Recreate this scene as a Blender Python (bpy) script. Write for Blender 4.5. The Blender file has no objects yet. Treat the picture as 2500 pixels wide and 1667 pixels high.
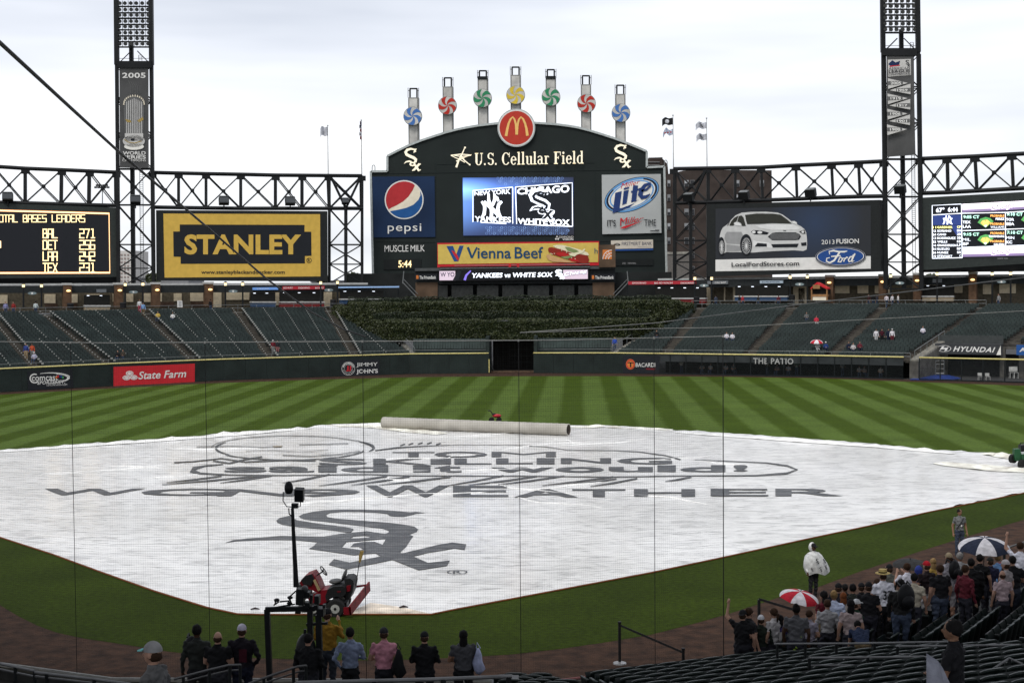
import bpy, bmesh, math, random
import numpy as np
from mathutils import Vector, Matrix
S = bpy.context.scene
C = S.collection
rnd = random.Random(7)
PI = math.pi

# ---------------------------------------------------------------- camera
F_PX, YAW, PITCH, ROLL = 3455.8, 0.047, 0.039, -0.008
CAM = np.array([8.02, -47.8, 10.43])
_cy, _sy = math.cos(YAW), math.sin(YAW)
_f = np.array([-_sy*math.cos(PITCH), _cy*math.cos(PITCH), -math.sin(PITCH)])
_r = np.array([_cy, _sy, 0.0]); _u = np.cross(_r, _f)
_c, _s = math.cos(ROLL), math.sin(ROLL)
RT, UP = _c*_r+_s*_u, -_s*_r+_c*_u
cd = bpy.data.cameras.new('camera'); cam = bpy.data.objects.new('camera', cd); C.objects.link(cam)
cd.sensor_width = 36.0; cd.lens = F_PX/2500*36; cd.clip_start = 0.1; cd.clip_end = 5000
M3 = Matrix(((RT[0], UP[0], -_f[0]), (RT[1], UP[1], -_f[1]), (RT[2], UP[2], -_f[2])))
cam.matrix_world = Matrix.Translation(Vector(CAM)) @ M3.to_4x4()
S.camera = cam

# ---------------------------------------------------------------- world: overcast sky
W = bpy.data.worlds.new('World'); S.world = W; W.use_nodes = True
nt = W.node_tree; nt.nodes.clear()
SUN_EL, SUN_AZ = math.radians(52), math.radians(200)   # compass-like azimuth, measured from +y clockwise
out = nt.nodes.new('ShaderNodeOutputWorld'); bg = nt.nodes.new('ShaderNodeBackground')
sky = nt.nodes.new('ShaderNodeTexSky'); sky.sky_type = 'NISHITA'; sky.sun_disc = False
sky.sun_elevation = SUN_EL; sky.sun_rotation = SUN_AZ
tc = nt.nodes.new('ShaderNodeTexCoord')
mp = nt.nodes.new('ShaderNodeMapping'); mp.inputs['Scale'].default_value = (1.3, 1.3, 9.0)
mp.inputs['Location'].default_value = (0.35, 0.2, 0.15)
nz = nt.nodes.new('ShaderNodeTexNoise'); nz.inputs['Scale'].default_value = 1.6; nz.inputs['Detail'].default_value = 4
nz.inputs['Roughness'].default_value = 0.5
cr = nt.nodes.new('ShaderNodeValToRGB')
cr.color_ramp.elements[0].position = 0.36; cr.color_ramp.elements[0].color = (5.75, 6.0, 6.5, 1)
cr.color_ramp.elements[1].position = 0.66; cr.color_ramp.elements[1].color = (8.5, 8.6, 8.85, 1)
sep = nt.nodes.new('ShaderNodeSeparateXYZ')
hr = nt.nodes.new('ShaderNodeValToRGB')                       # brighter cloud base towards the horizon
hr.color_ramp.elements[0].position = 0.08; hr.color_ramp.elements[0].color = (1.1, 1.095, 1.08, 1)
hr.color_ramp.elements[1].position = 0.17; hr.color_ramp.elements[1].color = (0.93, 0.945, 0.98, 1)
mul = nt.nodes.new('ShaderNodeMix'); mul.data_type = 'RGBA'; mul.blend_type = 'MULTIPLY'; mul.inputs[0].default_value = 1
mx = nt.nodes.new('ShaderNodeMix'); mx.data_type = 'RGBA'; mx.inputs[0].default_value = 0.94
L = nt.links.new
L(tc.outputs['Generated'], mp.inputs[0]); L(mp.outputs[0], nz.inputs['Vector']); L(nz.outputs['Fac'], cr.inputs[0])
L(tc.outputs['Generated'], sep.inputs[0]); L(sep.outputs['Z'], hr.inputs[0])
L(cr.outputs[0], mul.inputs[6]); L(hr.outputs[0], mul.inputs[7])
L(sky.outputs[0], mx.inputs[6]); L(mul.outputs[2], mx.inputs[7]); L(mx.outputs[2], bg.inputs[0])
bg.inputs[1].default_value = 0.095
L(bg.outputs[0], out.inputs[0])
sl = bpy.data.lights.new('sun', 'SUN'); sun = bpy.data.objects.new('sun', sl); C.objects.link(sun)
sl.energy = 1.5; sl.angle = math.radians(25); sl.color = (1.0, 0.96, 0.9)
_d = Vector((math.sin(SUN_AZ)*math.cos(SUN_EL), math.cos(SUN_AZ)*math.cos(SUN_EL), math.sin(SUN_EL)))
sun.rotation_euler = _d.to_track_quat('Z', 'Y').to_euler()
S.view_settings.view_transform = 'Standard'; S.view_settings.look = 'None'
S.view_settings.gamma = 1; S.view_settings.use_curve_mapping = False
S.view_settings.exposure = 0.52

# ---------------------------------------------------------------- sight lines (photograph position -> point on a known plane)
def ray(px, py): return _f + (px-1250)/F_PX*RT - (py-833.5)/F_PX*UP
def on_z(px, py, z=0.0):
    d = ray(px, py); t = (z-CAM[2])/d[2]; return Vector(CAM+t*d)
class Plane:
    def __init__(s, p, n): s.p = np.array(p, float); s.n = np.array(n, float)/np.linalg.norm(n)
    def at(s, px, py, off=0.0):
        d = ray(px, py); t = ((s.p-CAM)@s.n)/(d@s.n); q = CAM+t*d
        k = s.n if s.n@(CAM-s.p) > 0 else -s.n
        # slide towards the viewer's side of the wall
        return Vector(q+k*off)
def wall_plane(a, b): # vertical plane through two ground points
    return Plane((a[0], a[1], 0), (-(b[1]-a[1]), b[0]-a[0], 0))
def yplane(y): return Plane((0, y, 0), (0, -1, 0))
def at_dist(px, py, dist):
    d = ray(px, py); return Vector(CAM+d*dist)

# ---------------------------------------------------------------- materials
MATS = {}
def mat(name, col, rough=0.7, metal=0.0, var=0.12, scale=3.0, bump=0.0, bscale=20.0, emit=0.0, spec=0.16, aniso=None, dark=None):
    if name in MATS: return MATS[name]
    m = bpy.data.materials.new(name); m.use_nodes = True; MATS[name] = m
    t = m.node_tree; N = t.nodes; p = N['Principled BSDF']
    p.inputs['Roughness'].default_value = rough; p.inputs['Metallic'].default_value = metal
    p.inputs['Specular IOR Level'].default_value = spec
    tco = N.new('ShaderNodeTexCoord'); src = tco.outputs['Object']
    if aniso:
        mpn = N.new('ShaderNodeMapping'); mpn.inputs['Scale'].default_value = aniso
        t.links.new(src, mpn.inputs[0]); src = mpn.outputs[0]
    if var > 0:
        n = N.new('ShaderNodeTexNoise'); n.inputs['Scale'].default_value = scale; n.inputs['Detail'].default_value = 6
        t.links.new(src, n.inputs['Vector'])
        r = N.new('ShaderNodeValToRGB')
        lo = dark if dark else tuple(c*(1-var*1.6) for c in col)
        hi = tuple(min(1, c*(1+var*1.3)) for c in col)
        r.color_ramp.elements[0].position = 0.3; r.color_ramp.elements[0].color = (*lo, 1)
        r.color_ramp.elements[1].position = 0.7; r.color_ramp.elements[1].color = (*hi, 1)
        t.links.new(n.outputs['Fac'], r.inputs[0]); t.links.new(r.outputs[0], p.inputs['Base Color'])
    else:
        p.inputs['Base Color'].default_value = (*col, 1)
    if bump > 0:
        n2 = N.new('ShaderNodeTexNoise'); n2.inputs['Scale'].default_value = bscale; n2.inputs['Detail'].default_value = 5
        b = N.new('ShaderNodeBump'); b.inputs['Strength'].default_value = bump; b.inputs['Distance'].default_value = 0.05
        t.links.new(src, n2.inputs['Vector']); t.links.new(n2.outputs['Fac'], b.inputs['Height'])
        t.links.new(b.outputs[0], p.inputs['Normal'])
    if emit > 0:
        p.inputs['Emission Color'].default_value = (*col, 1); p.inputs['Emission Strength'].default_value = emit
    return m
def ink(name, col, rough=0.6): return mat(name, col, rough, var=0.05, scale=1.5)
def glow(name, col, e=1.0):
    m = mat(name, col, 0.5, var=0, emit=e); return m

# ---------------------------------------------------------------- objects
def tag(o, label=None, cat=None, group=None, kind=None):
    if label: o['label'] = label
    if cat: o['category'] = cat
    if group: o['group'] = group
    if kind: o['kind'] = kind
    return o
def thing(name, label, cat, loc=(0, 0, 0), rz=0.0, group=None):
    o = bpy.data.objects.new(name, None); C.objects.link(o); o.empty_display_size = 0.3
    o.location = (tuple(loc)+(0, 0))[:3]; o.rotation_euler = (0, 0, rz)
    return tag(o, label, cat, group)
class MB:
    """collects primitives in world (or thing-local) coordinates, then links them as one mesh object"""
    def __init__(s): s.v = []; s.f = []; s.m = []; s.smooth = False
    def face(s, pts, mi=0):
        k = len(s.v); s.v += [tuple(p) for p in pts]; s.f.append(tuple(range(k, k+len(pts)))); s.m.append(mi); return s
    def add(s, vs, fs, mi=0):
        k = len(s.v); s.v += [tuple(p) for p in vs]
        for f in fs: s.f.append(tuple(i+k for i in f)); s.m.append(mi)
        return s
    def box(s, c, size, rz=0.0, mi=0, R=None):
        hx, hy, hz = size[0]/2, size[1]/2, size[2]/2
        R = R or Matrix.Rotation(rz, 3, 'Z'); c = Vector(c)
        vs = [c+R@Vector((x*hx, y*hy, z*hz)) for z in (-1, 1) for x, y in ((-1, -1), (1, -1), (1, 1), (-1, 1))]
        return s.add(vs, [(3, 2, 1, 0), (4, 5, 6, 7), (0, 1, 5, 4), (1, 2, 6, 5), (2, 3, 7, 6), (3, 0, 4, 7)], mi)
    def bar(s, a, b, w, h=None, mi=0, n=4):
        a = Vector(a); b = Vector(b); d = b-a
        if d.length < 1e-6: return s
        d.normalize(); up = Vector((0, 0, 1)) if abs(d.z) < 0.95 else Vector((0, 1, 0))
        x = d.cross(up).normalized(); y = x.cross(d).normalized(); h = h or w
        if n == 4: ring = [(-w/2, -h/2), (w/2, -h/2), (w/2, h/2), (-w/2, h/2)]
        else: ring = [(w/2*math.cos(2*PI*i/n), h/2*math.sin(2*PI*i/n)) for i in range(n)]
        vs = [p+x*i+y*j for p in (a, b) for i, j in ring]
        fs = [(i, (i+1) % n, n+(i+1) % n, n+i) for i in range(n)]+[tuple(range(n-1, -1, -1)), tuple(range(n, 2*n))]
        return s.add(vs, fs, mi)
    def tube(s, pts, r, n=6, mi=0, cap=True):
        pts = [Vector(p) for p in pts]; rs = r if isinstance(r, (list, tuple)) else [r]*len(pts)
        k = len(s.v); px = None
        for i, p in enumerate(pts):
            d = (pts[min(i+1, len(pts)-1)]-pts[max(i-1, 0)])
            d = d.normalized() if d.length > 1e-7 else Vector((0, 0, 1))
            if px is None:
                up = Vector((0, 0, 1)) if abs(d.z) < 0.9 else Vector((1, 0, 0)); px = d.cross(up).normalized()
            px = (px-d*px.dot(d)).normalized(); py = d.cross(px)
            for j in range(n):
                a = 2*PI*j/n; s.v.append(tuple(p+(px*math.cos(a)+py*math.sin(a))*rs[i]))
        for i in range(len(pts)-1):
            for j in range(n):
                s.f.append((k+i*n+j, k+i*n+(j+1) % n, k+(i+1)*n+(j+1) % n, k+(i+1)*n+j)); s.m.append(mi)
        if cap:
            s.f.append(tuple(k+j for j in range(n-1, -1, -1))); s.m.append(mi)
            s.f.append(tuple(k+(len(pts)-1)*n+j for j in range(n))); s.m.append(mi)
        return s
    def prism(s, pts, d, mi=0):
        """closed planar outline pushed by vector d (front face given, back face added)"""
        n = len(pts); pts = [Vector(p) for p in pts]; d = Vector(d)
        vs = pts+[p+d for p in pts]
        return s.add(vs, [tuple(range(n)), tuple(range(2*n-1, n-1, -1))]+[(i, i+n, (i+1) % n+n, (i+1) % n) for i in range(n)], mi)
    def ell(s, c, r, nu=10, nv=7, mi=0, R=None, zmin=-1.0):
        c = Vector(c); vs = []; fs = []
        R = R or Matrix.Identity(3)
        a0 = math.asin(max(-1, zmin))
        for i in range(nv+1):
            a = a0+(PI/2-a0)*i/nv
            for j in range(nu):
                b = 2*PI*j/nu
                vs.append(c+R@Vector((r[0]*math.cos(a)*math.cos(b), r[1]*math.cos(a)*math.sin(b), r[2]*math.sin(a))))
        for i in range(nv):
            for j in range(nu): fs.append((i*nu+j, i*nu+(j+1) % nu, (i+1)*nu+(j+1) % nu, (i+1)*nu+j))
        return s.add(vs, fs, mi)
    def build(s, name, mats, parent=None, smooth=False, kind=None, label=None, cat=None, group=None, mesh_only=False):
        me = bpy.data.meshes.new(name); me.from_pydata(s.v, [], s.f)
        for m in (mats if isinstance(mats, (list, tuple)) else [mats]): me.materials.append(m)
        if len(me.materials) > 1: me.polygons.foreach_set('material_index', s.m)
        if smooth: me.polygons.foreach_set('use_smooth', [True]*len(me.polygons))
        me.update()
        if mesh_only: return me
        return link(name, me, parent, kind, label, cat, group)
def link(name, me, parent=None, kind=None, label=None, cat=None, group=None):
    o = bpy.data.objects.new(name, me); C.objects.link(o)
    if parent:
        o.parent = parent
        # parts built in world coordinates under a moved thing keep their place
        if not me.get('local'):
            o.matrix_parent_inverse = Matrix.LocRotScale(parent.location, parent.rotation_euler, None).inverted()
    return tag(o, label, cat, group, kind)
def copy_thing(o, loc, rz, label=None, group=None):
    r = o.copy(); C.objects.link(r); r.location = loc; r.rotation_euler = (0, 0, rz)
    if label: r['label'] = label
    if group: r['group'] = group
    for ch in o.children:
        c = ch.copy(); C.objects.link(c); c.parent = r
        for g in ch.children:
            d = g.copy(); C.objects.link(d); d.parent = c
    return r
def struct(name, mb, m, smooth=False): return mb.build(name, m, kind='structure', smooth=smooth)

# ---------------------------------------------------------------- flat print: outlines and lettering laid on a real surface
def tri_poly(pts2, holes=()):
    from mathutils.geometry import tessellate_polygon
    loops = [[Vector((x, y, 0)) for x, y in pts2]]+[[Vector((x, y, 0)) for x, y in h] for h in holes]
    flat = [(p.x, p.y) for l in loops for p in l]
    return flat, [tuple(t) for t in tessellate_polygon(loops)]
_text_cache = {}
def text2d(txt, bold=0.0, shear=0.0, space=1.0, res=3):
    """outline of built-in lettering as triangles, normalised to a unit box"""
    key = (txt, bold, shear, space)
    if key in _text_cache: return _text_cache[key]
    cu = bpy.data.curves.new('t', 'FONT'); cu.body = txt; cu.fill_mode = 'FRONT' if hasattr(cu, 'fill_mode') else cu.fill_mode
    cu.dimensions = '2D'; cu.offset = bold; cu.shear = shear; cu.space_character = space; cu.resolution_u = res
    ob = bpy.data.objects.new('t', cu); C.objects.link(ob)
    dg = bpy.context.evaluated_depsgraph_get(); me = bpy.data.meshes.new_from_object(ob.evaluated_get(dg))
    v = [(p.co.x, p.co.y) for p in me.vertices]; f = [tuple(p.vertices) for p in me.polygons]
    bpy.data.objects.remove(ob); bpy.data.curves.remove(cu); bpy.data.meshes.remove(me)
    if not f: print('TEXT EMPTY', repr(txt), bold); return text2d(txt, bold*0.6-0.002 if bold > 0.005 else -0.001, shear, space, res)
    xs = [p[0] for p in v]; ys = [p[1] for p in v]
    x0, x1, y0, y1 = min(xs), max(xs), min(ys), max(ys)
    v = [((x-x0)/(x1-x0), (y-y0)/(y1-y0)) for x, y in v]
    _text_cache[key] = (v, f); return v, f
class Print:
    """layers of flat print on one surface; proj(px, py, off) gives the 3D point"""
    def __init__(s, proj, base=0.02, step=0.012): s.proj = proj; s.base = base; s.step = step; s.b = {}; s.order = []; s.lay = 0
    def _mb(s, m):
        if m.name not in s.b: s.b[m.name] = (MB(), m); s.order.append(m.name)
        return s.b[m.name][0]
    def layer(s, n=1): s.lay += n; return s
    def poly(s, pts, m, holes=(), lay=None):
        flat, tr = tri_poly(pts, holes); o = s.base+s.step*(s.lay if lay is None else lay)
        s._mb(m).add([s.proj(x, y, o) for x, y in flat], tr); return s
    def rect(s, x0, y0, x1, y1, m, lay=None, sk=0.0):
        k = sk*(x1-x0); return s.poly([(x0, y0), (x1, y0+k), (x1, y1+k), (x0, y1)], m, lay=lay)
    def ellipse(s, cx, cy, rx, ry, m, rot=0.0, n=40, a0=0, a1=2*PI, lay=None, inner=None):
        c, q = math.cos(rot), math.sin(rot)
        def ring(fx, fy): return [(cx+fx*math.cos(t)*c-fy*math.sin(t)*q, cy+fx*math.cos(t)*q+fy*math.sin(t)*c) for t in [a0+(a1-a0)*i/n for i in range(n if a1-a0 > 6.28 else n+1)]]
        o = ring(rx, ry)
        if inner:
            i = ring(rx*inner, ry*inner); k = s.base+s.step*(s.lay if lay is None else lay); M = s._mb(m); full = a1-a0 > 6.28
            for j in range(len(o) if full else len(o)-1):
                j2 = (j+1) % len(o); M.face([s.proj(*p, k) for p in (o[j], o[j2], i[j2], i[j])])
            return s
        return s.poly(o, m, lay=lay)
    def stroke(s, pts, w, m, lay=None, taper=None):
        o = s.base+s.step*(s.lay if lay is None else lay); M = s._mb(m); n = len(pts); L_ = []; R_ = []
        for i, (x, y) in enumerate(pts):
            a = pts[max(i-1, 0)]; b = pts[min(i+1, n-1)]; dx, dy = b[0]-a[0], b[1]-a[1]; l = math.hypot(dx, dy) or 1
            ww = (w[i] if isinstance(w, (list, tuple)) else w)/2
            L_.append((x-dy/l*ww, y+dx/l*ww)); R_.append((x+dy/l*ww, y-dx/l*ww))
        for i in range(n-1): M.face([s.proj(*p, o) for p in (L_[i], L_[i+1], R_[i+1], R_[i])])
        return s
    def text(s, txt, x0, y0, x1, y1, m, bold=0.0, shear=0.0, space=1.0, sk=0.0, quad=None, lay=None):
        """fills the box left x0, right x1, top y0, bottom y1; sk slants the base line; quad = tl,tr,br,bl"""
        v, f = text2d(txt, min(round(bold*0.42, 4), 0 if 'M' in txt else 1), shear, space); o = s.base+s.step*(s.lay if lay is None else lay)
        if quad: (ax, ay), (bx, by), (cx, cy), (dx, dy) = quad
        else: k = sk*(x1-x0); (ax, ay), (bx, by), (cx, cy), (dx, dy) = (x0, y0), (x1, y0+k), (x1, y1+k), (x0, y1)
        P = []
        for u, w in v:
            tx, ty = ax+(bx-ax)*u, ay+(by-ay)*u; qx, qy = dx+(cx-dx)*u, dy+(cy-dy)*u
            P.append(s.proj(qx+(tx-qx)*w, qy+(ty-qy)*w, o))
        s._mb(m).add(P, f); return s
    def build(s, parent, names=None):
        for k, n in enumerate(s.order):
            mb, m = s.b[n]; mb.build((names or {}).get(n, 'printed_graphic'), m, parent)
        s.b = {}; s.order = []
# ================================================================ FIELD
def px_poly(pts, z): return [on_z(x, y, z) for x, y in pts]
def sheet(name, pts, m, z=None):
    flat, tr = tri_poly([(p[0], p[1]) for p in pts]); mb = MB(); mb.add([(x, y, z if z is not None else pts[0][2]) for x, y in flat], tr)
    return struct(name, mb, m)
def grass_mat(name, light, darkc, stripes):
    m = bpy.data.materials.new(name); m.use_nodes = True; t = m.node_tree; N = t.nodes; K = t.links.new
    p = N['Principled BSDF']; p.inputs['Roughness'].default_value = 0.9; p.inputs['Specular IOR Level'].default_value = 0.05
    tcn = N.new('ShaderNodeTexCoord'); sx = N.new('ShaderNodeSeparateXYZ'); K(tcn.outputs['Object'], sx.inputs[0])
    big = N.new('ShaderNodeTexNoise'); big.inputs['Scale'].default_value = 0.25; big.inputs['Detail'].default_value = 5; K(tcn.outputs['Object'], big.inputs['Vector'])
    fine = N.new('ShaderNodeTexNoise'); fine.inputs['Scale'].default_value = 5.0; fine.inputs['Detail'].default_value = 8; fine.inputs['Roughness'].default_value = 0.75
    K(tcn.outputs['Object'], fine.inputs['Vector'])
    mix = N.new('ShaderNodeMix'); mix.data_type = 'RGBA'; mix.inputs[6].default_value = (*darkc, 1); mix.inputs[7].default_value = (*light, 1)
    if stripes:
        x0, per = stripes
        wob = N.new('ShaderNodeTexNoise'); wob.inputs['Scale'].default_value = 0.7; K(tcn.outputs['Object'], wob.inputs['Vector'])
        a = N.new('ShaderNodeMath'); a.operation = 'MULTIPLY_ADD'; a.inputs[1].default_value = 0.45; K(wob.outputs['Fac'], a.inputs[0]); K(sx.outputs['X'], a.inputs[2])
        b = N.new('ShaderNodeMath'); b.operation = 'MULTIPLY_ADD'; b.inputs[1].default_value = 2*PI/per; b.inputs[2].default_value = -(x0+.22)*2*PI/per; K(a.outputs[0], b.inputs[0])
        c = N.new('ShaderNodeMath'); c.operation = 'SINE'; K(b.outputs[0], c.inputs[0])
        r = N.new('ShaderNodeMapRange'); r.inputs['From Min'].default_value = -0.35; r.inputs['From Max'].default_value = 0.35; K(c.outputs[0], r.inputs[0])
        K(r.outputs[0], mix.inputs[0])
    else: K(big.outputs['Fac'], mix.inputs[0])
    r2 = N.new('ShaderNodeMapRange'); r2.inputs['From Min'].default_value = 0.25; r2.inputs['From Max'].default_value = 0.75
    r2.inputs['To Min'].default_value = 0.4; r2.inputs['To Max'].default_value = 1.6; K(fine.outputs['Fac'], r2.inputs[0])
    r3 = N.new('ShaderNodeMapRange'); r3.inputs['From Min'].default_value = 0.3; r3.inputs['From Max'].default_value = 0.7
    r3.inputs['To Min'].default_value = 0.85; r3.inputs['To Max'].default_value = 1.15; K(big.outputs['Fac'], r3.inputs[0])
    mm = N.new('ShaderNodeMath'); mm.operation = 'MULTIPLY'; K(r2.outputs[0], mm.inputs[0]); K(r3.outputs[0], mm.inputs[1])
    v = N.new('ShaderNodeVectorMath'); v.operation = 'SCALE'; K(mix.outputs[2], v.inputs[0]); K(mm.outputs[0], v.inputs['Scale'])
    K(v.outputs[0], p.inputs['Base Color'])
    bm = N.new('ShaderNodeBump'); bm.inputs['Strength'].default_value = 0.5; bm.inputs['Distance'].default_value = 0.03
    K(fine.outputs['Fac'], bm.inputs['Height']); K(bm.outputs[0], p.inputs['Normal'])
    return m
stripe_x0 = on_z(1337, 919)[0]
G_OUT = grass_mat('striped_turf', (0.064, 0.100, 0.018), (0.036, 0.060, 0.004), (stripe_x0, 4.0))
G_IN = grass_mat('foreground_turf', (0.027, 0.042, 0.003), (0.019, 0.031, 0.0025), None)  # same turf, darkened in colour for its weaker sheen at the steeper view
DIRT = mat('wet_clay', (0.041, 0.0205, 0.012), 0.95, var=0.35, scale=2.2, bump=0.6, bscale=14)
ASPH = mat('asphalt', (0.05, 0.05, 0.05), 0.9)
CONC = mat('concrete', (0.10, 0.095, 0.085), 0.85, var=0.25, scale=1.5)
CONC_L = mat('pale_concrete', (0.24, 0.23, 0.2), 0.85, var=0.2, scale=1.5)
BIG = 2500
g = MB(); g.face([(-BIG, -BIG, -0.012), (BIG, -BIG, -0.012), (BIG, BIG, -0.012), (-BIG, BIG, -0.012)]); struct('ground', g, ASPH)
# outfield wall foot, traced then smoothed in plan
WALL_L = [(-66, 74), (-58, 85.5), (-51.2, 93.9), (-42.4, 102.6), (-35.1, 108.8), (-32.2, 110.9), (-12.3, 121.0), (-2.75, 121.6)]
WALL_R = [(2.6, 121.6), (12.2, 120.4), (34.7, 111.6), (43.6, 106.9)]
BULL_R = [(44.6, 106.0), (54.3, 100.6), (62, 95.5), (72, 85)]
clay = [(-95, 40)]+WALL_L+[(-2.75, 128), (2.6, 128)]+WALL_R+BULL_R+[(95, 40), (60, -30), (0, -26), (-60, -30)]
sheet('warning_track', [(x, y, 0) for x, y in clay], DIRT, 0.0)
edge_far = [(0, 963.2), (276, 947.6), (500, 936), (760, 927), (1000, 920.8), (1250, 918.2), (1500, 918), (1760, 919.5), (2000, 923), (2215, 931.5), (2500, 941.4)]
edge_near = [(2500, 1268), (2363, 1308), (2249, 1344), (2100, 1394), (1995, 1433), (1902, 1457), (1849, 1475), (1780, 1497), (1700, 1520), (1590, 1548), (1484, 1566), (1367, 1583), (1250, 1596), (1160, 1602), (1003, 1609), (865, 1611), (740, 1609), (622, 1605), (500, 1598), (415, 1590), (354, 1580), (276, 1568), (207, 1558), (138, 1543), (91, 1526), (41, 1501), (0, 1476)]
far = px_poly(edge_far, 0.004); near = px_poly(edge_near, 0.004)
out_far = [Vector((-62, 72, 0.004))]+far+[Vector((68, 84, 0.004))]
SPL = 30.0
xr = 46.0; xl = -34.0
sheet('outfield_grass', out_far+[Vector((80, SPL, 0)), Vector((-70, SPL, 0))], G_OUT, 0.004)
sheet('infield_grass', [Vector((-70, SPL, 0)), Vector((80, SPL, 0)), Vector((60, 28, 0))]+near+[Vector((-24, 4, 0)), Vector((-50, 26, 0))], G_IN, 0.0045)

# ---------------------------------------------------------------- tarp
tarp_px = [(-520, 1139), (0, 1311), (127, 1352), (250, 1397), (377, 1442), (505, 1482), (580, 1498), (640, 1499.5), (1000, 1499), (1052, 1499), (1110, 1487), (1250, 1461), (1420, 1429), (1590, 1397), (1765, 1360), (1962, 1317), (2122, 1283), (2260, 1251), (2409, 1221), (2500, 1203), (2830, 1136),
           (2500, 1112.6), (2419, 1107), (2260, 1097), (2100, 1081), (1925, 1069), (1765, 1057), (1622, 1049), (1484, 1041), (1393, 1040), (1160, 1036), (930, 1036), (813, 1038), (686, 1049), (563, 1057), (367, 1073), (186, 1086), (0, 1099)]
TZ = 0.03
tp = px_poly(tarp_px, TZ)
def xspan(y):
    xs = []
    for i in range(len(tp)):
        a, b = tp[i], tp[(i+1) % len(tp)]
        if (a.y <= y < b.y) or (b.y <= y < a.y): xs.append(a.x+(b.x-a.x)*(y-a.y)/(b.y-a.y))
    return (min(xs), max(xs)) if len(xs) >= 2 else None
tarp_m = bpy.data.materials.new('wet_vinyl'); tarp_m.use_nodes = True
t_ = tarp_m.node_tree; N_ = t_.nodes; K_ = t_.links.new; p_ = N_['Principled BSDF']
def wrinkle_nodes(t_, strength):
    N_ = t_.nodes; K_ = t_.links.new; p_ = N_['Principled BSDF']
    tcn = N_.new('ShaderNodeTexCoord')
    m1 = N_.new('ShaderNodeMapping'); m1.inputs['Scale'].default_value = (0.55, 2.4, 1); m1.inputs['Rotation'].default_value = (0, 0, 0.12); K_(tcn.outputs['Object'], m1.inputs[0])
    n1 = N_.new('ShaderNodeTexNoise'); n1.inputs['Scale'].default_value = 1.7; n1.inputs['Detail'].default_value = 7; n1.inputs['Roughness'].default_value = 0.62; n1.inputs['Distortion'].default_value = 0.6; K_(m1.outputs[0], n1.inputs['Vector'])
    m2 = N_.new('ShaderNodeMapping'); m2.inputs['Scale'].default_value = (1.0, 0.35, 1); m2.inputs['Rotation'].default_value = (0, 0, -0.5); K_(tcn.outputs['Object'], m2.inputs[0])
    n2 = N_.new('ShaderNodeTexNoise'); n2.noise_type = 'RIDGED_MULTIFRACTAL'; n2.inputs['Scale'].default_value = 0.55; n2.inputs['Detail'].default_value = 5; K_(m2.outputs[0], n2.inputs['Vector'])
    ad = N_.new('ShaderNodeMath'); ad.operation = 'MULTIPLY_ADD'; ad.inputs[1].default_value = 0.42; K_(n2.outputs['Fac'], ad.inputs[0]); K_(n1.outputs['Fac'], ad.inputs[2])
    b = N_.new('ShaderNodeBump'); b.inputs['Strength'].default_value = strength; b.inputs['Distance'].default_value = 0.07
    K_(ad.outputs[0], b.inputs['Height']); K_(b.outputs[0], p_.inputs['Normal']); return tcn, n1, n2
tcn, n1, n2 = wrinkle_nodes(t_, 1.0)
p_.inputs['Roughness'].default_value = 0.30; p_.inputs['Coat Weight'].default_value = 0.3; p_.inputs['Coat Roughness'].default_value = 0.12; p_.inputs['Coat IOR'].default_value = 1.45; p_.inputs['Specular IOR Level'].default_value = 0.6
nA = N_.new('ShaderNodeTexNoise'); nA.inputs['Scale'].default_value = 0.09; nA.inputs['Detail'].default_value = 7; nA.inputs['Roughness'].default_value = 0.65; K_(tcn.outputs['Object'], nA.inputs['Vector'])
rA = N_.new('ShaderNodeValToRGB'); rA.color_ramp.elements[0].position = 0.38; rA.color_ramp.elements[0].color = (0.74, 0.73, 0.70, 1); rA.color_ramp.elements[1].position = 0.56; rA.color_ramp.elements[1].color = (0.88, 0.87, 0.845, 1)
K_(nA.outputs['Fac'], rA.inputs[0])
rB = N_.new('ShaderNodeMapRange'); rB.inputs['From Min'].default_value = 0.3; rB.inputs['From Max'].default_value = 0.5; rB.inputs['To Min'].default_value = 0.8; rB.inputs['To Max'].default_value = 1.0; K_(n1.outputs['Fac'], rB.inputs[0])  # darker along the wrinkle noise: crease shade put into the colour
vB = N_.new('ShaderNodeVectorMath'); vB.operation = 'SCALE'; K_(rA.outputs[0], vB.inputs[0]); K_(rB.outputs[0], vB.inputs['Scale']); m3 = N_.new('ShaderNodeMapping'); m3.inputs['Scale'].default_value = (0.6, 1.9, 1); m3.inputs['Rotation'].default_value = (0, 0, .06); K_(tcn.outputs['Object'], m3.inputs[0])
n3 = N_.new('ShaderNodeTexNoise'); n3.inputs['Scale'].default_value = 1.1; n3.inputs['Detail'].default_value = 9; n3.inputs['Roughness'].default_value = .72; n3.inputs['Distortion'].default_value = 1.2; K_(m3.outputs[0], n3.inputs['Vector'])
r3_ = N_.new('ShaderNodeMapRange'); r3_.inputs['From Min'].default_value = .38; r3_.inputs['From Max'].default_value = .52; r3_.inputs['To Min'].default_value = .55; K_(n3.outputs['Fac'], r3_.inputs[0])  # second set of dark streaks, wrinkle shading painted into the vinyl colour
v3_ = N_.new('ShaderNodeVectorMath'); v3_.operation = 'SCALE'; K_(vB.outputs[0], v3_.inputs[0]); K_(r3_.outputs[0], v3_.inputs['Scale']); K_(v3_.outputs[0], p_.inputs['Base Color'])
tarp = thing('infield_tarp', 'huge white vinyl rain tarp with dark lettering covering the whole infield', 'tarp', (0, 20, 0))
from mathutils import noise as mnoise
mb = MB(); ys = np.linspace(min(p.y for p in tp)+0.02, max(p.y for p in tp)-0.05, 230); NX = 260
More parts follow.
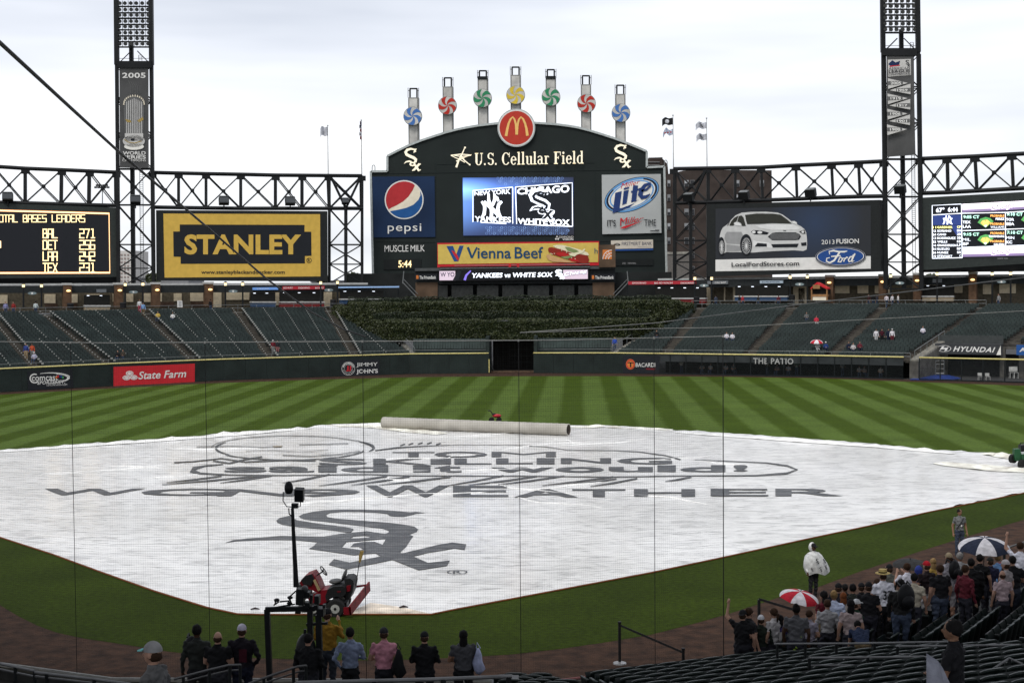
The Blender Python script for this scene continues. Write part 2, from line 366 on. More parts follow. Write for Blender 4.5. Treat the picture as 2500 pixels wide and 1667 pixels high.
for j, y in enumerate(ys):
    xa, xb = xspan(float(y))
    for i in range(NX+1):
        u = i/NX; x = xa+(xb-xa)*u; e = min(u, 1-u)*(xb-xa); ef = math.exp(-e/1.2)+math.exp(-max(0, ys[-1]-y)/1.5)
        n = mnoise.noise((x*0.35, y*1.3, 0.0)); q = mnoise.noise((x*1.1+3, y*2.6, 5.0))
        z = TZ-0.010+0.006*n+0.003*q
        if y > 25 or abs(x) > 25: z += ef*(0.05+0.07*q+0.07*n)
        mb.v.append((x, float(y), max(z, 0.01)))
for j in range(len(ys)-1):
    for i in range(NX):
        k = j*(NX+1)+i; mb.f.append((k, k+1, k+NX+2, k+NX+1)); mb.m.append(0)
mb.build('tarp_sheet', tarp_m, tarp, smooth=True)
HEM = mat('rusty_brown_hem', (0.16, 0.055, 0.02), 0.8)
hm = MB(); hm.tube([on_z(x, y, 0.03) for x, y in tarp_px[:21]], 0.035, 5); hm.build('hem', HEM, tarp)
BEI = mat('beige_vinyl', (0.8, 0.73, 0.63), 0.5, var=0.3, scale=1.2, bump=0.5, bscale=3)
def fold(pts, w, seed, m=BEI, name='bunched_fold', parent=None):
    r = random.Random(seed); mb = MB(); P = [on_z(x, y, 0.02) for x, y in pts]; L_ = []
    n = 46
    segs = len(P)-1
    for i in range(n+1):
        t = i/n*segs; k = min(int(t), segs-1); L_.append(P[k].lerp(P[k+1], t-k))
    rows = 9
    for i, c in enumerate(L_):
        d = (L_[min(i+1, n)]-L_[max(i-1, 0)]).normalized(); s = Vector((-d.y, d.x, 0)); f = math.sin(PI*i/n)**0.5
        for j in range(rows):
            v = j/(rows-1)-0.5; hgt = max(0, mnoise.noise((c.x*0.8+seed, c.y*0.8, j*0.55)))*0.42*f*(1-abs(v)*1.6)+0.03
            mb.v.append(tuple(c+s*(v*w*(0.6+0.8*f))+Vector((0, 0, max(0.035, hgt)))))
    for i in range(n):
        for j in range(rows-1):
            k = i*rows+j; mb.f.append((k, k+rows, k+rows+1, k+1)); mb.m.append(0)
    return mb.build(name, m, parent, smooth=True)
fold([(790, 1040), (860, 1039), (930, 1041), (1010, 1052), (1080, 1060)], 1.6, 3, parent=tarp)
fold([(1395, 1044), (1480, 1042), (1560, 1046), (1640, 1050)], 1.0, 5, parent=tarp)
fold([(2290, 1130), (2380, 1140), (2440, 1146), (2560, 1152)], 1.5, 8, parent=tarp)
fold([(2400, 1108), (2440, 1112), (2475, 1120)], 0.9, 11, parent=tarp)
FOLDW = mat('white_vinyl_fold', (0.8, 0.79, 0.76), 0.45, bump=0.3, bscale=3)
fold([(0, 1104), (190, 1090), (420, 1074), (600, 1060), (760, 1046)], 0.8, 21, FOLDW, parent=tarp)
fold([(1650, 1056), (1900, 1074), (2150, 1092), (2330, 1108)], 0.7, 24, FOLDW, parent=tarp)
rc = random.Random(12)
for i in range(34):
    y = rc.uniform(2, 52); xa, xb = xspan(y); x = rc.uniform(xa+11, xb-11); a = rc.choice([rc.gauss(0, .25), rc.gauss(.75, .15), rc.gauss(-.75, .15)]); Lc = rc.uniform(2.5, 9); mb = MB(); n = 14; W_ = rc.uniform(.05, .11); hh = rc.uniform(.035, .07)
    for j in range(n+1):
        t = j/n-.5; w_ = mnoise.noise((i*3.1, t*3, 0))*.8; px_ = x+math.cos(a)*t*Lc-math.sin(a)*w_; py_ = y+math.sin(a)*t*Lc+math.cos(a)*w_; k = math.cos(t*PI)
        for u in (-1, 0, 1): mb.v.append((px_-math.sin(a)*u*W_, py_+math.cos(a)*u*W_, TZ-.004+(hh*k if u == 0 else 0)))
    for j in range(n):
        for u in (0, 1): q = j*3+u; mb.f.append((q, q+3, q+4, q+1)); mb.m.append(0)
    if xb-xa > 24 and not (y < 17 and abs(x) < 15) and xspan(y-4) and xspan(y+4) and min(xb, xspan(y-4)[1])-x > 4 and x-max(xa, xspan(y-4)[0]) > 4: mb.build('crease', FOLDW, tarp, smooth=True)
PATCH = mat('tan_patch', (0.72, 0.63, 0.52), 0.6, var=0.3, scale=1.5)
def gp(px, py, off): return on_z(px, py, TZ+off)
pr = Print(gp, base=0.003, step=0.0022)
pr.poly([(905, 1470), (985, 1482), (1050, 1497), (960, 1497.5), (800, 1497), (870, 1486)], PATCH)
INK = bpy.data.materials.new('charcoal_print'); INK.use_nodes = True; wrinkle_nodes(INK.node_tree, 0.5)
_ip = INK.node_tree.nodes['Principled BSDF']; _r = INK.node_tree.nodes.new('ShaderNodeValToRGB'); _r.color_ramp.elements[0].position = .40; _r.color_ramp.elements[0].color = (.10, .10, .10, 1); _r.color_ramp.elements[1].position = .5; _r.color_ramp.elements[1].color = (.024, .026, .028, 1)  # pale streaks paint wrinkle reflections into the print colour
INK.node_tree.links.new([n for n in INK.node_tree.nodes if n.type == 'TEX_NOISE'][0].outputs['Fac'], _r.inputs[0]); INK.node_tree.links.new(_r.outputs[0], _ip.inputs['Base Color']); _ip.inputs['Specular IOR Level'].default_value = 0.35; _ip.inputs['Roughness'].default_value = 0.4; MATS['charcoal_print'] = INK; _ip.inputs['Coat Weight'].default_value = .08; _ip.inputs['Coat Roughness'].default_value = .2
INK2 = mat('faded_print', (0.30, 0.26, 0.2), 0.5, var=0.3, scale=1.0)
def zl(pts, ox, oy, k): return [(ox+x/k, oy+y/k) for x, y in pts]
SOX = [[(720,150),(760,128),(850,108),(960,93),(1100,87),(1300,87),(1500,93),(1650,103),(1750,112),(1800,108),(1890,118),(1800,128),(1740,145),(1690,155),(1600,152),(1560,145),(1540,130),(1450,118),(1300,110),(1130,108),(1010,120),(970,140),(985,157),(1060,170),(1300,190),(1560,210),(1700,228),(1790,245),(1825,270),(1810,295),(1740,320),(1780,333),(1740,390),(1710,438),(1640,470),(1500,415),(1540,360),(1500,320),(1550,300),(1552,285),(1500,265),(1380,250),(1250,235),(1000,205),(850,190),(770,178),(735,165)],
       [(510,190),(540,165),(640,143),(655,160),(700,185),(850,210),(1000,230),(1150,248),(1220,265),(1228,275),(1200,298),(1160,300),(1100,290),(950,270),(800,258),(640,240),(560,225),(520,208)],
       [(35,395),(110,370),(240,355),(400,343),(550,330),(800,335),(950,337),(1100,312),(1350,287),(1500,310),(1640,330),(1700,440),(1600,545),(1480,525),(1430,492),(1330,500),(1230,510),(1100,490),(950,470),(810,450),(850,430),(890,390),(700,372),(550,368),(350,370),(150,380)],
       [(2270,408),(2255,460),(2160,447),(1900,490),(1780,520),(1600,550),(1400,590),(1160,640),(995,598),(1045,545),(1190,577),(1480,520),(1665,495),(1900,440),(2000,415),(2140,392)],
       [(1430,492),(1600,470),(1780,520),(1915,580),(2118,558),(2090,608),(1830,648),(1590,553),(1490,517)]]
SOXH = {2: [[(1190,354),(1230,336),(1330,329),(1383,338),(1370,345),(1280,351)], [(1117,438),(1160,387),(1300,377),(1525,359),(1495,413),(1420,385),(1330,385),(1230,400),(1197,433),(1270,431),(1318,455),(1290,461)]]}
_sw = [[on_z(540+x/3.794, 1220+y/3.794, 0) for x, y in P] for P in SOX]
_hx = {k: [[on_z(540+x/3.794, 1220+y/3.794, 0) for x, y in h] for h in v] for k, v in SOXH.items()}
_ax = [p.x for P in _sw for p in P]; _ay = [p.y for P in _sw for p in P]; _bx = (min(_ax), max(_ax), min(_ay), max(_ay))
def _n(p): return ((p.x-_bx[0])/(_bx[1]-_bx[0]), (p.y-_bx[2])/(_bx[3]-_bx[2]))
SOXN = [[_n(p) for p in P] for P in _sw]; SOXNH = {k: [[_n(p) for p in h] for h in v] for k, v in _hx.items()}
def sox_logo(pr, x0, y0, x1, y1, m):
    """interlocked diagonal letters, in a box"""
    for i, P in enumerate(SOXN):
        pr.poly([(x0+u*(x1-x0), y1-v*(y1-y0)) for u, v in P], m, holes=[[(x0+u*(x1-x0), y1-v*(y1-y0)) for u, v in h] for h in SOXNH.get(i, [])]); pr.layer(1)
for i, P in enumerate(SOX):
    pr.layer(1); pr.poly(zl(P, 540, 1220, 3.794), INK, holes=[zl(h, 540, 1220, 3.794) for h in SOXH.get(i, [])])
pr.layer(1); pr.ellipse(1116, 1395, 25, 5.3, INK, inner=0.86); pr.text('R', 1106, 1391.8, 1127, 1398, INK, bold=0.02)
pr.build(tarp, {'charcoal_print': 'printed_logo', 'tan_patch': 'dirty_patch'})
pr.layer(1)
B = 0.035
for ch, x0, x1, y0, y1 in [('W',109,355,1192,1208),('G',345,560,1192,1209),('N',528,745,1193,1210),('9',700,880,1193,1211),('W',893,1098,1184,1212),('E',1106,1241,1185,1212),('A',1254,1412,1193,1213),('T',1397,1527,1193,1212),('H',1548,1697,1193,1211),('E',1735,1876,1192,1210),('R',1893,2059,1192,1210),
        ('T',958,1061,1102.5,1115),('O',1060,1190,1101.5,1116),('M',1200,1357,1102,1114.5),
        ('S',778,897,1118.5,1134),('K',911,1046,1119,1133),('I',1051,1101,1118.5,1133),('L',1109,1200,1118.5,1133),('L',1211,1301,1118,1132),('I',1310,1354,1117.5,1132),('N',1369,1492,1117.5,1131),('G',1506,1641,1116.5,1132.5),
        ('s',548,652,1139,1152.5),('a',655,767,1138,1152.5),('i',774,825,1134,1152),('d',832,948,1134,1152.5),('i',1006,1054,1134,1152),('t',1061,1127,1135,1152.5),('w',1197,1352,1140,1152),('o',1356,1475,1139,1152.5),('u',1486,1594,1139,1151.5),('l',1605,1650,1135,1151),('d',1660,1771,1134.5,1151.5),('!',1790,1826,1134,1150)]:
    LN = (LN+1) % 5 if 'LN' in dir() else 0
    pr.text(ch, x0, y0, x1, y1, INK, lay=pr.lay+LN, bold=0.07 if y0 < 1180 else .05, shear=0.15 if y0 > 1180 and x0 < 700 else 0)
pr.layer(6)
pr.stroke([(545,1132.5),(500,1136.5),(472,1143),(466,1148),(490,1154.5),(560,1158.5),(700,1159.5),(900,1157),(1000,1160.5),(1250,1161),(1497,1163.5),(1675,1160.5),(1845,1160),(1922,1154),(1946,1145.5),(1922,1136),(1871,1129),(1760,1124),(1696,1121.5)], [2,3,8,10,4,2.5,2,2,2,2,2,2,3,4,6,3.5,2,1.4,1], INK)
pr.stroke([(1662,1121),(1624,1111),(1560,1102),(1497,1099),(1386,1098),(1335,1090),(1267,1086),(1122,1085),(1040,1088),(969,1092),(916,1099)], [2.5,2,1.5,1.2,1.2,1.2,1,1,1.5,3,2.5], INK)
for i, (x, y) in enumerate([(985, 1084), (1005, 1082), (1028, 1080.5), (1050, 1080), (1072, 1082)]): pr.stroke([(x-8, y+3), (x+4, y-1)], 2.6, INK)
for k, (a, b) in enumerate([((1229,1160),(1088,1185)),((1310,1162),(1144,1183)),((1378,1161),(1216,1182)),((1497,1163),(1324,1184)),((1505,1168),(1395,1181)),((1556,1167),(1441,1186.5)),((1688,1163),(1624,1174)),((541,1161),(407,1176.5)),((663,1160),(537,1178)),((805,1157),(690,1178)),((946,1161),(778,1185)),((1000,1162),(858,1183)),((1100,1163),(925,1183)),((640,1160),(395,1182))]):
    pr.layer(1) if k % 5 == 0 else None
    m_ = ((a[0]+b[0])/2, (a[1]+b[1])/2+1)
    pr.stroke([a, m_, b], [3.2, 3.6, 1.2], INK)
pr.layer(1)
def arc(cx, cy, rx, ry, a0, a1, n=18): return [(cx+rx*math.cos(math.radians(a0+(a1-a0)*i/n)), cy-ry*math.sin(math.radians(a0+(a1-a0)*i/n))) for i in range(n+1)]
pr.stroke(arc(712, 1092, 196, 29, 5, 178), 1.2, INK); pr.stroke(arc(712, 1093, 185, 28, 150, 215), [1+4*math.sin(PI*i/18) for i in range(19)], INK)
pr.stroke(arc(705, 1092, 190, 30, 215, 345), [1.2+1.6*abs(math.sin(i*1.7)) for i in range(19)], INK)
pr.stroke(arc(712, 1092, 200, 26, -20, 35), [1+5*math.sin(PI*i/18) for i in range(19)], INK)
pr.layer(1)
for pts, w in [([(425,1128),(470,1126),(540,1118),(600,1127),(700,1122),(770,1124)], 2.5), ([(520,1124),(560,1130),(600,1120),(640,1114)], 3), ([(480,1090),(560,1088),(640,1091),(690,1088)], 1.3), ([(730,1085),(800,1083),(850,1082)], 1.4), ([(600,1100),(660,1098),(730,1102),(800,1097)], 1.0), ([(690,1110),(760,1113),(830,1108),(880,1100)], 1.6)]:
    pr.stroke(pts, w, INK); pr.layer(1)
pr.poly([(665,1088),(690,1087),(688,1090),(670,1091)], INK2)
pr.build(tarp, {'charcoal_print': 'printed_lettering', 'tan_patch': 'dirty_patch', 'faded_print': 'printed_lettering'})
for (x, y, a) in [(622, 1487, 12), (985, 1482, -8)]:
    deb = MB(); c = on_z(x, y, 0.06); deb.tube([c+Vector((-0.14, 0, 0)), c+Vector((0, 0.03, 0.03)), c+Vector((0.15, 0.05, 0.0))], [0.02, 0.04, 0.015], 6)
    deb.build('sandbag', mat('dark_rubber', (0.03, 0.02, 0.02), 0.7), label='small dark strap lying on the tarp edge %s the red mower' % ('left of' if x < 700 else 'right of'), cat='strap')

# ---------------------------------------------------------------- tarp roller
ra, rb = on_z(936, 1031, 0.45), on_z(1388, 1048.5, 0.45); ax = (rb-ra).normalized(); sd = Vector((0, 0, 1)).cross(ax).normalized()
roll = thing('tarp_roller', 'long beige corrugated tube lying on the far edge of the tarp', 'tarp roller', tuple((ra+rb)/2*1.0))
ROLLM = mat('grey_beige_tube', (0.36, 0.34, 0.30), 0.6, var=0.1, scale=0.8)
n = 90; R0 = 0.41; mb = MB(); seg = 26
for i in range(n+1):
    c = ra.lerp(rb, i/n); r = R0+0.008*math.sin(i*2.1)
    for j in range(seg): a = 2*PI*j/seg; mb.v.append(tuple(c+sd*r*math.cos(a)+Vector((0, 0, r*math.sin(a)))))
for i in range(n):
    for j in range(seg): mb.f.append((i*seg+j, i*seg+(j+1) % seg, (i+1)*seg+(j+1) % seg, (i+1)*seg+j)); mb.m.append(0)
mb.f.append(tuple(range(seg))); mb.m.append(0)
mb.build('tube_shell', ROLLM, roll, smooth=True)
mb = MB(); mb.tube([rb-ax*3, rb-ax*0.002], 0.365, 24, cap=False); mb.build('tube_lining', mat('dim_lining', (0.12, 0.1, 0.085), 0.8), roll)
mb = MB()
for j in range(24):
    a, b = 2*PI*j/24, 2*PI*(j+1)/24
    f = lambda r, t: rb+ax*0.004+sd*r*math.cos(t)+Vector((0, 0, r*math.sin(t)))
    mb.face([f(0.365, a), f(0.418, a), f(0.418, b), f(0.365, b)])
mb.build('end_rim', mat('pale_rim', (0.5, 0.47, 0.42), 0.6), roll)
# little red machine behind the roller
c = on_z(1205, 1034, 0.0)+Vector((0, .9, 0)); cart = thing('push_mower', 'small red machine with black handle behind the tarp roller', 'mower', tuple(c))
RED = mat('red_paint', (0.36, 0.02, 0.03), 0.35, var=0.1); BLK = mat('black_plastic', (0.012, 0.012, 0.013), 0.5, var=0.1); TYRE = mat('tyre_rubber', (0.015, 0.015, 0.015), 0.85)
mb = MB(); mb.ell(c+Vector((0.28, 0, 0.72)), (0.5, 0.35, 0.2), 14, 8); mb.build('deck', RED, cart, smooth=True)
mb = MB(); mb.ell(c+Vector((0.0, 0, 0.85)), (0.22, 0.2, 0.16), 12, 8); mb.build('engine', BLK, cart, smooth=True)
mb = MB()
for s in (-0.2, 0.2): mb.tube([c+Vector((-0.1, s, 0.8)), c+Vector((-0.4, s, 1.25)), c+Vector((-0.62, s, 1.28))], 0.04, 6)
mb.tube([c+Vector((-0.62, -0.2, 1.28)), c+Vector((-0.62, 0.2, 1.28))], 0.045, 6); mb.build('handle', BLK, cart)
for dx in (-0.3, 0.5):
    for dy in (-0.3, 0.3):
        mb = MB(); mb.tube([c+Vector((dx, dy-0.06, 0.28)), c+Vector((dx, dy+0.06, 0.28))], 0.28, 14); mb.build('wheel', TYRE, cart)

cart.scale = (.72, .72, .72)
# ================================================================ OUTFIELD WALL
WALLG = mat('dark_green_padding', (0.014, 0.021, 0.019), 0.55, var=0.18, scale=0.6, bump=0.15, bscale=3)
CAPY = mat('yellow_pipe', (0.6, 0.52, 0.2), 0.35, var=0.1)
FRAME = mat('black_steel', (0.012, 0.015, 0.016), 0.45, var=0.15)
SCREEN = mat('dark_tinted_screen', (0.016, 0.019, 0.02), 0.3, var=0.15)
WH = 2.44
def resample(poly, step):
    out = []; P = [Vector((p[0], p[1], 0)) for p in poly]
    for a, b in zip(P, P[1:]):
        n = max(1, int(round((b-a).length/step)))
        out += [a.lerp(b, i/n) for i in range(n)]
    return out+[P[-1]]
def outn(a, b):  # horizontal direction away from the field (field on the south side, listed west to east)
    d = (b-a).normalized(); return Vector((-d.y, d.x, 0))
def fence_wall(name, label, poly, cat='wall', step=2.44):
    th = thing(name, label, cat, tuple(poly[len(poly)//2])+(0,)); P = resample(poly, step); caps = MB()
    for a, b in zip(P, P[1:]):
        n = outn(a, b); g_ = (b-a).normalized()*0.012
        m = MB(); m.prism([a+g_+Vector((0, 0, 0.02)), b-g_+Vector((0, 0, 0.02)), b-g_+Vector((0, 0, WH-0.1)), a+g_+Vector((0, 0, WH-0.1))], n*0.18)
        m.build('wall_pad', WALLG, th)
    caps.tube([Vector((p.x, p.y, WH-0.02)) for p in P], 0.075, 8); caps.build('yellow_cap_rail', CAPY, th, smooth=True)
    bk = MB()
    for a, b in zip(P, P[1:]): n = outn(a, b); bk.prism([a+n*0.2, b+n*0.2, b+n*0.2+Vector((0, 0, WH-0.12)), a+n*0.2+Vector((0, 0, WH-0.12))], n*0.15)
    bk.build('wall_backing', CONC, th)
    return th
wl = fence_wall('outfield_wall', 'dark green padded outfield wall left of the centre gate, carrying the red sign', WALL_L)
PADW = [(2.6, 121.6), (12.2, 120.4), (16.9, 118.6)]
wr = fence_wall('outfield_wall', 'short dark green padded wall right of the centre gate, carrying the rum sign', PADW)
mb = MB(); mb.bar((-2.72, 121.5, 0.1), (-2.72, 121.5, 1.7), 0.1, mi=0); mb.build('gate_edge_pad', CAPY, wl)
# signs on the left wall -------------------------------------------------
WHT = ink('white_print', (0.72, 0.71, 0.68)); DKN = ink('near_black_print', (0.014, 0.016, 0.02)); REDP = ink('red_print', (0.52, 0.022, 0.03)); YEL = ink('yellow_print', (0.60, 0.39, 0.075))
NAVY = ink('navy_print', (0.012, 0.024, 0.075)); BLUEP = ink('blue_print', (0.02, 0.07, 0.25)); GREYP = ink('grey_print', (0.3, 0.3, 0.3)); ORANGEP = ink('orange_print', (0.6, 0.18, 0.04)); GREENP = ink('green_print', (0.05, 0.25, 0.08))
def wall_seg_plane(poly, px):
    """plane of the wall segment behind a given photograph column"""
    best = None
    for a, b in zip(poly, poly[1:]):
        pl = wall_plane(a, b); q = pl.at(px, 900)
        t = ((q.x-a[0])*(b[0]-a[0])+(q.y-a[1])*(b[1]-a[1]))/((b[0]-a[0])**2+(b[1]-a[1])**2)
        d = abs(t-0.5)
        if best is None or d < best[0]: best = (d, pl)
    return best[1]
def sign(name, label, cat, plane, cx, cy, parts_fn, base=0.05, step=0.008, group=None):
    th = thing(name, label, cat, tuple(plane.at(cx, cy, 0.0)), group=group); p_ = Print(plane.at, base, step); parts_fn(p_, th); p_.build(th); return th
def panel(plane, pts, depth, m, name, parent, off=0.0):
    mb = MB(); P = [plane.at(x, y, off) for x, y in pts]; k = plane.n if plane.n@(CAM-plane.p) > 0 else -plane.n
    mb.prism(P, Vector(-k*depth)); return mb.build(name, m, parent)
pl = wall_seg_plane(WALL_L, 110)
def comcast(p, th):
    panel(pl, [(66, 906), (176, 899), (178, 946), (68, 953)], 0.03, DKN, 'sign_board', th, 0.04)
    p.layer(1)
    p.ellipse(122, 924, 48, 12, WHT, rot=-0.05, a0=-1.2, a1=1.7, inner=0.86); p.stroke(arc(84, 923.5, 11, 10.5, 60, 320), [1.2]+[3]*17+[1.2], WHT)
    p.stroke(arc(122, 925, 50, 15, 20, 120), [4.5-3.5*i/18 for i in range(19)], WHT)
    p.text('comcast', 77, 917.5, 141, 930, WHT, bold=0.02, sk=-0.03); p.text('SPORTSNET.', 90, 930.5, 158, 938.5, WHT, bold=0.03, shear=0.25, sk=-0.045); p.text('CSNCHICAGO.COM', 113, 938, 163, 942, WHT, bold=0.02, sk=-0.03)
    p.layer(1)
    for i, m in enumerate([ORANGEP, REDP, NAVY, BLUEP, GREENP]): p.ellipse(143+4*(i-1.5)*1.0, 921-3*math.sin(i*PI/4), 2.2, 3.4, m, n=8)
sign('wall_sign', 'dark wall sign with white sports network lettering in an oval swoosh', 'sign', pl, 120, 930, comcast)
pl2 = wall_seg_plane(WALL_L, 380)
def sfarm(p, th):
    panel(pl2, [(277, 895.5), (475, 887.5), (475, 932.8), (277, 942.3)], 0.04, REDP, 'sign_board', th, 0.05)
    p.layer(2)
    for x, y in [(316, 911), (308, 922), (326, 921)]: p.ellipse(x, y, 9.3, 5.8, WHT)
    p.layer(1)
    for x, y in [(316, 911), (308, 922), (326, 921)]: p.ellipse(x, y, 6.8, 3.8, REDP, inner=0.84)
    p.text('State Farm', 337, 907, 454, 926, WHT, bold=0.035, shear=0.22, sk=-0.045)
sign('wall_sign', 'bright red wall sign with white insurance lettering and three joined ovals', 'sign', pl2, 376, 915, sfarm)
pl3 = wall_seg_plane(WALL_L, 880)
def jj(p, th):
    panel(pl3, [(830, 879), (926, 876), (926, 917), (830, 920)], 0.03, DKN, 'sign_board', th, 0.045)
    p.layer(1); p.ellipse(850, 899.5, 16.2, 16.5, WHT, inner=0.95)
    for i in range(11):
        a = math.radians(160-i*14); x, y = 850+13*math.cos(a), 899.5-13*math.sin(a); p.rect(x-1, y-1.6, x+1, y+1.6, WHT)
    for i in range(9):
        a = math.radians(200+i*17); x, y = 850+13*math.cos(a), 899.5-13*math.sin(a); p.rect(x-.6, y-1, x+.6, y+1, WHT)
    p.ellipse(850, 899.5, 10, 10, WHT, inner=0.95)
    p.text('JJ', 844, 893, 857, 906, REDP, bold=0.05)
    p.text('JIMMY', 870, 885.5, 921.5, 897, WHT, bold=0.04, sk=-0.02); p.text("JOHN'S", 870, 901, 922, 914, WHT, bold=0.04, sk=-0.02)
sign('wall_sign', 'black wall sign with round red badge and two rows of white slab lettering', 'sign', pl3, 878, 899, jj)
pl4 = wall_seg_plane(PADW, 1565)
def bac(p, th):
    panel(pl4, [(1521, 868), (1610, 868.5), (1610, 912.5), (1521, 911)], 0.03, DKN, 'sign_board', th, 0.045)
    p.layer(1); p.ellipse(1539.5, 889, 11, 12.6, ORANGEP); p.layer(1); p.ellipse(1539.5, 889, 10, 11.5, REDP, inner=0.8); p.layer(1)
    p.stroke([(1533, 886), (1537, 884), (1540, 889), (1543, 884), (1547, 887)], 2.2, DKN); p.stroke([(1540, 884), (1540, 896)], 3, DKN)
    p.text('BACARDI', 1552.5, 885.5, 1600, 895.5, WHT, bold=0.01); p.text('RESPONSIBLY', 1578, 899, 1600, 902, REDP)
sign('wall_sign', 'black wall sign with round orange bat badge and thin white lettering', 'sign', pl4, 1565, 890, bac)

# ---------------------------------------------------------------- patio wall (screened picnic area) and bullpen fence
def screen_wall(name, label, poly, step, hi_band, post=0.09, zb=0.05):
    th = thing(name, label, 'fence', tuple(poly[0])+(0,)); P = resample(poly, step)
    for i, (a, b) in enumerate(zip(P, P[1:])):
        n = outn(a, b); z1 = WH-0.1; g_ = (b-a).normalized()*0.05
        m = MB(); m.bar(a+Vector((0, 0, 0)), a+Vector((0, 0, z1)), post, 0.12); m.build('fence_post', FRAME, th)
        if hi_band:
            m = MB(); m.prism([a+g_+n*.05+Vector((0, 0, z1-0.86)), b-g_+n*.05+Vector((0, 0, z1-0.86)), b-g_+n*.05+Vector((0, 0, z1-0.03)), a+g_+n*.05+Vector((0, 0, z1-0.03))], n*0.05)
            m.build('upper_panel', mat('charcoal_panel', (0.03, 0.034, 0.036), 0.5, var=0.2, scale=0.9), th)
        m = MB(); m.bar(a+Vector((0, 0, 0.08)), b+Vector((0, 0, 0.08)), 0.08, 0.14); m.build('bottom_rail', FRAME, th)
        if not hi_band:
            m = MB(); m.bar(a+Vector((0, 0, 1.25)), b+Vector((0, 0, 1.25)), 0.04, 0.05); m.build('mid_rail', FRAME, th)
        # woven screen: fine strands with the gaps between them
        m = MB(); nz_ = 14 if hi_band else 22; zt = z1-0.86 if hi_band else z1
        for k in range(nz_): z = 0.15+(zt-0.15)*k/nz_; m.bar(a+g_+Vector((0, 0, z)), b-g_+Vector((0, 0, z)), 0.03)
        m.build('screen_strands', SCREEN, th, kind='stuff')
    m = MB(); m.tube([p+Vector((0, 0, WH-0.02)) for p in P], 0.08, 8); m.build('yellow_cap_rail', CAPY, th, smooth=True)
    return th, P
PAT = [(16.9, 118.6), (34.7, 111.6), (43.2, 107.2)]
patio, PP = screen_wall('patio_fence', 'dark screened outfield fence with grey block lettering, people seated behind it', PAT, 1.95, True)
pp = wall_seg_plane(PAT, 1880); prp = Print(pp.at, 0.03, 0.01)
PG = ink('pale_grey_print', (0.34, 0.34, 0.33)); prp.text('THE PATIO', 1839, 873.5, 1937, 888, PG, bold=0.05, sk=0.012, space=1.1); prp.build(patio, {'pale_grey_print': 'lettering'})
bull, BP = screen_wall('bullpen_fence', 'dark see-through bullpen fence with yellow top rail at the right edge', BULL_R, 2.45, False)
# patio room: back wall, floor, lintel
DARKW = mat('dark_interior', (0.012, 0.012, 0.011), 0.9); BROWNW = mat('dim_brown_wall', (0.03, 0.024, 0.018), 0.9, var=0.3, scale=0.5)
def offs(poly, s):
    out = []; P = [Vector((p[0], p[1], 0)) for p in poly]
    for i, p in enumerate(P):
        n = Vector((0, 0, 0))
        if i > 0: n += outn(P[i-1], P[i])
        if i < len(P)-1: n += outn(P[i], P[i+1])
        n.normalize(); k = outn(P[max(i-1, 0)], P[max(i, 1)]); out.append(p+n*s/max(0.6, n.dot(k)))
    return out
def lift(v, z): return Vector((v.x, v.y, z))
# ================================================================ OUTFIELD STANDS
STEP = mat('stand_concrete', (0.052, 0.047, 0.041), 0.85, var=0.3, scale=1.2)
AISLE = mat('aisle_concrete', (0.075, 0.068, 0.055), 0.85, var=0.3, scale=2)
SEATG = mat('dark_green_seat', (0.021, 0.030, 0.028), 0.42, var=0.2, scale=0.4)
SEATG2 = mat('seat_edge', (0.052, 0.062, 0.060), 0.4, var=0.2, scale=0.5)
WSPOT = mat('pale_wet_cap', (0.34, 0.34, 0.32), 0.35, var=0)
LITC = mat('step_nosing', (0.28, 0.26, 0.22), 0.8, var=0.2)
def surf_at(px, py, poly, dist):
    """point on the sight line that stands a given distance behind the wall line"""
    P = [Vector((p[0], p[1], 0)) for p in poly]; lo, hi = 60.0, 400.0
    def gap(t):
        q = at_dist(px, py, t); best = -1e9
        for a, b in zip(P, P[1:]): best = max(best, (Vector((q.x, q.y, 0))-a).dot(outn(a, b)))
        return best
    for _ in range(50):
        mid = (lo+hi)/2
        if gap(mid) < dist: lo = mid
        else: hi = mid
    return at_dist(px, py, lo)
ROWS, DEPTH, Z0 = 26, 22.0, 2.0
def stand(name, label, nodes, poly, rows=ROWS, depth=DEPTH, z0=Z0, z1=7.3, dots=False):
    """nodes: (bottom px, top px) pairs, one per aisle line; gives row polylines"""
    B = []; T = []
    for bx, tx in nodes:
        q = surf_at(bx, 880 if bx < 1250 else 868, poly, 0.6); B.append(Vector((q.x, q.y, z0)))
        q = surf_at(tx, 752, poly, depth); T.append(Vector((q.x, q.y, z1)))
    return B, T
SEATS = []      # (pos, facing angle) of every far seat
DOTS = []
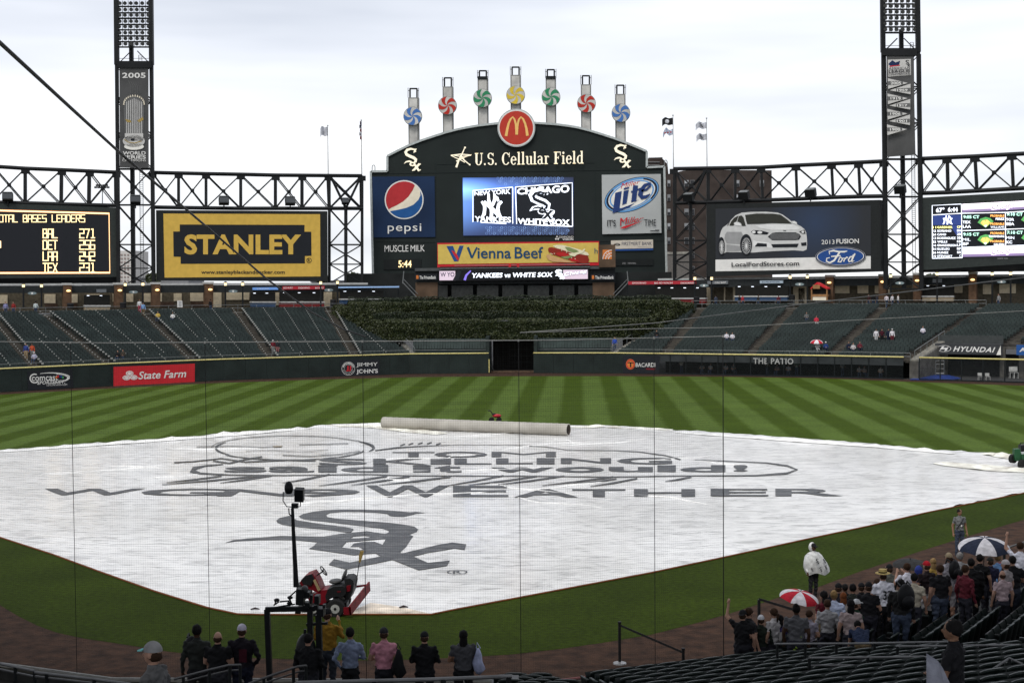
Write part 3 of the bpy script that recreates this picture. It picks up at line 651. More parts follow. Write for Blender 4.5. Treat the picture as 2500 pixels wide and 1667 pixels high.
def build_stand(B, T, rows, parent, aisle_w=1.25, dots=False, skip_edge=(True, True)):
    tr = MB(); ai = MB(); nn = len(B)
    rowl = []
    for k in range(rows+1):
        t = k/rows; rowl.append([B[i].lerp(T[i], t) for i in range(nn)])
    rise = (T[0].z-B[0].z)/rows
    for k in range(rows):
        a, b = rowl[k], rowl[k+1]; z = a[0].z
        for i in range(nn-1):
            p0, p1, q1, q0 = lift(a[i], z), lift(a[i+1], z), lift(b[i+1], z), lift(b[i], z)
            tr.face([p0, p1, q1, q0]); tr.face([lift(p0, z-rise), lift(p1, z-rise), p1, p0])
            d = (p1-p0); Lk = d.length; d.normalize(); out = (q0-p0); out = (out-d*out.dot(d)).normalized()
            s0, s1 = aisle_w/2 if (i > 0 or skip_edge[0]) else 0.1, aisle_w/2 if (i < nn-2 or skip_edge[1]) else 0.1
            ns = int((Lk-s0-s1)/0.52)
            if ns <= 0: continue
            ang = math.atan2(d.y, d.x); u0 = s0+(Lk-s0-s1-ns*0.52)/2
            for j in range(ns):
                c = p0+d*(u0+0.26+0.52*j)+out*0.45; SEATS.append((c, ang))
            if dots:
                per = max(1, round(Lk/2.9))
                for j in range(per+1):
                    f = s0+(Lk-s0-s1)*j/per; DOTS.append((p0+d*f+out*0.25+Vector((0, 0, 0.72)), ang, 0.085 if j else 0.2))
    # aisles: brighter stair strips, half-height steps
    for i in range(nn):
        if (i == 0 and not skip_edge[0]) or (i == nn-1 and not skip_edge[1]): continue
        for k in range(rows):
            for hstep in (0, 1):
                a = B[i].lerp(T[i], (k+hstep*0.5)/rows); b = B[i].lerp(T[i], (k+hstep*0.5+0.5)/rows)
                nb = (B[min(i+1, nn-1)]-B[max(i-1, 0)]); nb.z = 0; nb.normalize(); z = B[i].z+rise*(k+hstep*0.5)+0.012
                w = aisle_w/2-0.05; l, r = a-nb*w, a+nb*w; l2, r2 = b-nb*w, b+nb*w
                ai.face([lift(l, z), lift(r, z), lift(r2, z), lift(l2, z)]); ai.face([lift(l, z-rise/2), lift(r, z-rise/2), lift(r, z), lift(l, z)])
    tr.build('seating_step', STEP, parent, kind='stuff'); ai.build('aisle_stair', AISLE, parent, kind='stuff')
    return rowl
nodesL = [(-330, -500), (-190, -330), (-40, -150), (92, -20), (268, 107), (475, 350), (666, 578), (869, 804), (1007, 836)]
LTH = thing('left_stand', 'stepped left outfield grandstand with rows of dark green seats, nearly empty', 'grandstand', (-40, 118, 0))
B_, T_ = stand('l', '', nodesL, WALL_L)
for i, tz in enumerate(T_): tz.z = 7.35
rowsL = build_stand(B_, T_, ROWS, LTH, dots=True, skip_edge=(True, False))
nodesR = [(1500, 1690), (1623, 1715), (1826, 1940), (2027, 2165), (2219, 2411)]
polyR = PADW[:2]+PAT[1:]
RTH = thing('right_stand', 'stepped right outfield grandstand with dark green seats and a few scattered fans', 'grandstand', (30, 122, 0))
BR, TR = stand('r', '', nodesR, polyR)
for tz in TR: tz.z = 7.35
rowsR = build_stand(BR, TR, ROWS, RTH, skip_edge=(False, True))
# raised stand beyond the bullpen: shorter, starts above the sign
B2 = [BR[-1].lerp(TR[-1], 0.32), None, None]; T2 = [TR[-1].copy(), None, None]
def zpt(px, py, z): return on_z(px, py, z)
polyB = PAT[1:]+BULL_R[1:]
for i, (bx, tx) in enumerate([(2475, 2600), (2640, 2790)]):
    q = surf_at(bx, 832, polyB, 8.0); B2[i+1] = Vector((q.x, q.y, B2[0].z)); q = surf_at(tx, 735, polyB, DEPTH+1); T2[i+1] = Vector((q.x, q.y, 7.35))
B2TH = thing('bullpen_stand', 'raised block of dark green seats above the white lettered bullpen sign', 'grandstand', (55, 115, 0))
rows2 = build_stand(B2, T2, 17, B2TH, skip_edge=(False, True))
def seat_far(mb, c, ang, var):
    """tip-up seat: curved back, folded pan, standard"""
    R = Matrix.Rotation(ang, 3, 'Z')
    def W(x, y, z): return c+R@Vector((x, y, z))
    h = 0.80+var*0.02
    # back (two facets, slightly curved), seen from the field: front faces towards the field
    mb.add([W(-0.235, 0.20, 0.36), W(0, 0.25, 0.36), W(0.235, 0.20, 0.36), W(0.235, 0.28, h-0.03), W(0, 0.33, h), W(-0.235, 0.28, h-0.03)], [(0, 1, 4, 5), (1, 2, 3, 4)], 0)
    mb.add([W(-0.235, 0.28, h-0.03), W(0, 0.33, h), W(0.235, 0.28, h-0.03), W(0.235, 0.32, h-0.03), W(0, 0.37, h), W(-0.235, 0.32, h-0.03)], [(0, 1, 4, 5), (1, 2, 3, 4)], 1)
    mb.add([W(-0.2, 0.16, 0.30), W(0.2, 0.16, 0.30), W(0.2, 0.02+var*0.02, 0.55), W(-0.2, 0.02+var*0.02, 0.55)], [(0, 1, 2, 3)], 1)
    mb.add([W(-0.26, 0.0, 0.0), W(-0.26, 0.26, 0.0), W(-0.26, 0.22, 0.56), W(-0.26, -0.06, 0.56)], [(0, 1, 2, 3)], 0)
fs = MB()
for c, a in SEATS: seat_far(fs, c, a, rnd.uniform(-1, 1))
fs.build('outfield_seat', [SEATG, SEATG2], kind='stuff', label='thousands of dark green tip-up seats filling both outfield grandstands', cat='seats')
dm = MB()
for c, a, w in DOTS: dm.box(c, (w, 0.1, 0.1 if w < .1 else .16), a)
dm.build('aisle_armrest', WSPOT, LTH, kind='stuff')
# row-end posts/rails in front of first row (just behind the wall)
def rail_line(name, label, pts, h=1.0, posts=2.0, m=None, parent=None, bars=2, r=0.03, cat='railing'):
    th = thing(name, label, cat, tuple(pts[0])) if label else parent; m = m or mat('grey_pipe', (0.17, 0.18, 0.18), 0.4, metal=0.3, var=0.15)
    for k in range(bars):
        t = MB(); t.tube([p+Vector((0, 0, h*(1-k*0.45))) for p in pts], r, 6); t.build('rail', m, th)
    for a, b in zip(pts, pts[1:]):
        n = max(1, int((b-a).length/posts))
        for i in range(n+1 if b is pts[-1] else n):
            q = a.lerp(b, i/n); t = MB(); t.tube([q, q+Vector((0, 0, h))], r, 6); t.build('rail_post', m, th)
    return th
PIPE = mat('grey_pipe', (0.17, 0.18, 0.18), 0.4, metal=0.3, var=0.15)
rail_line('front_railing', 'thin grey pipe railing along the top of the left wall, before the seats', [lift(p+Vector((0, 0, 0)), 2.0) for p in [b-Vector((0.1, 0.2, 0)) for b in B_[2:]]], h=0.85, posts=3.2)
rail_line('front_railing', 'thin grey pipe railing above the patio fence, before the right seats', [lift(b-Vector((-0.1, 0.25, 0)), 2.0) for b in BR], h=0.85, posts=3.2)
rail_line('top_railing', 'grey railing along the concourse edge at the top of the left stand', [lift(t+Vector((0, 0.6, 0)), 7.4) for t in T_[2:]], h=0.9, posts=2.4)
rail_line('top_railing', 'grey railing along the concourse edge at the top of the right stand', [lift(t+Vector((0, 0.6, 0)), 7.4) for t in TR], h=0.9, posts=2.4)
# ramp edge walls with rail: stand ends
def edge_ramp(name, label, a, b, w=0.5, off=0.25, h=0.9, upto=1.0):
    th = thing(name, label, 'stair', tuple(a)); b = a.lerp(b, upto); d = (b-a); dd = Vector((d.x, d.y, 0)).normalized(); s = Vector((-dd.y, dd.x, 0))
    mb = MB(); n = int(d.length/0.45)
    for i in range(n):
        p = a.lerp(b, i/n); mb.box((p.x, p.y, p.z/2+0.1), (w, Vector((d.x, d.y, 0)).length/n*1.02, p.z+0.2), math.atan2(s.y, s.x))
    mb.build('stair_flight', CONC_L, th, kind='stuff'); dk = MB()
    for i in range(n): p = a.lerp(b, i/n); dk.box((p.x, p.y, p.z/2-.05), (w+.06, Vector((d.x, d.y, 0)).length/n*1.1, p.z+.1), math.atan2(s.y, s.x))
    dk.build('stair_side', CONC, th, kind='stuff')
    t = MB(); t.tube([a+s*0+Vector((0, 0, h+0.2)), b+Vector((0, 0, h+0.2))], 0.035, 6); t.build('rail', PIPE, th)
    for i in range(0, 6): q = a.lerp(b, i/5); t = MB(); t.tube([q, q+Vector((0, 0, h+0.2))], 0.03, 6); t.build('rail_post', PIPE, th)
    return th
edge_ramp('end_stair', 'pale concrete end stair with rail at the right tip of the left stand', B_[-1]+Vector((0.3, 0, 0)), T_[-1]+Vector((4.0, 0, 0)), upto=0.28)
edge_ramp('end_stair', 'pale concrete end stair with rail beside the person in blue at the gate side', BR[0]-Vector((0.4, 0, 0)), TR[0]-Vector((0.6, 0, 0)), upto=0.32)
edge_ramp('end_stair', 'long pale concrete stair with rail between patio seats and bullpen sign', BR[-1]+Vector((0.6, -0.1, 0)), TR[-1]+Vector((0.6, 0, 0)), w=0.9, upto=0.36)
# ---------------------------------------------------------------- patio interior
pb = offs(PAT, 4.2); room = MB()
for a, b in zip(pb, pb[1:]): room.prism([lift(a, 0), lift(b, 0), lift(b, 2.0), lift(a, 2.0)], outn(a, b)*0.3)
struct('patio_back_wall', room, DARKW)
# concrete band and underside of the stands above patio
und = MB()
P0 = offs(PAT, 0.3); P1 = offs(PAT, 4.4)
for i in range(len(PAT)-1): und.prism([lift(P0[i], 1.86), lift(P0[i+1], 1.86), lift(P1[i+1], 1.86), lift(P1[i], 1.86)], Vector((0, 0, 0.1)))
struct('patio_ceiling', und, DARKW)

# ================================================================ CENTRE: gate, batter's-eye hedges
pc = yplane(127.5)
gate = thing('centre_gate', 'dark open passage through the centre of the outfield wall, below the hedges', 'gate', (0, 124, 0))
mb = MB(); mb.box((-2.95, 124.8, 2.2), (0.4, 5.2, 4.4)); mb.build('side_wall', mat('grey_green_pier', (0.02, 0.028, 0.026), 0.7, var=0.2), gate)
mb = MB(); mb.box((2.85, 124.8, 2.2), (0.4, 5.2, 4.4)); mb.build('side_wall', MATS['grey_green_pier'], gate)
mb = MB(); mb.box((0, 130.0, 2.7), (5.5, 0.3, 5.4)); mb.build('back_wall', DARKW, gate)
mb = MB(); mb.box((-0.05, 127.8, 4.7), (6.2, 4.6, 0.3)); mb.build('lintel', DARKW, gate)
for i in range(7):
    mb = MB(); mb.box((-2.2+i*0.75, 129.2, 1.7), (0.06, 0.06, 3.3)); mb.build('fence_bar', FRAME, gate)
for z in (0.9, 1.7, 2.5, 3.3):
    mb = MB(); mb.box((0.8, 129.1, z), (2.6, 0.05, 0.05)); mb.build('fence_bar', FRAME, gate)
mb = MB(); mb.box((-0.05, 123.6, 0.1), (5.2, 0.5, 0.2)); mb.build('threshold', mat('brick_threshold', (0.09, 0.06, 0.04), 0.9, var=0.3, scale=4), gate)
GSL = mat('green_slats', (0.032, 0.046, 0.043), 0.6, var=0.2, scale=0.8)
def slat_screen(name, label, x0, x1, y, z0, z1, n):
    th = thing(name, label, 'screen', ((x0+x1)/2, y, 0)); w = (x1-x0)/n
    for i in range(n):
        mb = MB(); x = x0+w*(i+0.5); lean = 0.35
        mb.prism([(x-w*0.42, y, z0), (x+w*0.42, y, z0), (x+w*0.42, y+lean, z1), (x-w*0.42, y+lean, z1)], (0, 0.08, 0)); mb.build('slat', GSL, th)
    mb = MB(); mb.box(((x0+x1)/2, y+0.5, (z0+z1)/2), (x1-x0, 0.3, z1-z0)); mb.build('backing', DARKW, th)
    for z in (z0-0.15, z0-0.5):
        mb = MB(); mb.bar((x0, y-0.05, z), (x1, y-0.05, z), 0.08); mb.build('rail', PIPE if z > z0-0.2 else GSL, th)
    mb = MB(); mb.box(((x0+x1)/2, y+0.3, (z0-0.6+2.0)/2+0.2), (x1-x0, 0.2, max(0.3, z0-0.3))); mb.build('base_board', GSL, th)
    return th
yS = 123.6; A = yplane(yS)
q0, q1 = A.at(1008, 830), A.at(1186, 830); t0 = A.at(1100, 827).z; b0 = A.at(1100, 851).z
slat_screen('slatted_screen', 'low green slatted screen below the hedge, left of the centre gate', q0.x, q1.x, yS, b0, t0, 27)
q0, q1 = A.at(1311, 830), A.at(1493, 830)
slat_screen('slatted_screen', 'low green slatted screen below the hedge, right of the centre gate', q0.x, q1.x, yS, b0, t0, 27)
# hedges: dark core plus thousands of leaf faces
LEAF = bpy.data.materials.new('hedge_leaf'); LEAF.use_nodes = True
lt = LEAF.node_tree; lp = lt.nodes['Principled BSDF']; gi = lt.nodes.new('ShaderNodeNewGeometry'); rr = lt.nodes.new('ShaderNodeValToRGB')
rr.color_ramp.elements[0].color = (0.013, 0.020, 0.004, 1); rr.color_ramp.elements[1].color = (0.044, 0.054, 0.011, 1)
lt.links.new(gi.outputs['Random Per Island'], rr.inputs[0]); lt.links.new(rr.outputs[0], lp.inputs['Base Color']); lp.inputs['Roughness'].default_value = 0.55
CORE = mat('hedge_core', (0.012, 0.019, 0.008), 0.9)
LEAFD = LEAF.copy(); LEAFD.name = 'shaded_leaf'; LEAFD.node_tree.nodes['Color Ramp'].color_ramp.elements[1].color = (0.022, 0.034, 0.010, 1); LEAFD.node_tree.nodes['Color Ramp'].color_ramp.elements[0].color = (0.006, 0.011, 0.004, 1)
def hedge(name, label, front, back, z0, z1, n, size=0.24, bulge=0.5, seed=1):
    """front/back: plan polylines (same count); leaves over front and top"""
    r = random.Random(seed); th = thing(name, label, 'hedge', tuple(front[len(front)//2])); core = MB(); lv = MB()
    F = [Vector((p[0], p[1], 0)) for p in front]; Bk = [Vector((p[0], p[1], 0)) for p in back]
    za = [z0]*len(F) if not isinstance(z0, list) else z0; zb = [z1]*len(F) if not isinstance(z1, list) else z1
    tot = sum((F[i+1]-F[i]).length for i in range(len(F)-1))
    for i in range(len(F)-1):
        a, b, c, d = F[i], F[i+1], Bk[i+1], Bk[i]
        vs = [lift(a, za[i]), lift(b, za[i+1]), lift(c, za[i+1]), lift(d, za[i]), lift(a, zb[i]-0.1), lift(b, zb[i+1]-0.1), lift(c, zb[i+1]-0.1), lift(d, zb[i]-0.1)]
        core.add(vs, [(3, 2, 1, 0), (4, 5, 6, 7), (0, 1, 5, 4), (1, 2, 6, 5), (2, 3, 7, 6), (3, 0, 4, 7)])
        m = int(n*(b-a).length/tot); o = -outn(a, b)
        for _ in range(m):
            u = r.random(); zz0 = za[i]+(za[i+1]-za[i])*u; zz1 = zb[i]+(zb[i+1]-zb[i])*u; hgt = zz1-zz0; dep = (d-a).length
            if r.random() < hgt/(hgt+dep*0.7): w = r.random(); p = a.lerp(b, u)+Vector((0, 0, zz0+hgt*w)); k = 0
            else: w = r.random(); p = a.lerp(b, u).lerp(d.lerp(c, u), w); p = lift(p, zz1); k = 1
            nn = mnoise.noise((p.x*0.45, p.z*0.8+seed, p.y*0.45))*1.3+mnoise.noise((p.x*1.4, p.z*1.6, seed))*0.6
            p = p+(o*max(.02, bulge*(0.4+nn)) if k == 0 else Vector((0, 0, 0.12+0.22*nn)))+Vector((r.uniform(-.1, .1), r.uniform(-.1, .1), r.uniform(-.06, .06)))
            s = size*r.uniform(0.6, 1.25); ax_ = Vector((r.gauss(0, 1), r.gauss(0, 1), r.gauss(0, 1))).normalized(); t1 = ax_.orthogonal().normalized()*s*0.5; t2 = ax_.cross(t1).normalized()*s*0.32
            lv.v += [tuple(p-t1), tuple(p+t2), tuple(p+t1), tuple(p-t2)]; q = len(lv.v); lv.f.append((q-4, q-3, q-2, q-1)); lv.m.append(0)
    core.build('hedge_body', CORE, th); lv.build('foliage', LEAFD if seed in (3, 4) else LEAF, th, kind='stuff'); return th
def hx(px, y): return yplane(y).at(px, 800).x
def hz_(px, py, y): return yplane(y).at(px, py).z
Y1, Y2, Y3, Y4 = 125.3, 130.5, 136.0, 141.0
hedge('hedge', 'lower dark ivy hedge bank directly above the centre gate and slatted screens', [(hx(905, Y1+3), Y1+4), (hx(960, Y1), Y1), (hx(1530, Y1), Y1), (hx(1600, Y1+3), Y1+4)], [(hx(905, Y1+3), Y2+1), (hx(960, Y1), Y2+1), (hx(1530, Y1), Y2+1), (hx(1600, Y1+3), Y2+1)], hz_(1250, 829, Y1), hz_(1250, 784, Y1), 42000, size=0.21, bulge=.35, seed=1)
hedge('hedge', 'upper ivy hedge bank above the dark ledge in front of the scoreboard', [(hx(850, Y3-1), Y2+4), (hx(905, Y2), Y2+0.6), (hx(1600, Y2), Y2+0.6), (hx(1660, Y3-1), Y2+4)], [(hx(850, Y3-1), Y3+4), (hx(905, Y2), Y3), (hx(1600, Y2), Y3), (hx(1660, Y3-1), Y3+4)], hz_(1250, 772, Y2), hz_(1250, 740, Y2), 42000, size=0.21, bulge=.35, seed=2)
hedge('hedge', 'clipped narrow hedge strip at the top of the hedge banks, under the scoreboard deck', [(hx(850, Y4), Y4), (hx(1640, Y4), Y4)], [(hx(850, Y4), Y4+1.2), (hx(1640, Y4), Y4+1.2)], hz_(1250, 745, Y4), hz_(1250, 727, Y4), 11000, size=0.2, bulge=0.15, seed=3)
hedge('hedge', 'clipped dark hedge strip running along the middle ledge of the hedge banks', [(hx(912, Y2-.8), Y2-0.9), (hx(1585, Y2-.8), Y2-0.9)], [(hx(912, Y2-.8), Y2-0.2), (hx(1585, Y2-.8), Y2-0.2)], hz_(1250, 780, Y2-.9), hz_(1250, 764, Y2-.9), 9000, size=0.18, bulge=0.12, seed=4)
hedge('hedge', 'rounded ivy mass on the left flank of the hedge banks beside the seats', [(hx(815, 138), 138), (hx(860, 133), 133), (hx(950, 126.5), 126.5)], [(hx(835, 142), 142), (hx(900, 137), 137), (hx(985, 130), 130)], [5.6, 4.4, 2.8], [7.9, 7.4, 5.6], 16000, size=0.26, seed=5)
hedge('hedge', 'rounded ivy mass on the right flank of the hedge banks beside the seats', [(hx(1555, 126.5), 126.5), (hx(1630, 132), 132), (hx(1692, 138), 138)], [(hx(1520, 130), 130), (hx(1590, 136), 136), (hx(1650, 142), 142)], [2.8, 4.4, 5.8], [5.4, 7.3, 8.0], 16000, size=0.26, seed=6)
und = MB(); und.face([(-24, Y1+1, 0.01), (22, Y1+1, 0.01), (26, 150, 0.01), (-28, 150, 0.01)]); struct('service_yard', und, DARKW)
# ================================================================ CENTRE SCOREBOARD
YB = 156.0; SB = yplane(YB); SBC = thing('scoreboard', 'huge dark green arched centre scoreboard with sponsor panels, letters and video screen', 'scoreboard', (4, YB, 0))
BODY = mat('scoreboard_green', (0.014, 0.019, 0.018), 0.6, var=0.1, scale=0.25)
TRIM = mat('silver_trim', (0.42, 0.45, 0.44), 0.4, metal=0.2, var=0.1)
outl = [(905.5,419),(946,418.5),(946,381.5),(970,369),(999,355),(1030,343),(1060,333),(1088,324),(1115,317),(1142,311.5),(1169,307),(1213,302),(1259,300),(1305,300.5),(1356,304),(1384,307.5),(1411,312),(1438,319),(1465,327),(1496,337),(1526,348),(1553,359),(1579,370),(1579,409),(1621.5,407),(1627,667),(911,673)]
BK = Vector((0, 1, 0))
panel(SB, outl, 3.0, BODY, 'board_body', SBC)
mb = MB(); P = [SB.at(x, y, 0.12) for x, y in outl]
for a, b in zip(P, P[1:]+P[:1]): mb.bar(a, b, 0.3, 0.3)
mb.build('edge_trim', TRIM, SBC)
# seams of the cladding, recessed lines built as thin proud battens
SEAM = mat('seam_line', (0.012, 0.018, 0.018), 0.6, var=0)
for x0, y0, x1, y1 in [(907, 425, 1623, 414), (946, 420, 948, 672), (1063, 396, 1066, 590), (1452, 415, 1455, 590), (1068, 402, 1452, 398), (1455, 590, 1625, 588), (908, 590, 1063, 592)]:
    mb = MB(); mb.bar(SB.at(x0, y0, 0.02), SB.at(x1, y1, 0.02), 0.07, 0.04); mb.build('cladding_seam', SEAM, SBC)
# corner loops
for cx, y in [(908, 418), (1625, 406)]:
    mb = MB(); mb.tube([SB.at(cx-2, y, 0)+BK*1.0, SB.at(cx-2, y-12, 0)+BK*1.0, SB.at(cx, y-16, 0)+BK*1.0, SB.at(cx+3, y-16, 0)+BK*1.0, SB.at(cx+5, y-12, 0)+BK*1.0, SB.at(cx+5, y, 0)+BK*1.0], 0.06, 5); mb.build('ladder_hoop', PIPE, SBC)
CREAM = mat('backlit_cream', (0.95, 0.86, 0.66), 0.5, var=0, emit=0.25)
GOLDH = mat('letter_glow_edge', (0.25, 0.15, 0.04), 0.5, var=0)
# ---- name letters -----------------------------------------------------
p = Print(SB.at, 0.1, 0.02)
def serif_text(p, txt, x0, y0, x1, y1, m, sk=0.0):
    """letters drawn as strokes with slab serifs; widths in relative units"""
    Wd = {'U': 1.0, 'S': .8, '.': .32, ' ': .35, 'C': .95, 'e': .68, 'l': .42, 'u': .78, 'a': .72, 'r': .58, 'F': .85, 'i': .42, 'd': .78, 'N': 1.0, 'I': .5, 'R': .9, 'T': .85, 'M': 1.2, 'B': .85, 'A': .95, 'K': .95}
    tot = sum(Wd[c]+.06 for c in txt); k = (x1-x0)/tot; H = y1-y0; x = x0
    def q(u, v): return (x+u*k, y1-v*H+sk*(x+u*k-x0))
    def V(u, a, b, w=.2): p.poly([q(u-w/2, b), q(u+w/2, b), q(u+w/2, a), q(u-w/2, a)], m)
    def Hb(u0, u1, v, w=.07): p.poly([q(u0, v+w/2), q(u1, v+w/2), q(u1, v-w/2), q(u0, v-w/2)], m)
    def A_(cu, cv, ru, rv, a0, a1, wt=.2, wn=.07, n=14):
        o = []; i_ = []
        for j in range(n+1):
            a = math.radians(a0+(a1-a0)*j/n); w = wn+(wt-wn)*abs(math.cos(a))
            wv = w*k/H
            o.append(q(cu+(ru)*math.cos(a), cv+(rv)*math.sin(a))); i_.append(q(cu+(ru-w)*math.cos(a), cv+(rv-max(.07, wv*.5))*math.sin(a)))
        for j in range(n): p.poly([o[j], o[j+1], i_[j+1], i_[j]], m)
    for c in txt:
        w = Wd[c]; p.layer(1)
        if c == 'U': V(.25, .22, 1, .22); V(.82, .3, 1, .09); Hb(.06, .46, .97); Hb(.66, .98, .97); p.layer(1); A_(.5, .33, .36, .34, 180, 360, .2)
        elif c == 'S': A_(.4, .74, .34, .27, 20, 270, .18, .07); p.layer(1); A_(.42, .27, .36, .28, -160, 90, .2, .08); V(.7, .72, .98, .07)
        elif c == '.': p.poly([q(.05, .15), q(.22, .15), q(.22, 0), q(.05, 0)], m)
        elif c == 'C': A_(.5, .5, .46, .52, 38, 322, .22, .08, 20); p.layer(1); V(.87, .62, 1.0, .07)
        elif c == 'e': A_(.35, .34, .33, .36, 0, 325, .18, .07, 18); p.layer(1); Hb(.1, .66, .37)
        elif c == 'a': A_(.3, .52, .27, .18, 10, 170, .12, .07); V(.5, .06, .55, .17); p.layer(1); A_(.3, .2, .27, .22, 30, 330, .16, .07); Hb(.5, .72, .04)
        elif c == 'l': V(.2, 0, 1.04, .18); Hb(.02, .4, .03); Hb(.02, .2, 1.0)
        elif c == 'i': V(.2, 0, .68, .18); Hb(.02, .4, .03); Hb(.02, .2, .65); p.layer(1); A_(.2, .9, .12, .1, 0, 360, .12, .1, 10)
        elif c == 'u': V(.2, .12, .68, .18); V(.62, 0, .68, .18); Hb(.02, .2, .65); Hb(.46, .6, .65); Hb(.62, .8, .03); p.layer(1); A_(.36, .17, .26, .19, 180, 300, .16)
        elif c == 'r': V(.2, 0, .68, .18); Hb(.02, .42, .03); Hb(.02, .2, .65); p.layer(1); A_(.4, .5, .17, .19, 20, 160, .1, .09)
        elif c == 'd': V(.58, 0, 1.04, .18); Hb(.42, .56, 1.0); Hb(.6, .78, .03); p.layer(1); A_(.36, .34, .34, .36, 40, 320, .18, .07, 16)
        elif c == 'F': V(.26, 0, 1, .22); Hb(.05, .5, .03); Hb(.05, .8, .97); Hb(.3, .58, .52); p.layer(1); V(.78, .7, 1.0, .07); V(.56, .4, .64, .06)
        elif c != ' ': p.text(c, x, y0, x+w*k, y1, m, bold=0.02)
        x += (w+.06)*k
serif_text(p, 'U.S. Cellular Field', 1158, 374.5, 1426, 404, CREAM, sk=-0.013)
p.build(SBC, {'backlit_cream': 'club_name_lettering'}); p.layer(-30)
# star swoosh
for pts, w in [([(1101,380),(1125,377),(1151,379),(1133,385),(1114,394)], 2.6), ([(1135,361),(1128,377),(1120,392),(1114,409)], [2,3,4,5]), ([(1124,380),(1134,392),(1146,402)], [5,3,2]), ([(1101,380),(1113,386),(1121,389),(1135,397)], 2), ([(1104,379),(1125,383),(1150,380)], 2)]: p.stroke(pts, w, CREAM); p.layer(1)
p.ellipse(1135.5, 361, 2.4, 2.4, CREAM, n=10); p.ellipse(1147, 402.5, 2.2, 2.2, CREAM, n=10)
def sox_vertical(p, x0, y0, x1, y1, m, w=1.0):
    """upright club monogram: gothic S with small o and x stepping down to the right"""
    X = lambda u: x0+u*(x1-x0); Y = lambda v: y0+v*(y1-y0); k = (x1-x0)*w
    S_ = [(.70,.14),(.60,.03),(.40,.0),(.18,.05),(.09,.15),(.14,.25),(.35,.33),(.58,.40),(.70,.48),(.68,.57),(.56,.62)]
    p.stroke([(X(a), Y(b)) for a, b in S_], [k*t for t in (.08,.10,.14,.17,.2,.2,.2,.2,.2,.17,.06)], m); p.layer(1)
    p.poly([(X(a), Y(b)) for a, b in [(.64,.0),(.76,.0),(.58,.20),(.56,.14)]], m); p.layer(1)
    p.stroke([(X(a), Y(b)) for a, b in [(.0,.66),(.12,.58),(.3,.55),(.45,.58)]], [k*t for t in (.02,.09,.12,.1)], m); p.layer(1)
    p.ellipse(X(.5), Y(.68), (x1-x0)*.19, (y1-y0)*.1, m, inner=0.42, n=8); p.layer(1)
    p.stroke([(X(.48), Y(.97)), (X(.6), Y(.93)), (X(.9), Y(.68)), (X(1.0), Y(.68))], [k*.05, k*.15, k*.15, k*.05], m); p.layer(1)
    p.stroke([(X(.55), Y(.72)), (X(.68), Y(.74)), (X(.88), Y(.97)), (X(1.0), Y(.93))], [k*.05, k*.15, k*.15, k*.05], m); p.layer(1)
p.build(SBC, {'backlit_cream': 'star_emblem'}); sox_vertical(p, 987, 364, 1028, 419, CREAM, 0.85); p.build(SBC, {'backlit_cream': 'club_monogram'}); sox_vertical(p, 1499, 355, 1540, 411, CREAM, 0.85)
p.build(SBC, {'backlit_cream': 'club_monogram'})
# ---- round arches sign -------------------------------------------------
def disc(plane, cx, cy, r0, r1, n, off, depth, m, name, parent):
    mb = MB(); mb.prism([plane.at(cx+r0*math.cos(2*PI*i/n), cy+r1*math.sin(2*PI*i/n), off) for i in range(n)], Vector((0, depth, 0))); return mb.build(name, m, parent)
disc(SB, 1261, 313.5, 46, 46.5, 56, 0.55, 1.2, TRIM, 'round_sign_rim', SBC)
MRED = ink('arches_red', (0.47, 0.045, 0.028)); MGOLD = ink('arches_gold', (0.80, 0.50, 0.16))
p = Print(SB.at, 0.57, 0.02); p.ellipse(1261, 313.5, 43.5, 44, WHT, n=56); p.layer(1); p.ellipse(1261, 313.5, 40.8, 41, MRED, n=56); p.layer(1)
def ax2(x, y): return (1180+x/7.468, 160+y/7.468)
p.stroke([ax2(*q) for q in [(418,1297),(440,1170),(465,1070),(500,990),(540,950),(575,1000),(598,1090),(608,1200),(612,1272)]], [6.6,6,5.2,4.6,3.6,4.6,5.2,6,6.6], MGOLD); p.layer(1)
p.stroke([ax2(*q) for q in [(612,1272),(616,1200),(628,1090),(650,1000),(690,950),(730,990),(765,1070),(790,1170),(806,1292)]], [6.6,6,5.2,4.6,3.6,4.6,5.2,6,6.6], MGOLD)
p.build(SBC, {'arches_gold': 'golden_arches', 'arches_red': 'red_disc', 'white_print': 'white_ring'})
# ---- cola panel ---------------------------------------------------------
COLAB = mat('deep_blue_panel', (0.010, 0.026, 0.07), 0.5, var=0.18, scale=0.12)
panel(SB, [(908.6, 432), (1061, 431), (1063, 579), (912, 580)], 0.15, COLAB, 'sponsor_panel', SBC, 0.16)
p = Print(SB.at, 0.19, 0.015); CR = 47.5; cx, cy = 987, 488
p.ellipse(cx, cy, CR, CR, WHT); p.layer(1)
COLR = ink('cola_red', (0.42, 0.03, 0.035)); COLU = ink('cola_blue', (0.015, 0.085, 0.26)); CREAMP = ink('cream_print', (0.75, 0.68, 0.54))
r = 44.5
def cpt(a): return (cx+r*math.cos(math.radians(a)), cy-r*math.sin(math.radians(a)))
p.ellipse(cx, cy, r, r, CREAMP); p.layer(1)
wave = [(1013,453.5),(1008,465),(998,480),(985,492),(970,501),(955,508),(949.5,512)]
p.poly([cpt(a) for a in range(212, 51, -6)]+wave[0:], COLR)
low = [(953,516),(972,512.5),(992,508),(1010,500),(1022,488),(1027,477),(1026,467)]
p.poly(low+[cpt(a) for a in range(24, -144, -6)], COLU); p.layer(1)
p.text('pepsi', 947, 546, 1029, 571, WHT, bold=0.0, space=1.08); p.build(SBC, {'white_print': 'sponsor_lettering'})
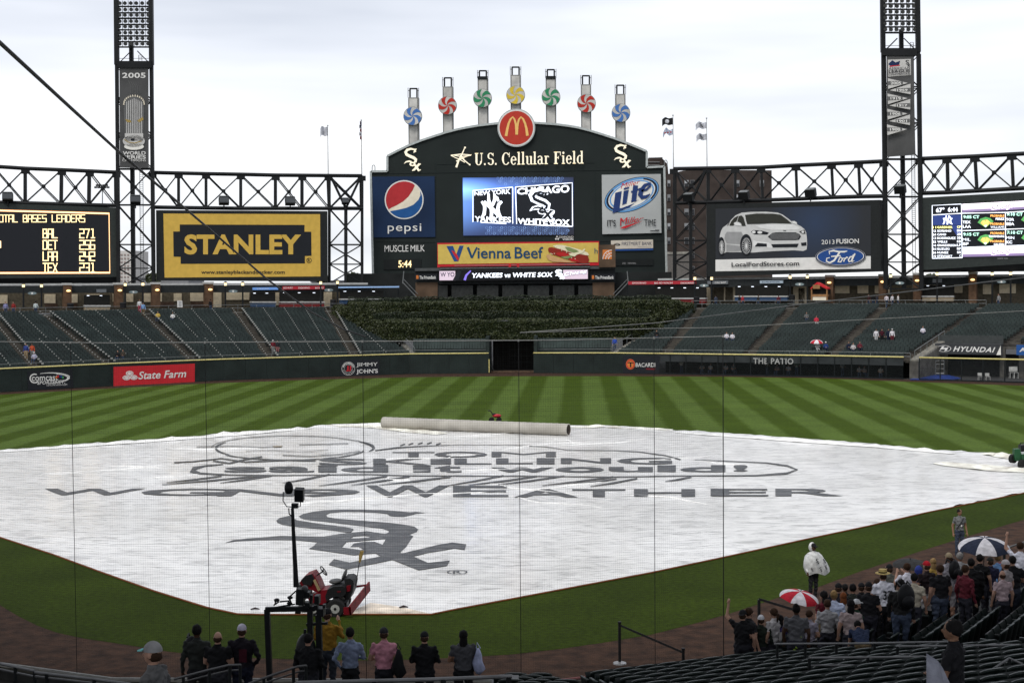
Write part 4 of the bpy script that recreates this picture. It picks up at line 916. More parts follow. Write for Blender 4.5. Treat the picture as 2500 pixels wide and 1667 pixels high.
# ---- main video screen ---------------------------------------------------
def screen_mat():
    m = bpy.data.materials.new('lit_blue_screen'); m.use_nodes = True; t = m.node_tree; N = t.nodes; K = t.links.new; pb = N['Principled BSDF']; MATS['lit_blue_screen'] = m
    g = N.new('ShaderNodeTexCoord'); s = N.new('ShaderNodeSeparateXYZ'); K(g.outputs['Object'], s.inputs[0])
    w0, w1 = SB.at(1130, 500).x, SB.at(1401, 500).x; zt, zb = SB.at(1265, 434).z, SB.at(1265, 575).z
    u = N.new('ShaderNodeMapRange'); u.inputs['From Min'].default_value = w0; u.inputs['From Max'].default_value = w1; K(s.outputs['X'], u.inputs[0])
    v = N.new('ShaderNodeMapRange'); v.inputs['From Min'].default_value = zb; v.inputs['From Max'].default_value = zt; K(s.outputs['Z'], v.inputs[0])
    cu = N.new('ShaderNodeValToRGB'); e = cu.color_ramp.elements; e[0].position = 0; e[0].color = (0.16, 0.34, 0.85, 1); e[1].position = 1; e[1].color = (0.01, 0.02, 0.06, 1)
    a = e.new(0.3); a.color = (0.06, 0.13, 0.40, 1); b = e.new(0.65); b.color = (0.02, 0.045, 0.13, 1); K(u.outputs[0], cu.inputs[0])
    cv = N.new('ShaderNodeValToRGB'); e = cv.color_ramp.elements; e[0].position = 0; e[0].color = (0.15, 0.15, 0.18, 1); e[1].position = 1; e[1].color = (0.45, 0.5, 0.6, 1)
    for q, c in ((0.35, 0.7), (0.6, 0.9), (0.80, 2.3), (0.92, 1.2)): x = e.new(q); x.color = (c, c, c*1.02, 1)
    K(v.outputs[0], cv.inputs[0])
    mx_ = N.new('ShaderNodeMix'); mx_.data_type = 'RGBA'; mx_.blend_type = 'MULTIPLY'; mx_.inputs[0].default_value = 1; K(cu.outputs[0], mx_.inputs[6]); K(cv.outputs[0], mx_.inputs[7])
    pb.inputs['Base Color'].default_value = (0.01, 0.01, 0.012, 1); K(mx_.outputs[2], pb.inputs['Emission Color']); pb.inputs['Emission Strength'].default_value = 1.0
    return m
SCR = screen_mat()
panel(SB, [(1130, 434.5), (1400, 433), (1401.5, 574), (1131.5, 575.5)], 0.15, SCR, 'video_screen', SBC, 0.16)
GW = glow('led_white', (0.85, 0.9, 1.0), 1.0); GB = glow('led_black', (0.012, 0.014, 0.018), 0.3); GBL = glow('led_steel_blue', (0.16, 0.26, 0.5), 0.8); GHX = glow('led_dim_blue', (0.08, 0.13, 0.28), 1.0)
p = Print(SB.at, 0.19, 0.012)
def zz(x, y): return (1120+x/6.533, 420+y/6.533)
r = 5.1
for j in range(3):
    for i in range(24):
        for base, top in ((556, False), (436, True)):
            hx0 = 1170+i*9.2+(4.6 if j % 2 else 0)
            if hx0 > 1397 or (not top and hx0 < 1185) or (top and (hx0 < 1215 or hx0 > 1375)): continue
            hy = base+j*7.0
            if top and hy > 452-(hx0-1215)*0.03: continue
            p.ellipse(hx0, hy, 3.9, 3.4, GHX if (i+j) % 3 else GBL, inner=0.72, n=6)
p.layer(1)
p.poly([zz(240, 310), zz(845, 262), zz(845, 810), zz(240, 790)], GB); p.poly([zz(925, 245), zz(1800, 190), zz(1800, 850), zz(925, 825)], GB); p.layer(1)
for q in [[(228,800),(228,298),(860,245)], [(350,805),(600,818),(760,825)], [(862,250),(862,825)], [(905,250),(925,830)], [(905,243),(1810,175),(1815,870)], [(1040,835),(1300,850),(1810,870)]]: p.stroke([zz(*a) for a in q], 2.0, GW)
p.layer(1)
p.text('NEW YORK', 0, 0, 0, 0, GW, bold=0.05, quad=[zz(250, 315), zz(825, 270), zz(825, 350), zz(250, 380)])
p.text('YANKEES', 0, 0, 0, 0, GW, bold=0.05, quad=[zz(255, 705), zz(835, 720), zz(835, 810), zz(255, 795)])
p.text('CHICAGO', 0, 0, 0, 0, GW, bold=0.07, quad=[zz(932, 262), zz(1765, 205), zz(1765, 330), zz(932, 365)])
p.text('WHITE SOX', 0, 0, 0, 0, GW, bold=0.07, quad=[zz(940, 738), zz(1770, 760), zz(1770, 860), zz(940, 830)])
p.layer(1)
def ny_logo(p, x0, y0, x1, y1, m):
    X = lambda u: x0+u*(x1-x0); Y = lambda v: y0+v*(y1-y0); w = x1-x0
    p.stroke([(X(a), Y(b)) for a, b in [(.02,.3),(.16,.45),(.17,.6),(.14,.8),(.0,.98)]], [w*.1, w*.16, w*.15, w*.16, w*.08], m); p.layer(1)
    p.stroke([(X(a), Y(b)) for a, b in [(1,.3),(.84,.42),(.80,.6),(.85,.8),(1,.98)]], [w*.12, w*.16, w*.15, w*.16, w*.08], m); p.layer(1)
    p.stroke([(X(a), Y(b)) for a, b in [(.14,.3),(.3,.42),(.7,.72),(.86,.9)]], [w*.12, w*.17, w*.18, w*.12], m); p.layer(1)
    p.stroke([(X(a), Y(b)) for a, b in [(.36,.0),(.36,.25),(.48,.5),(.5,.75),(.48,1.0)]], [w*.1, w*.14, w*.16, w*.15, w*.16], m); p.layer(1)
    p.stroke([(X(a), Y(b)) for a, b in [(.64,.0),(.66,.22),(.54,.48)]], [w*.1, w*.16, w*.12], m); p.layer(1)
    p.stroke([(X(a), Y(b)) for a, b in [(.62,.06),(.76,.16),(.84,.3)]], [w*.06, w*.14, w*.1], m); p.layer(1)
ny_logo(p, *zz(360, 350), *zz(690, 755), GW); p.layer(1)
sox_vertical(p, *zz(1135, 300), *zz(1530, 790), GW, 1.55); p.layer(1); sox_vertical(p, *zz(1160, 325), *zz(1510, 765), GB, 0.75)
p.build(SBC, {'led_white': 'screen_lettering'})
p = Print(SB.at, 0.05, 0.012); p.text('DIAMOND', 1365, 576, 1400, 581.5, WHT, bold=0.05); p.text('VISION', 1373, 582, 1399.5, 587, WHT, bold=0.05)
for dx, dy in ((0, -3.2), (-2.8, 2.5), (2.8, 2.5)): p.poly([(1360+dx, 581+dy-3), (1360+dx+2.4, 581+dy), (1360+dx, 581+dy+3), (1360+dx-2.4, 581+dy)], WHT)
p.text('MUSCLE MILK', 939, 599, 1037, 615, WHT, bold=0.06, sk=-0.01, space=0.95); p.build(SBC, {'white_print': 'sponsor_lettering'})
# ---- beer panel ----------------------------------------------------------
SILV = mat('silver_panel', (0.40, 0.415, 0.41), 0.4, var=0.1, scale=0.15)
panel(SB, [(1469, 427.5), (1613, 425.5), (1614.5, 569), (1470.5, 572)], 0.3, SILV, 'sponsor_panel', SBC, 0.3)
p = Print(SB.at, 0.32, 0.012); LBL = ink('light_blue_print', (0.13, 0.32, 0.6)); PALE = ink('pale_print', (0.78, 0.76, 0.70)); DNV = ink('dark_navy_print', (0.012, 0.018, 0.04))
def ml(x, y): return (1460+x/5.6, 410+y/5.6)
c = ml(460, 370)
p.ellipse(*c, 70, 38.5, DNV, rot=-0.37); p.layer(1); p.ellipse(*c, 68.5, 37, LBL, rot=-0.37); p.layer(1); p.ellipse(c[0], c[1], 65, 35.5, DNV, rot=-0.37, a0=-0.9, a1=0.9); p.ellipse(c[0], c[1], 65, 35.5, DNV, rot=-0.37, a0=2.3, a1=4.1); p.layer(1)
p.ellipse(*c, 60, 32, WHT, rot=-0.37); p.layer(1); p.ellipse(*c, 57, 31, LBL, rot=-0.37); p.layer(1); p.ellipse(*c, 53, 28.5, PALE, rot=-0.37); p.layer(1)
p.text('Miller', 0, 0, 0, 0, REDP, bold=0.025, shear=0.3, quad=[ml(310, 215), ml(575, 165), ml(575, 215), ml(310, 290)])
BLU2 = ink('beer_blue', (0.02, 0.045, 0.16))
for q in [[(235,345),(325,320),(290,585),(200,615)], [(215,560),(300,560),(500,485),(430,540),(195,625)], [(350,320),(420,300),(390,490),(330,510)], [(350,280),(425,262),(422,286),(352,305)], [(480,240),(545,245),(520,450),(450,475)], [(450,320),(610,265),(610,290),(450,345)], [(510,450),(560,440),(470,478)]]:
    p.layer(1); p.poly([ml(*a) for a in q], BLU2)
p.layer(1); p.stroke([ml(*a) for a in [(590,320),(660,300),(712,250),(715,215),(640,240),(590,310),(575,370),(600,405),(650,400),(710,360)]], [5,5,5,6,8,11,12,10,8,2], BLU2); p.layer(1)
p.text("IT'S", *ml(125, 712), *ml(242, 803), DKN, bold=0.03); p.text('TIME', *ml(632, 705), *ml(790, 795), DKN, bold=0.03)
p.text('Miller', 0, 0, 0, 0, DKN, bold=0.045, shear=0.3, quad=[ml(272, 690), ml(640, 660), ml(600, 725), ml(300, 800)]); p.layer(1)
p.text('Miller', 0, 0, 0, 0, REDP, bold=0.02, shear=0.3, quad=[ml(275, 690), ml(637, 663), ml(597, 722), ml(303, 795)]); p.poly([ml(295, 832), ml(350, 800), ml(610, 725), ml(375, 828)], REDP)
p.rect(*ml(710, 858), *ml(835, 870), DKN); p.rect(*ml(775, 846), *ml(835, 853), DKN)
p.build(SBC, {'beer_blue': 'sponsor_lettering'})
panel(SB, [(1491.5, 587.5), (1594, 585), (1594.5, 606), (1492, 608)], 0.2, mat('cream_panel', (0.55, 0.50, 0.42), 0.5, var=0.05), 'sponsor_panel', SBC, 0.2)
p = Print(SB.at, 0.22, 0.012); p.rect(1492, 609, 1594.5, 613, BLUEP, sk=-0.02); p.text('FIRSTMERIT BANK', 1518, 591, 1591, 599.5, NAVY, bold=0.02, sk=-0.01); p.text('firstmerit.com', 1557, 601, 1590, 604, GREYP)
for d in (0, 3, 6): p.stroke([(1499, 598-d*.4), (1506, 594+d), (1514, 597+d*.3)], 1.2, DKN)
p.build(SBC, {'navy_print': 'sponsor_lettering'})
# ---- clock ----------------------------------------------------------------
panel(SB, [(937, 633.5), (1028, 632), (1028, 657), (937, 658.5)], 0.12, mat('clock_black', (0.01, 0.012, 0.012), 0.4, var=0), 'clock_panel', SBC, 0.14)
LAMP = glow('led_amber', (1.0, 0.72, 0.34), 1.0); p = Print(SB.at, 0.16, 0.01); p.text('5:44', 973, 636, 1005, 653, LAMP, bold=0.02); p.build(SBC, {'led_amber': 'clock_digits'})
panel(SB, [(1502, 633), (1595, 631.5), (1595, 648), (1502, 649)], 0.12, MATS['clock_black'], 'blank_panel', SBC, 0.14)
for i, x in enumerate((1524, 1538, 1548)):
    p = Print(SB.at, 0.16, 0.01); p.text('SPEED MPH  '.split(' ')[0] if i == 0 else 'MPH', x-5, 641, x+4, 645, GREYP); p.build(SBC, {'grey_print': 'dim_lettering'})
# ---- hot dog banner ---------------------------------------------------------
HOT = thing('hot_dog_banner', 'long yellow banner with blue lettering and a hot dog below the video screen', 'banner', (4, 154.6, 18)); HP = yplane(154.6)
panel(HP, [(1067.5, 593.5), (1462.5, 589), (1463, 648), (1068, 653)], 0.3, REDP, 'red_frame', HOT)
HYEL = ink('banner_yellow', (0.60, 0.44, 0.10)); panel(HP, [(1069, 597), (1461, 592.5), (1460.5, 640), (1069.5, 645)], 0.05, HYEL, 'yellow_panel', HOT, 0.06)
p = Print(HP.at, 0.09, 0.012); HB = ink('banner_blue', (0.012, 0.06, 0.14)); MBL = ink('banner_mid_blue', (0.02, 0.07, 0.22))
def vz(x, y): return (1120+x/6.533, 420+y/6.533)
p.poly([(1090,601),(1106,600.5),(1114,622),(1122,600),(1132,600),(1119,638),(1109,638.5)], MBL); p.layer(1); p.poly([(1102,611),(1109,614),(1116,622),(1121,632),(1118,637),(1112,628),(1106,619)], REDP)
for q, w in [([(145,1200),(210,1370)], [6,5]), ([(210,1370),(290,1200)], [4,4])]: p.stroke([vz(*a) for a in q], w, HB); p.layer(1)
p.text('ienna', *vz(300, 1212), *vz(835, 1380), HB, bold=0.03); p.text('Beef', *vz(893, 1195), *vz(1345, 1380), HB, bold=0.025); p.layer(1)
p.text('h', *vz(2165, 1215), *vz(2215, 1300), HB, bold=0.0)
SAUS = ink('sausage_red', (0.25, 0.025, 0.015)); BUN = ink('bun_tan', (0.55, 0.33, 0.15)); PALEG = ink('relish_green', (0.20, 0.26, 0.10)); CRM = ink('onion_cream', (0.75, 0.70, 0.48)); TOM = ink('tomato_red', (0.45, 0.02, 0.02))
def vs(l): return [vz(*a) for a in l]
p.poly(vs([(1500,1180),(1560,1165),(1650,1165),(1750,1190),(1900,1230),(2000,1260),(2060,1290),(2080,1330),(1900,1320),(1600,1240)]), CRM); p.layer(1)
p.poly(vs([(1425,1230),(1440,1205),(1480,1200),(1600,1225),(1800,1290),(2000,1320),(2060,1340),(2080,1400),(2060,1450),(2000,1465),(1850,1430),(1700,1380),(1500,1320),(1430,1270)]), SAUS); p.layer(1)
p.poly(vs([(1400,1320),(1430,1310),(1520,1350),(1700,1400),(1870,1445),(1700,1442),(1500,1430),(1430,1400),(1400,1350)]), BUN); p.layer(1)
p.poly(vs([(1550,1300),(1600,1280),(1700,1290),(1780,1330),(1700,1345),(1600,1340)]), TOM); p.poly(vs([(1750,1385),(1850,1375),(1930,1430),(1800,1430)]), TOM); p.layer(1)
p.poly(vs([(1690,1195),(1760,1200),(1880,1245),(1950,1290),(1850,1290),(1740,1260)]), PALEG); p.poly(vs([(1630,1350),(1700,1345),(1790,1330),(1830,1345),(1740,1385),(1680,1380)]), PALEG); p.layer(1)
p.poly(vs([(1750,1300),(1850,1290),(1960,1260),(2000,1225),(2020,1230),(1980,1290),(1880,1320),(1850,1350),(1780,1330)]), CRM); p.layer(1)
for x, y in [(1470,1300),(1490,1310),(1525,1302),(1800,1372),(1855,1385),(1560,1190),(1620,1215),(1640,1250),(1700,1250),(1720,1280)]: p.ellipse(*vz(x, y), 1.4, 1.2, CRM, n=6)
p.build(HOT, {'banner_blue': 'lettering'})
# ---- deck, ribbon board, bank signs, side box --------------------------------
DK = yplane(150.0); BRN = mat('brown_block', (0.10, 0.065, 0.042), 0.85, var=0.2, scale=0.5)
DECK = thing('party_deck', 'dark multi level deck with stairs and rails beneath the scoreboard', 'deck', (4, 150, 0))
panel(DK, [(1013, 655), (1500, 649), (1500, 656), (1013, 662)], 4.0, mat('deck_grey', (0.07, 0.075, 0.075), 0.7), 'deck_floor', DECK)
panel(DK, [(1010, 657), (1502, 651), (1503, 692), (1012, 694)], 1.6, FRAME, 'deck_fascia', DECK, -0.5)
BK2 = yplane(152.5)
panel(BK2, [(850, 668), (1640, 664), (1640, 742), (850, 742)], 0.5, mat('under_deck_wall', (0.016, 0.018, 0.018), 0.8, var=0.3, scale=0.3), 'rear_wall', DECK)
for x0, x1 in ((1014, 1068), (1447, 1500)):
    panel(DK, [(x0, 690), (x1, 689), (x1, 728), (x0, 729)], 1.2, BRN, 'brown_pier', DECK, -0.2)
for i, x in enumerate(range(1040, 1420, 62)): panel(DK, [(x, 697), (x+52, 696.5), (x+52, 728), (x, 728)], 0.1, mat('deck_panel_dark', (0.026, 0.028, 0.027), 0.6, var=0.2), 'lower_panel', DECK, -0.4)
for x in range(905, 1620, 33):
    mb = MB(); mb.bar(DK.at(x, 695, -0.6), DK.at(x, 732, -0.6), 0.12); mb.build('deck_post', FRAME, DECK)
for k, y in enumerate((644.5, 648, 651.5)):
    mb = MB(); mb.bar(DK.at(1075 if k else 1110, y+4, 0.3), DK.at(1440, y, 0.3), 0.09); mb.build('deck_rail', PIPE if k != 1 else FRAME, DECK)
for x in (1242, 1262): panel(DK, [(x, 643), (x+6, 643), (x+6, 652), (x, 652)], 0.3, REDP, 'red_post', DECK, 0.4)
for s, x0 in ((1, 984), (-1, 1533)):
    mb = MB(); a = DK.at(x0, 690, 0); b = DK.at(x0+s*36, 728, 0); mb.bar(a, b, 0.25, 0.1); mb.bar(DK.at(x0, 680, 0), DK.at(x0+s*36, 718, 0), 0.07); mb.build('stair_rail', PIPE, DECK)
    mb = MB(); mb.bar(DK.at(x0+2*s, 662, 0), DK.at(x0-s*1, 692, 0), 0.12); mb.build('ladder', PIPE, DECK)
RB = thing('ribbon_board', 'narrow lit ribbon screen with white game lettering on the scoreboard deck', 'screen', tuple(DK.at(1255, 672, 0.4)))
panel(DK, [(1072, 660.5), (1436.5, 656.5), (1436.8, 682), (1072.5, 686.5)], 0.3, mat('ribbon_black', (0.01, 0.01, 0.012), 0.4, var=0), 'ribbon_panel', RB, 0.4)
p = Print(DK.at, 0.42, 0.012); GP = glow('led_pink_grey', (0.42, 0.34, 0.4), 0.8); GD = glow('led_dark_text', (0.02, 0.02, 0.05), 0.3)
p.rect(1073.5, 662, 1112, 684.5, GP, sk=-0.01); p.rect(1375, 659, 1435, 681.5, GP, sk=-0.01); p.layer(1)
p.text('W YO', 1076, 665, 1110, 676, GD, bold=0.03, sk=-0.01); p.poly([(1106, 684), (1118, 661), (1128, 661), (1120, 684)], GB)
PUR = glow('led_violet', (0.16, 0.12, 0.5), 0.8); p.stroke([(1135, 684), (1139, 672), (1150, 661)], [6, 5, 3], PUR)
p.text('YANKEES vs WHITE SOX', 1153, 667, 1350, 678.5, GW, bold=0.06, shear=0.15, sk=-0.012)
sox_vertical(p, 1356, 660, 1378, 681, GW, 1.3); p.text('Chicag', 0, 0, 0, 0, GD, bold=0.08, shear=0.2, quad=[(1375, 666), (1435, 656.5), (1435, 668), (1377, 678)]); p.layer(1)
p.text('Chicag', 0, 0, 0, 0, GW, bold=0.02, shear=0.2, quad=[(1376, 666), (1434, 657.5), (1434, 667), (1378, 677)])
p.build(RB, {'led_white': 'screen_lettering'})
for x0, x1, lb in ((1014, 1068, 'black bank sign with small orange square at the left end of the ribbon screen'), (1442, 1501, 'black bank sign with small orange square at the right end of the ribbon screen')):
    b = thing('bank_sign', lb, 'sign', tuple(DK.at(x0, 675, 0.4))); panel(DK, [(x0, 670), (x1, 669), (x1, 683), (x0, 684.5)], 0.3, DKN, 'sign_board', b, 0.4)
    p = Print(DK.at, 0.42, 0.012); p.rect(x0+3, 672.5, x0+8.5, 681, ORANGEP); p.text('The PrivateBank', x0+11, 673.5, x1-3, 681.5, WHT, bold=0.035, sk=-0.01); p.build(b, {'white_print': 'lettering', 'orange_print': 'orange_square'})
SBX = thing('shot_booth', 'small brown booth with an orange basketball emblem beside the yellow banner', 'booth', tuple(DK.at(1482, 650, 0.6)))
panel(DK, [(1462.5, 598.5), (1502, 597.5), (1502.5, 652), (1462.5, 653)], 2.0, BRN, 'booth_body', SBX, 0.6)
p = Print(DK.at, 0.64, 0.012); p.rect(1471, 610, 1493.5, 633, ORANGEP); p.layer(1)
for rr_ in (22, 15, 8): p.stroke([(1493.5-rr_*math.cos(math.radians(t)), 633-rr_*math.sin(math.radians(t))) for t in range(0, 91, 10)], 1.5, WHT)
p.layer(1)
for t in (25, 45, 65): p.stroke([(1493.5-8*math.cos(math.radians(t)), 633-8*math.sin(math.radians(t))), (1493.5-22*math.cos(math.radians(t)), 633-22*math.sin(math.radians(t)))], 0.9, WHT)
p.build(SBX, {'white_print': 'emblem_lines', 'orange_print': 'emblem_ground'})
# ---- pinwheel towers ----------------------------------------------------------
PW = yplane(157.8); PWW = mat('weathered_white', (0.50, 0.49, 0.46), 0.6, var=0.16, scale=0.8); PEDG = mat('grey_edge', (0.22, 0.22, 0.21), 0.6)
COLS = {'blue': (0.06, 0.16, 0.42), 'red': (0.42, 0.03, 0.02), 'green': (0.03, 0.22, 0.10), 'yellow': (0.62, 0.46, 0.05)}
PWG = 'striped pinwheel towers behind the scoreboard'
ords = ['leftmost, lowest', 'second from left', 'third from left', 'tallest, middle', 'third from right', 'second from right', 'rightmost']
for i, (tx, ty0, ty1, cx, cy, col, yb) in enumerate([(1009, 238.6, 214.8, 1009, 285.6, 'blue', 352), (1093, 212, 188.6, 1093.4, 259.7, 'red', 326), (1178.5, 191.7, 171.3, 1178.8, 242, 'green', 308), (1258.6, 183.5, 162.4, 1259.4, 234.2, 'yellow', 300), (1344.6, 191, 168.6, 1345.4, 238.6, 'green', 306), (1430.5, 206.7, 183.5, 1431.8, 254.6, 'red', 325), (1514.5, 230, 206.7, 1515.6, 277.8, 'blue', 352)]):
    th = thing('pinwheel_tower', f'{col} and white pinwheel on a white pylon, {ords[i]} of seven', 'pinwheel tower', tuple(PW.at(tx, yb, 0)), group=PWG); w = 12.6
    panel(PW, [(tx-w, ty0), (tx+w, ty0-.3), (tx+w+1, yb+12), (tx-w+1, yb+12)], 1.2, PEDG, 'pylon_frame', th)
    panel(PW, [(tx-w+3, ty0+3), (tx+w-3, ty0+3), (tx+w-2, yb+10), (tx-w+4, yb+10)], 0.06, PWW, 'pylon_face', th, 0.08)
    fr = MB()
    for s in (-1, 1): fr.bar(PW.at(tx+s*8.5, ty0, -.3), PW.at(tx+s*8.5, ty1+1, -.3), 0.22, 0.22); fr.bar(PW.at(tx+s*13, ty0, -.1), PW.at(tx+s*13, ty1, -.1), 0.07, 0.07); fr.bar(PW.at(tx+s*8.5, ty1+7, -.1), PW.at(tx+s*13, ty1+7, -.1), 0.07)
    fr.bar(PW.at(tx-9, ty1+1.5, -.3), PW.at(tx+9, ty1+1.5, -.3), 0.2, 0.2)
    if col == 'green': fr.bar(PW.at(tx-12, ty0-1, .1), PW.at(tx+12, ty0-1, .1), 0.25, 0.4)
    fr.build('top_frame', FRAME, th)
    sp = mnoise.noise((i*3.3, 0, 0))*40
    disc(PW, cx, cy, 22.8, 22.8, 40, 0.75, 0.3, mat('disc_rim_grey', (0.2, 0.21, 0.2), 0.6), 'wheel_rim', th)
    disc(PW, cx, cy, 21.8, 21.8, 40, 0.80, 0.04, PWW, 'wheel_disc', th)
    M = mat('pinwheel_'+col, COLS[col], 0.45, var=0.08)
    for k in range(5):
        def arm(a0, n=9): return [(cx+21.4*t*math.cos(math.radians(a0-55*t)), cy-21.4*t*math.sin(math.radians(a0-55*t))) for t in [j/n for j in range(n+1)]]
        a = 72*k+115; A1 = arm(a); A2 = arm(a-38)
        rim = [(cx+21.4*math.cos(math.radians(a-55-38*j/4)), cy-21.4*math.sin(math.radians(a-55-38*j/4))) for j in range(1, 4)]
        mb = MB(); flat, tr = tri_poly(A1+rim+A2[::-1][:-1]); mb.add([PW.at(x, y, 0.83) for x, y in flat], tr); mb.build('pinwheel_blade', M, th)
# ================================================================ STEEL TRUSSES, LIGHT TOWERS, BILLBOARDS
STEEL = mat('dark_steel', (0.011, 0.012, 0.013), 0.5, var=0.2, scale=0.5)
BRD = mat('board_grey_green', (0.030, 0.036, 0.034), 0.6, var=0.1)
# vertical planes the steelwork stands in (seen from above: left line bends towards the viewer)
LP = wall_plane((-24, 150.5), (-72, 134.0)); RP = wall_plane((22.5, 147.5), (66, 124.5))
def truss(name, label, plane, tops, bots, depth=1.3):
    """tops/bots: chord positions of each panel point; two parallel chord planes braced together"""
    th = thing(name, label, 'truss', tuple(plane.at(*bots[0], 0))); q_ = plane.at(*tops[0]); bk = Vector((q_.x, q_.y, 0)).normalized()*depth
    T = [plane.at(x, y, 0) for x, y in tops]; B = [plane.at(x, y, 0) for x, y in bots]
    for nm, L_ in (('top_chord', T), ('bottom_chord', B)):
        for o in (Vector((0, 0, 0)), bk):
            mb = MB(); mb.tube([p+o for p in L_], 0.26 if o.length == 0 else 0.14, 8); mb.build(nm, STEEL, th)
    for i in range(len(T)):
        mb = MB(); mb.bar(T[i], B[i], 0.34, 0.3); mb.build('post', STEEL, th)
        mb = MB(); mb.bar(T[i]+bk, B[i]+bk, 0.18, 0.15); mb.build('post', STEEL, th)
        mb = MB(); mb.bar(T[i], T[i]+bk, 0.2, 0.2); mb.bar(B[i], B[i]+bk, 0.2, 0.2); mb.build('cross_tie', STEEL, th, kind='stuff')
        mb = MB(); mb.box(T[i]+Vector((0, 0, -0.35)), (1.1, 0.35, 0.7), math.atan2(plane.n[0], -plane.n[1])); mb.build('gusset_plate', STEEL, th)
        if i < len(T)-1:
            for a, b in ((T[i], B[i+1]), (B[i], T[i+1])):
                mb = MB(); mb.tube([a, b], 0.09, 5); mb.build('brace', STEEL, th)
            mb = MB(); mb.tube([T[i]+bk, B[i+1]+bk], 0.07, 5); mb.tube([B[i]+bk, T[i+1]+bk], 0.07, 5); mb.build('rear_brace', STEEL, th, kind='stuff')
            c = (T[i]+B[i+1]+B[i]+T[i+1])/4; mb = MB(); mb.box(c, (0.5, 0.25, 0.5), math.atan2(plane.n[0], -plane.n[1])); mb.build('brace_plate', STEEL, th)
    return th

bl_ = [(-60, 491), (-20, 494), (62, 496), (150, 498.5), (218, 500.5), (285, 502)]
truss('roof_truss', 'dark steel cross braced truss running off the left edge above the lit scoreboard', LP, [(x, y) for x, y in [(-90, 404), (-15, 406.5), (62, 411.5), (151, 415), (219, 418), (284, 421)]], bl_)
truss('roof_truss', 'dark steel cross braced truss above the yellow billboard, right of the left light tower', LP, [(372, 421.5), (436, 423), (503, 424.5), (588, 426), (673, 428), (738, 428.5), (802, 429), (883, 429.5)], [(372, 506), (436, 507), (503, 508), (588, 509), (673, 509), (738, 509), (805, 509), (884, 509)])
truss('roof_truss', 'dark steel cross braced truss above the car billboard, left of the right light tower', RP, [(1645, 412.5), (1727, 411), (1795, 410), (1858, 409), (1943, 404), (2030, 400), (2096, 397), (2158, 394)], [(1651, 496), (1731, 494), (1795, 492), (1862, 489), (1946, 486), (2034, 482), (2100, 480), (2162, 479)])
truss('roof_truss', 'dark steel cross braced truss running off the right edge above the lit lineup board', RP, [(2246, 388), (2312, 385), (2380, 382), (2470, 377), (2560, 372)], [(2250, 472), (2314, 470), (2385, 466), (2474, 461), (2565, 456)])
def lattice(th, plane, xa, xb, ys, depth, w=0.42, center=True, brace=0.09):
    """square lattice column between sight columns xa and xb (front face) with panel points ys"""
    fa = [plane.at(xa(y) if callable(xa) else xa, y, 0) for y in ys]; fb = [plane.at(xb(y) if callable(xb) else xb, y, 0) for y in ys]; bk = Vector((fa[0].x, fa[0].y, 0)).normalized()*depth
    for L_, o in ((fa, Vector()), (fb, Vector()), (fa, bk), (fb, bk)):
        mb = MB(); mb.bar(L_[0]+o, L_[-1]+o, w if o.length == 0 else w*0.7); mb.build('leg', STEEL, th)
    for i in range(len(ys)):
        for a, b in ((fa[i], fb[i]), (fa[i]+bk, fb[i]+bk), (fa[i], fa[i]+bk), (fb[i], fb[i]+bk)):
            mb = MB(); mb.bar(a, b, 0.16 if a is fa[i] and b is fb[i] else 0.12); mb.build('strut', STEEL, th)
        if i < len(ys)-1:
            for o, r_ in ((Vector(), brace), (bk, brace*0.7)):
                for a, b in ((fa[i], fb[i+1]), (fb[i], fa[i+1])):
                    mb = MB(); mb.tube([a+o, b+o], r_, 5); mb.build('brace', STEEL, th)
                mb = MB(); mb.box((fa[i]+fb[i+1]+fb[i]+fa[i+1])/4+o, (0.42, 0.2, 0.42), math.atan2(plane.n[0], -plane.n[1])); mb.build('brace_plate', STEEL, th)
    return bk
REFL = mat('lamp_glass', (0.13, 0.13, 0.13), 0.2, var=0.2, scale=1.0); LAMPB = mat('lamp_body', (0.05, 0.05, 0.052), 0.45, var=0.1)
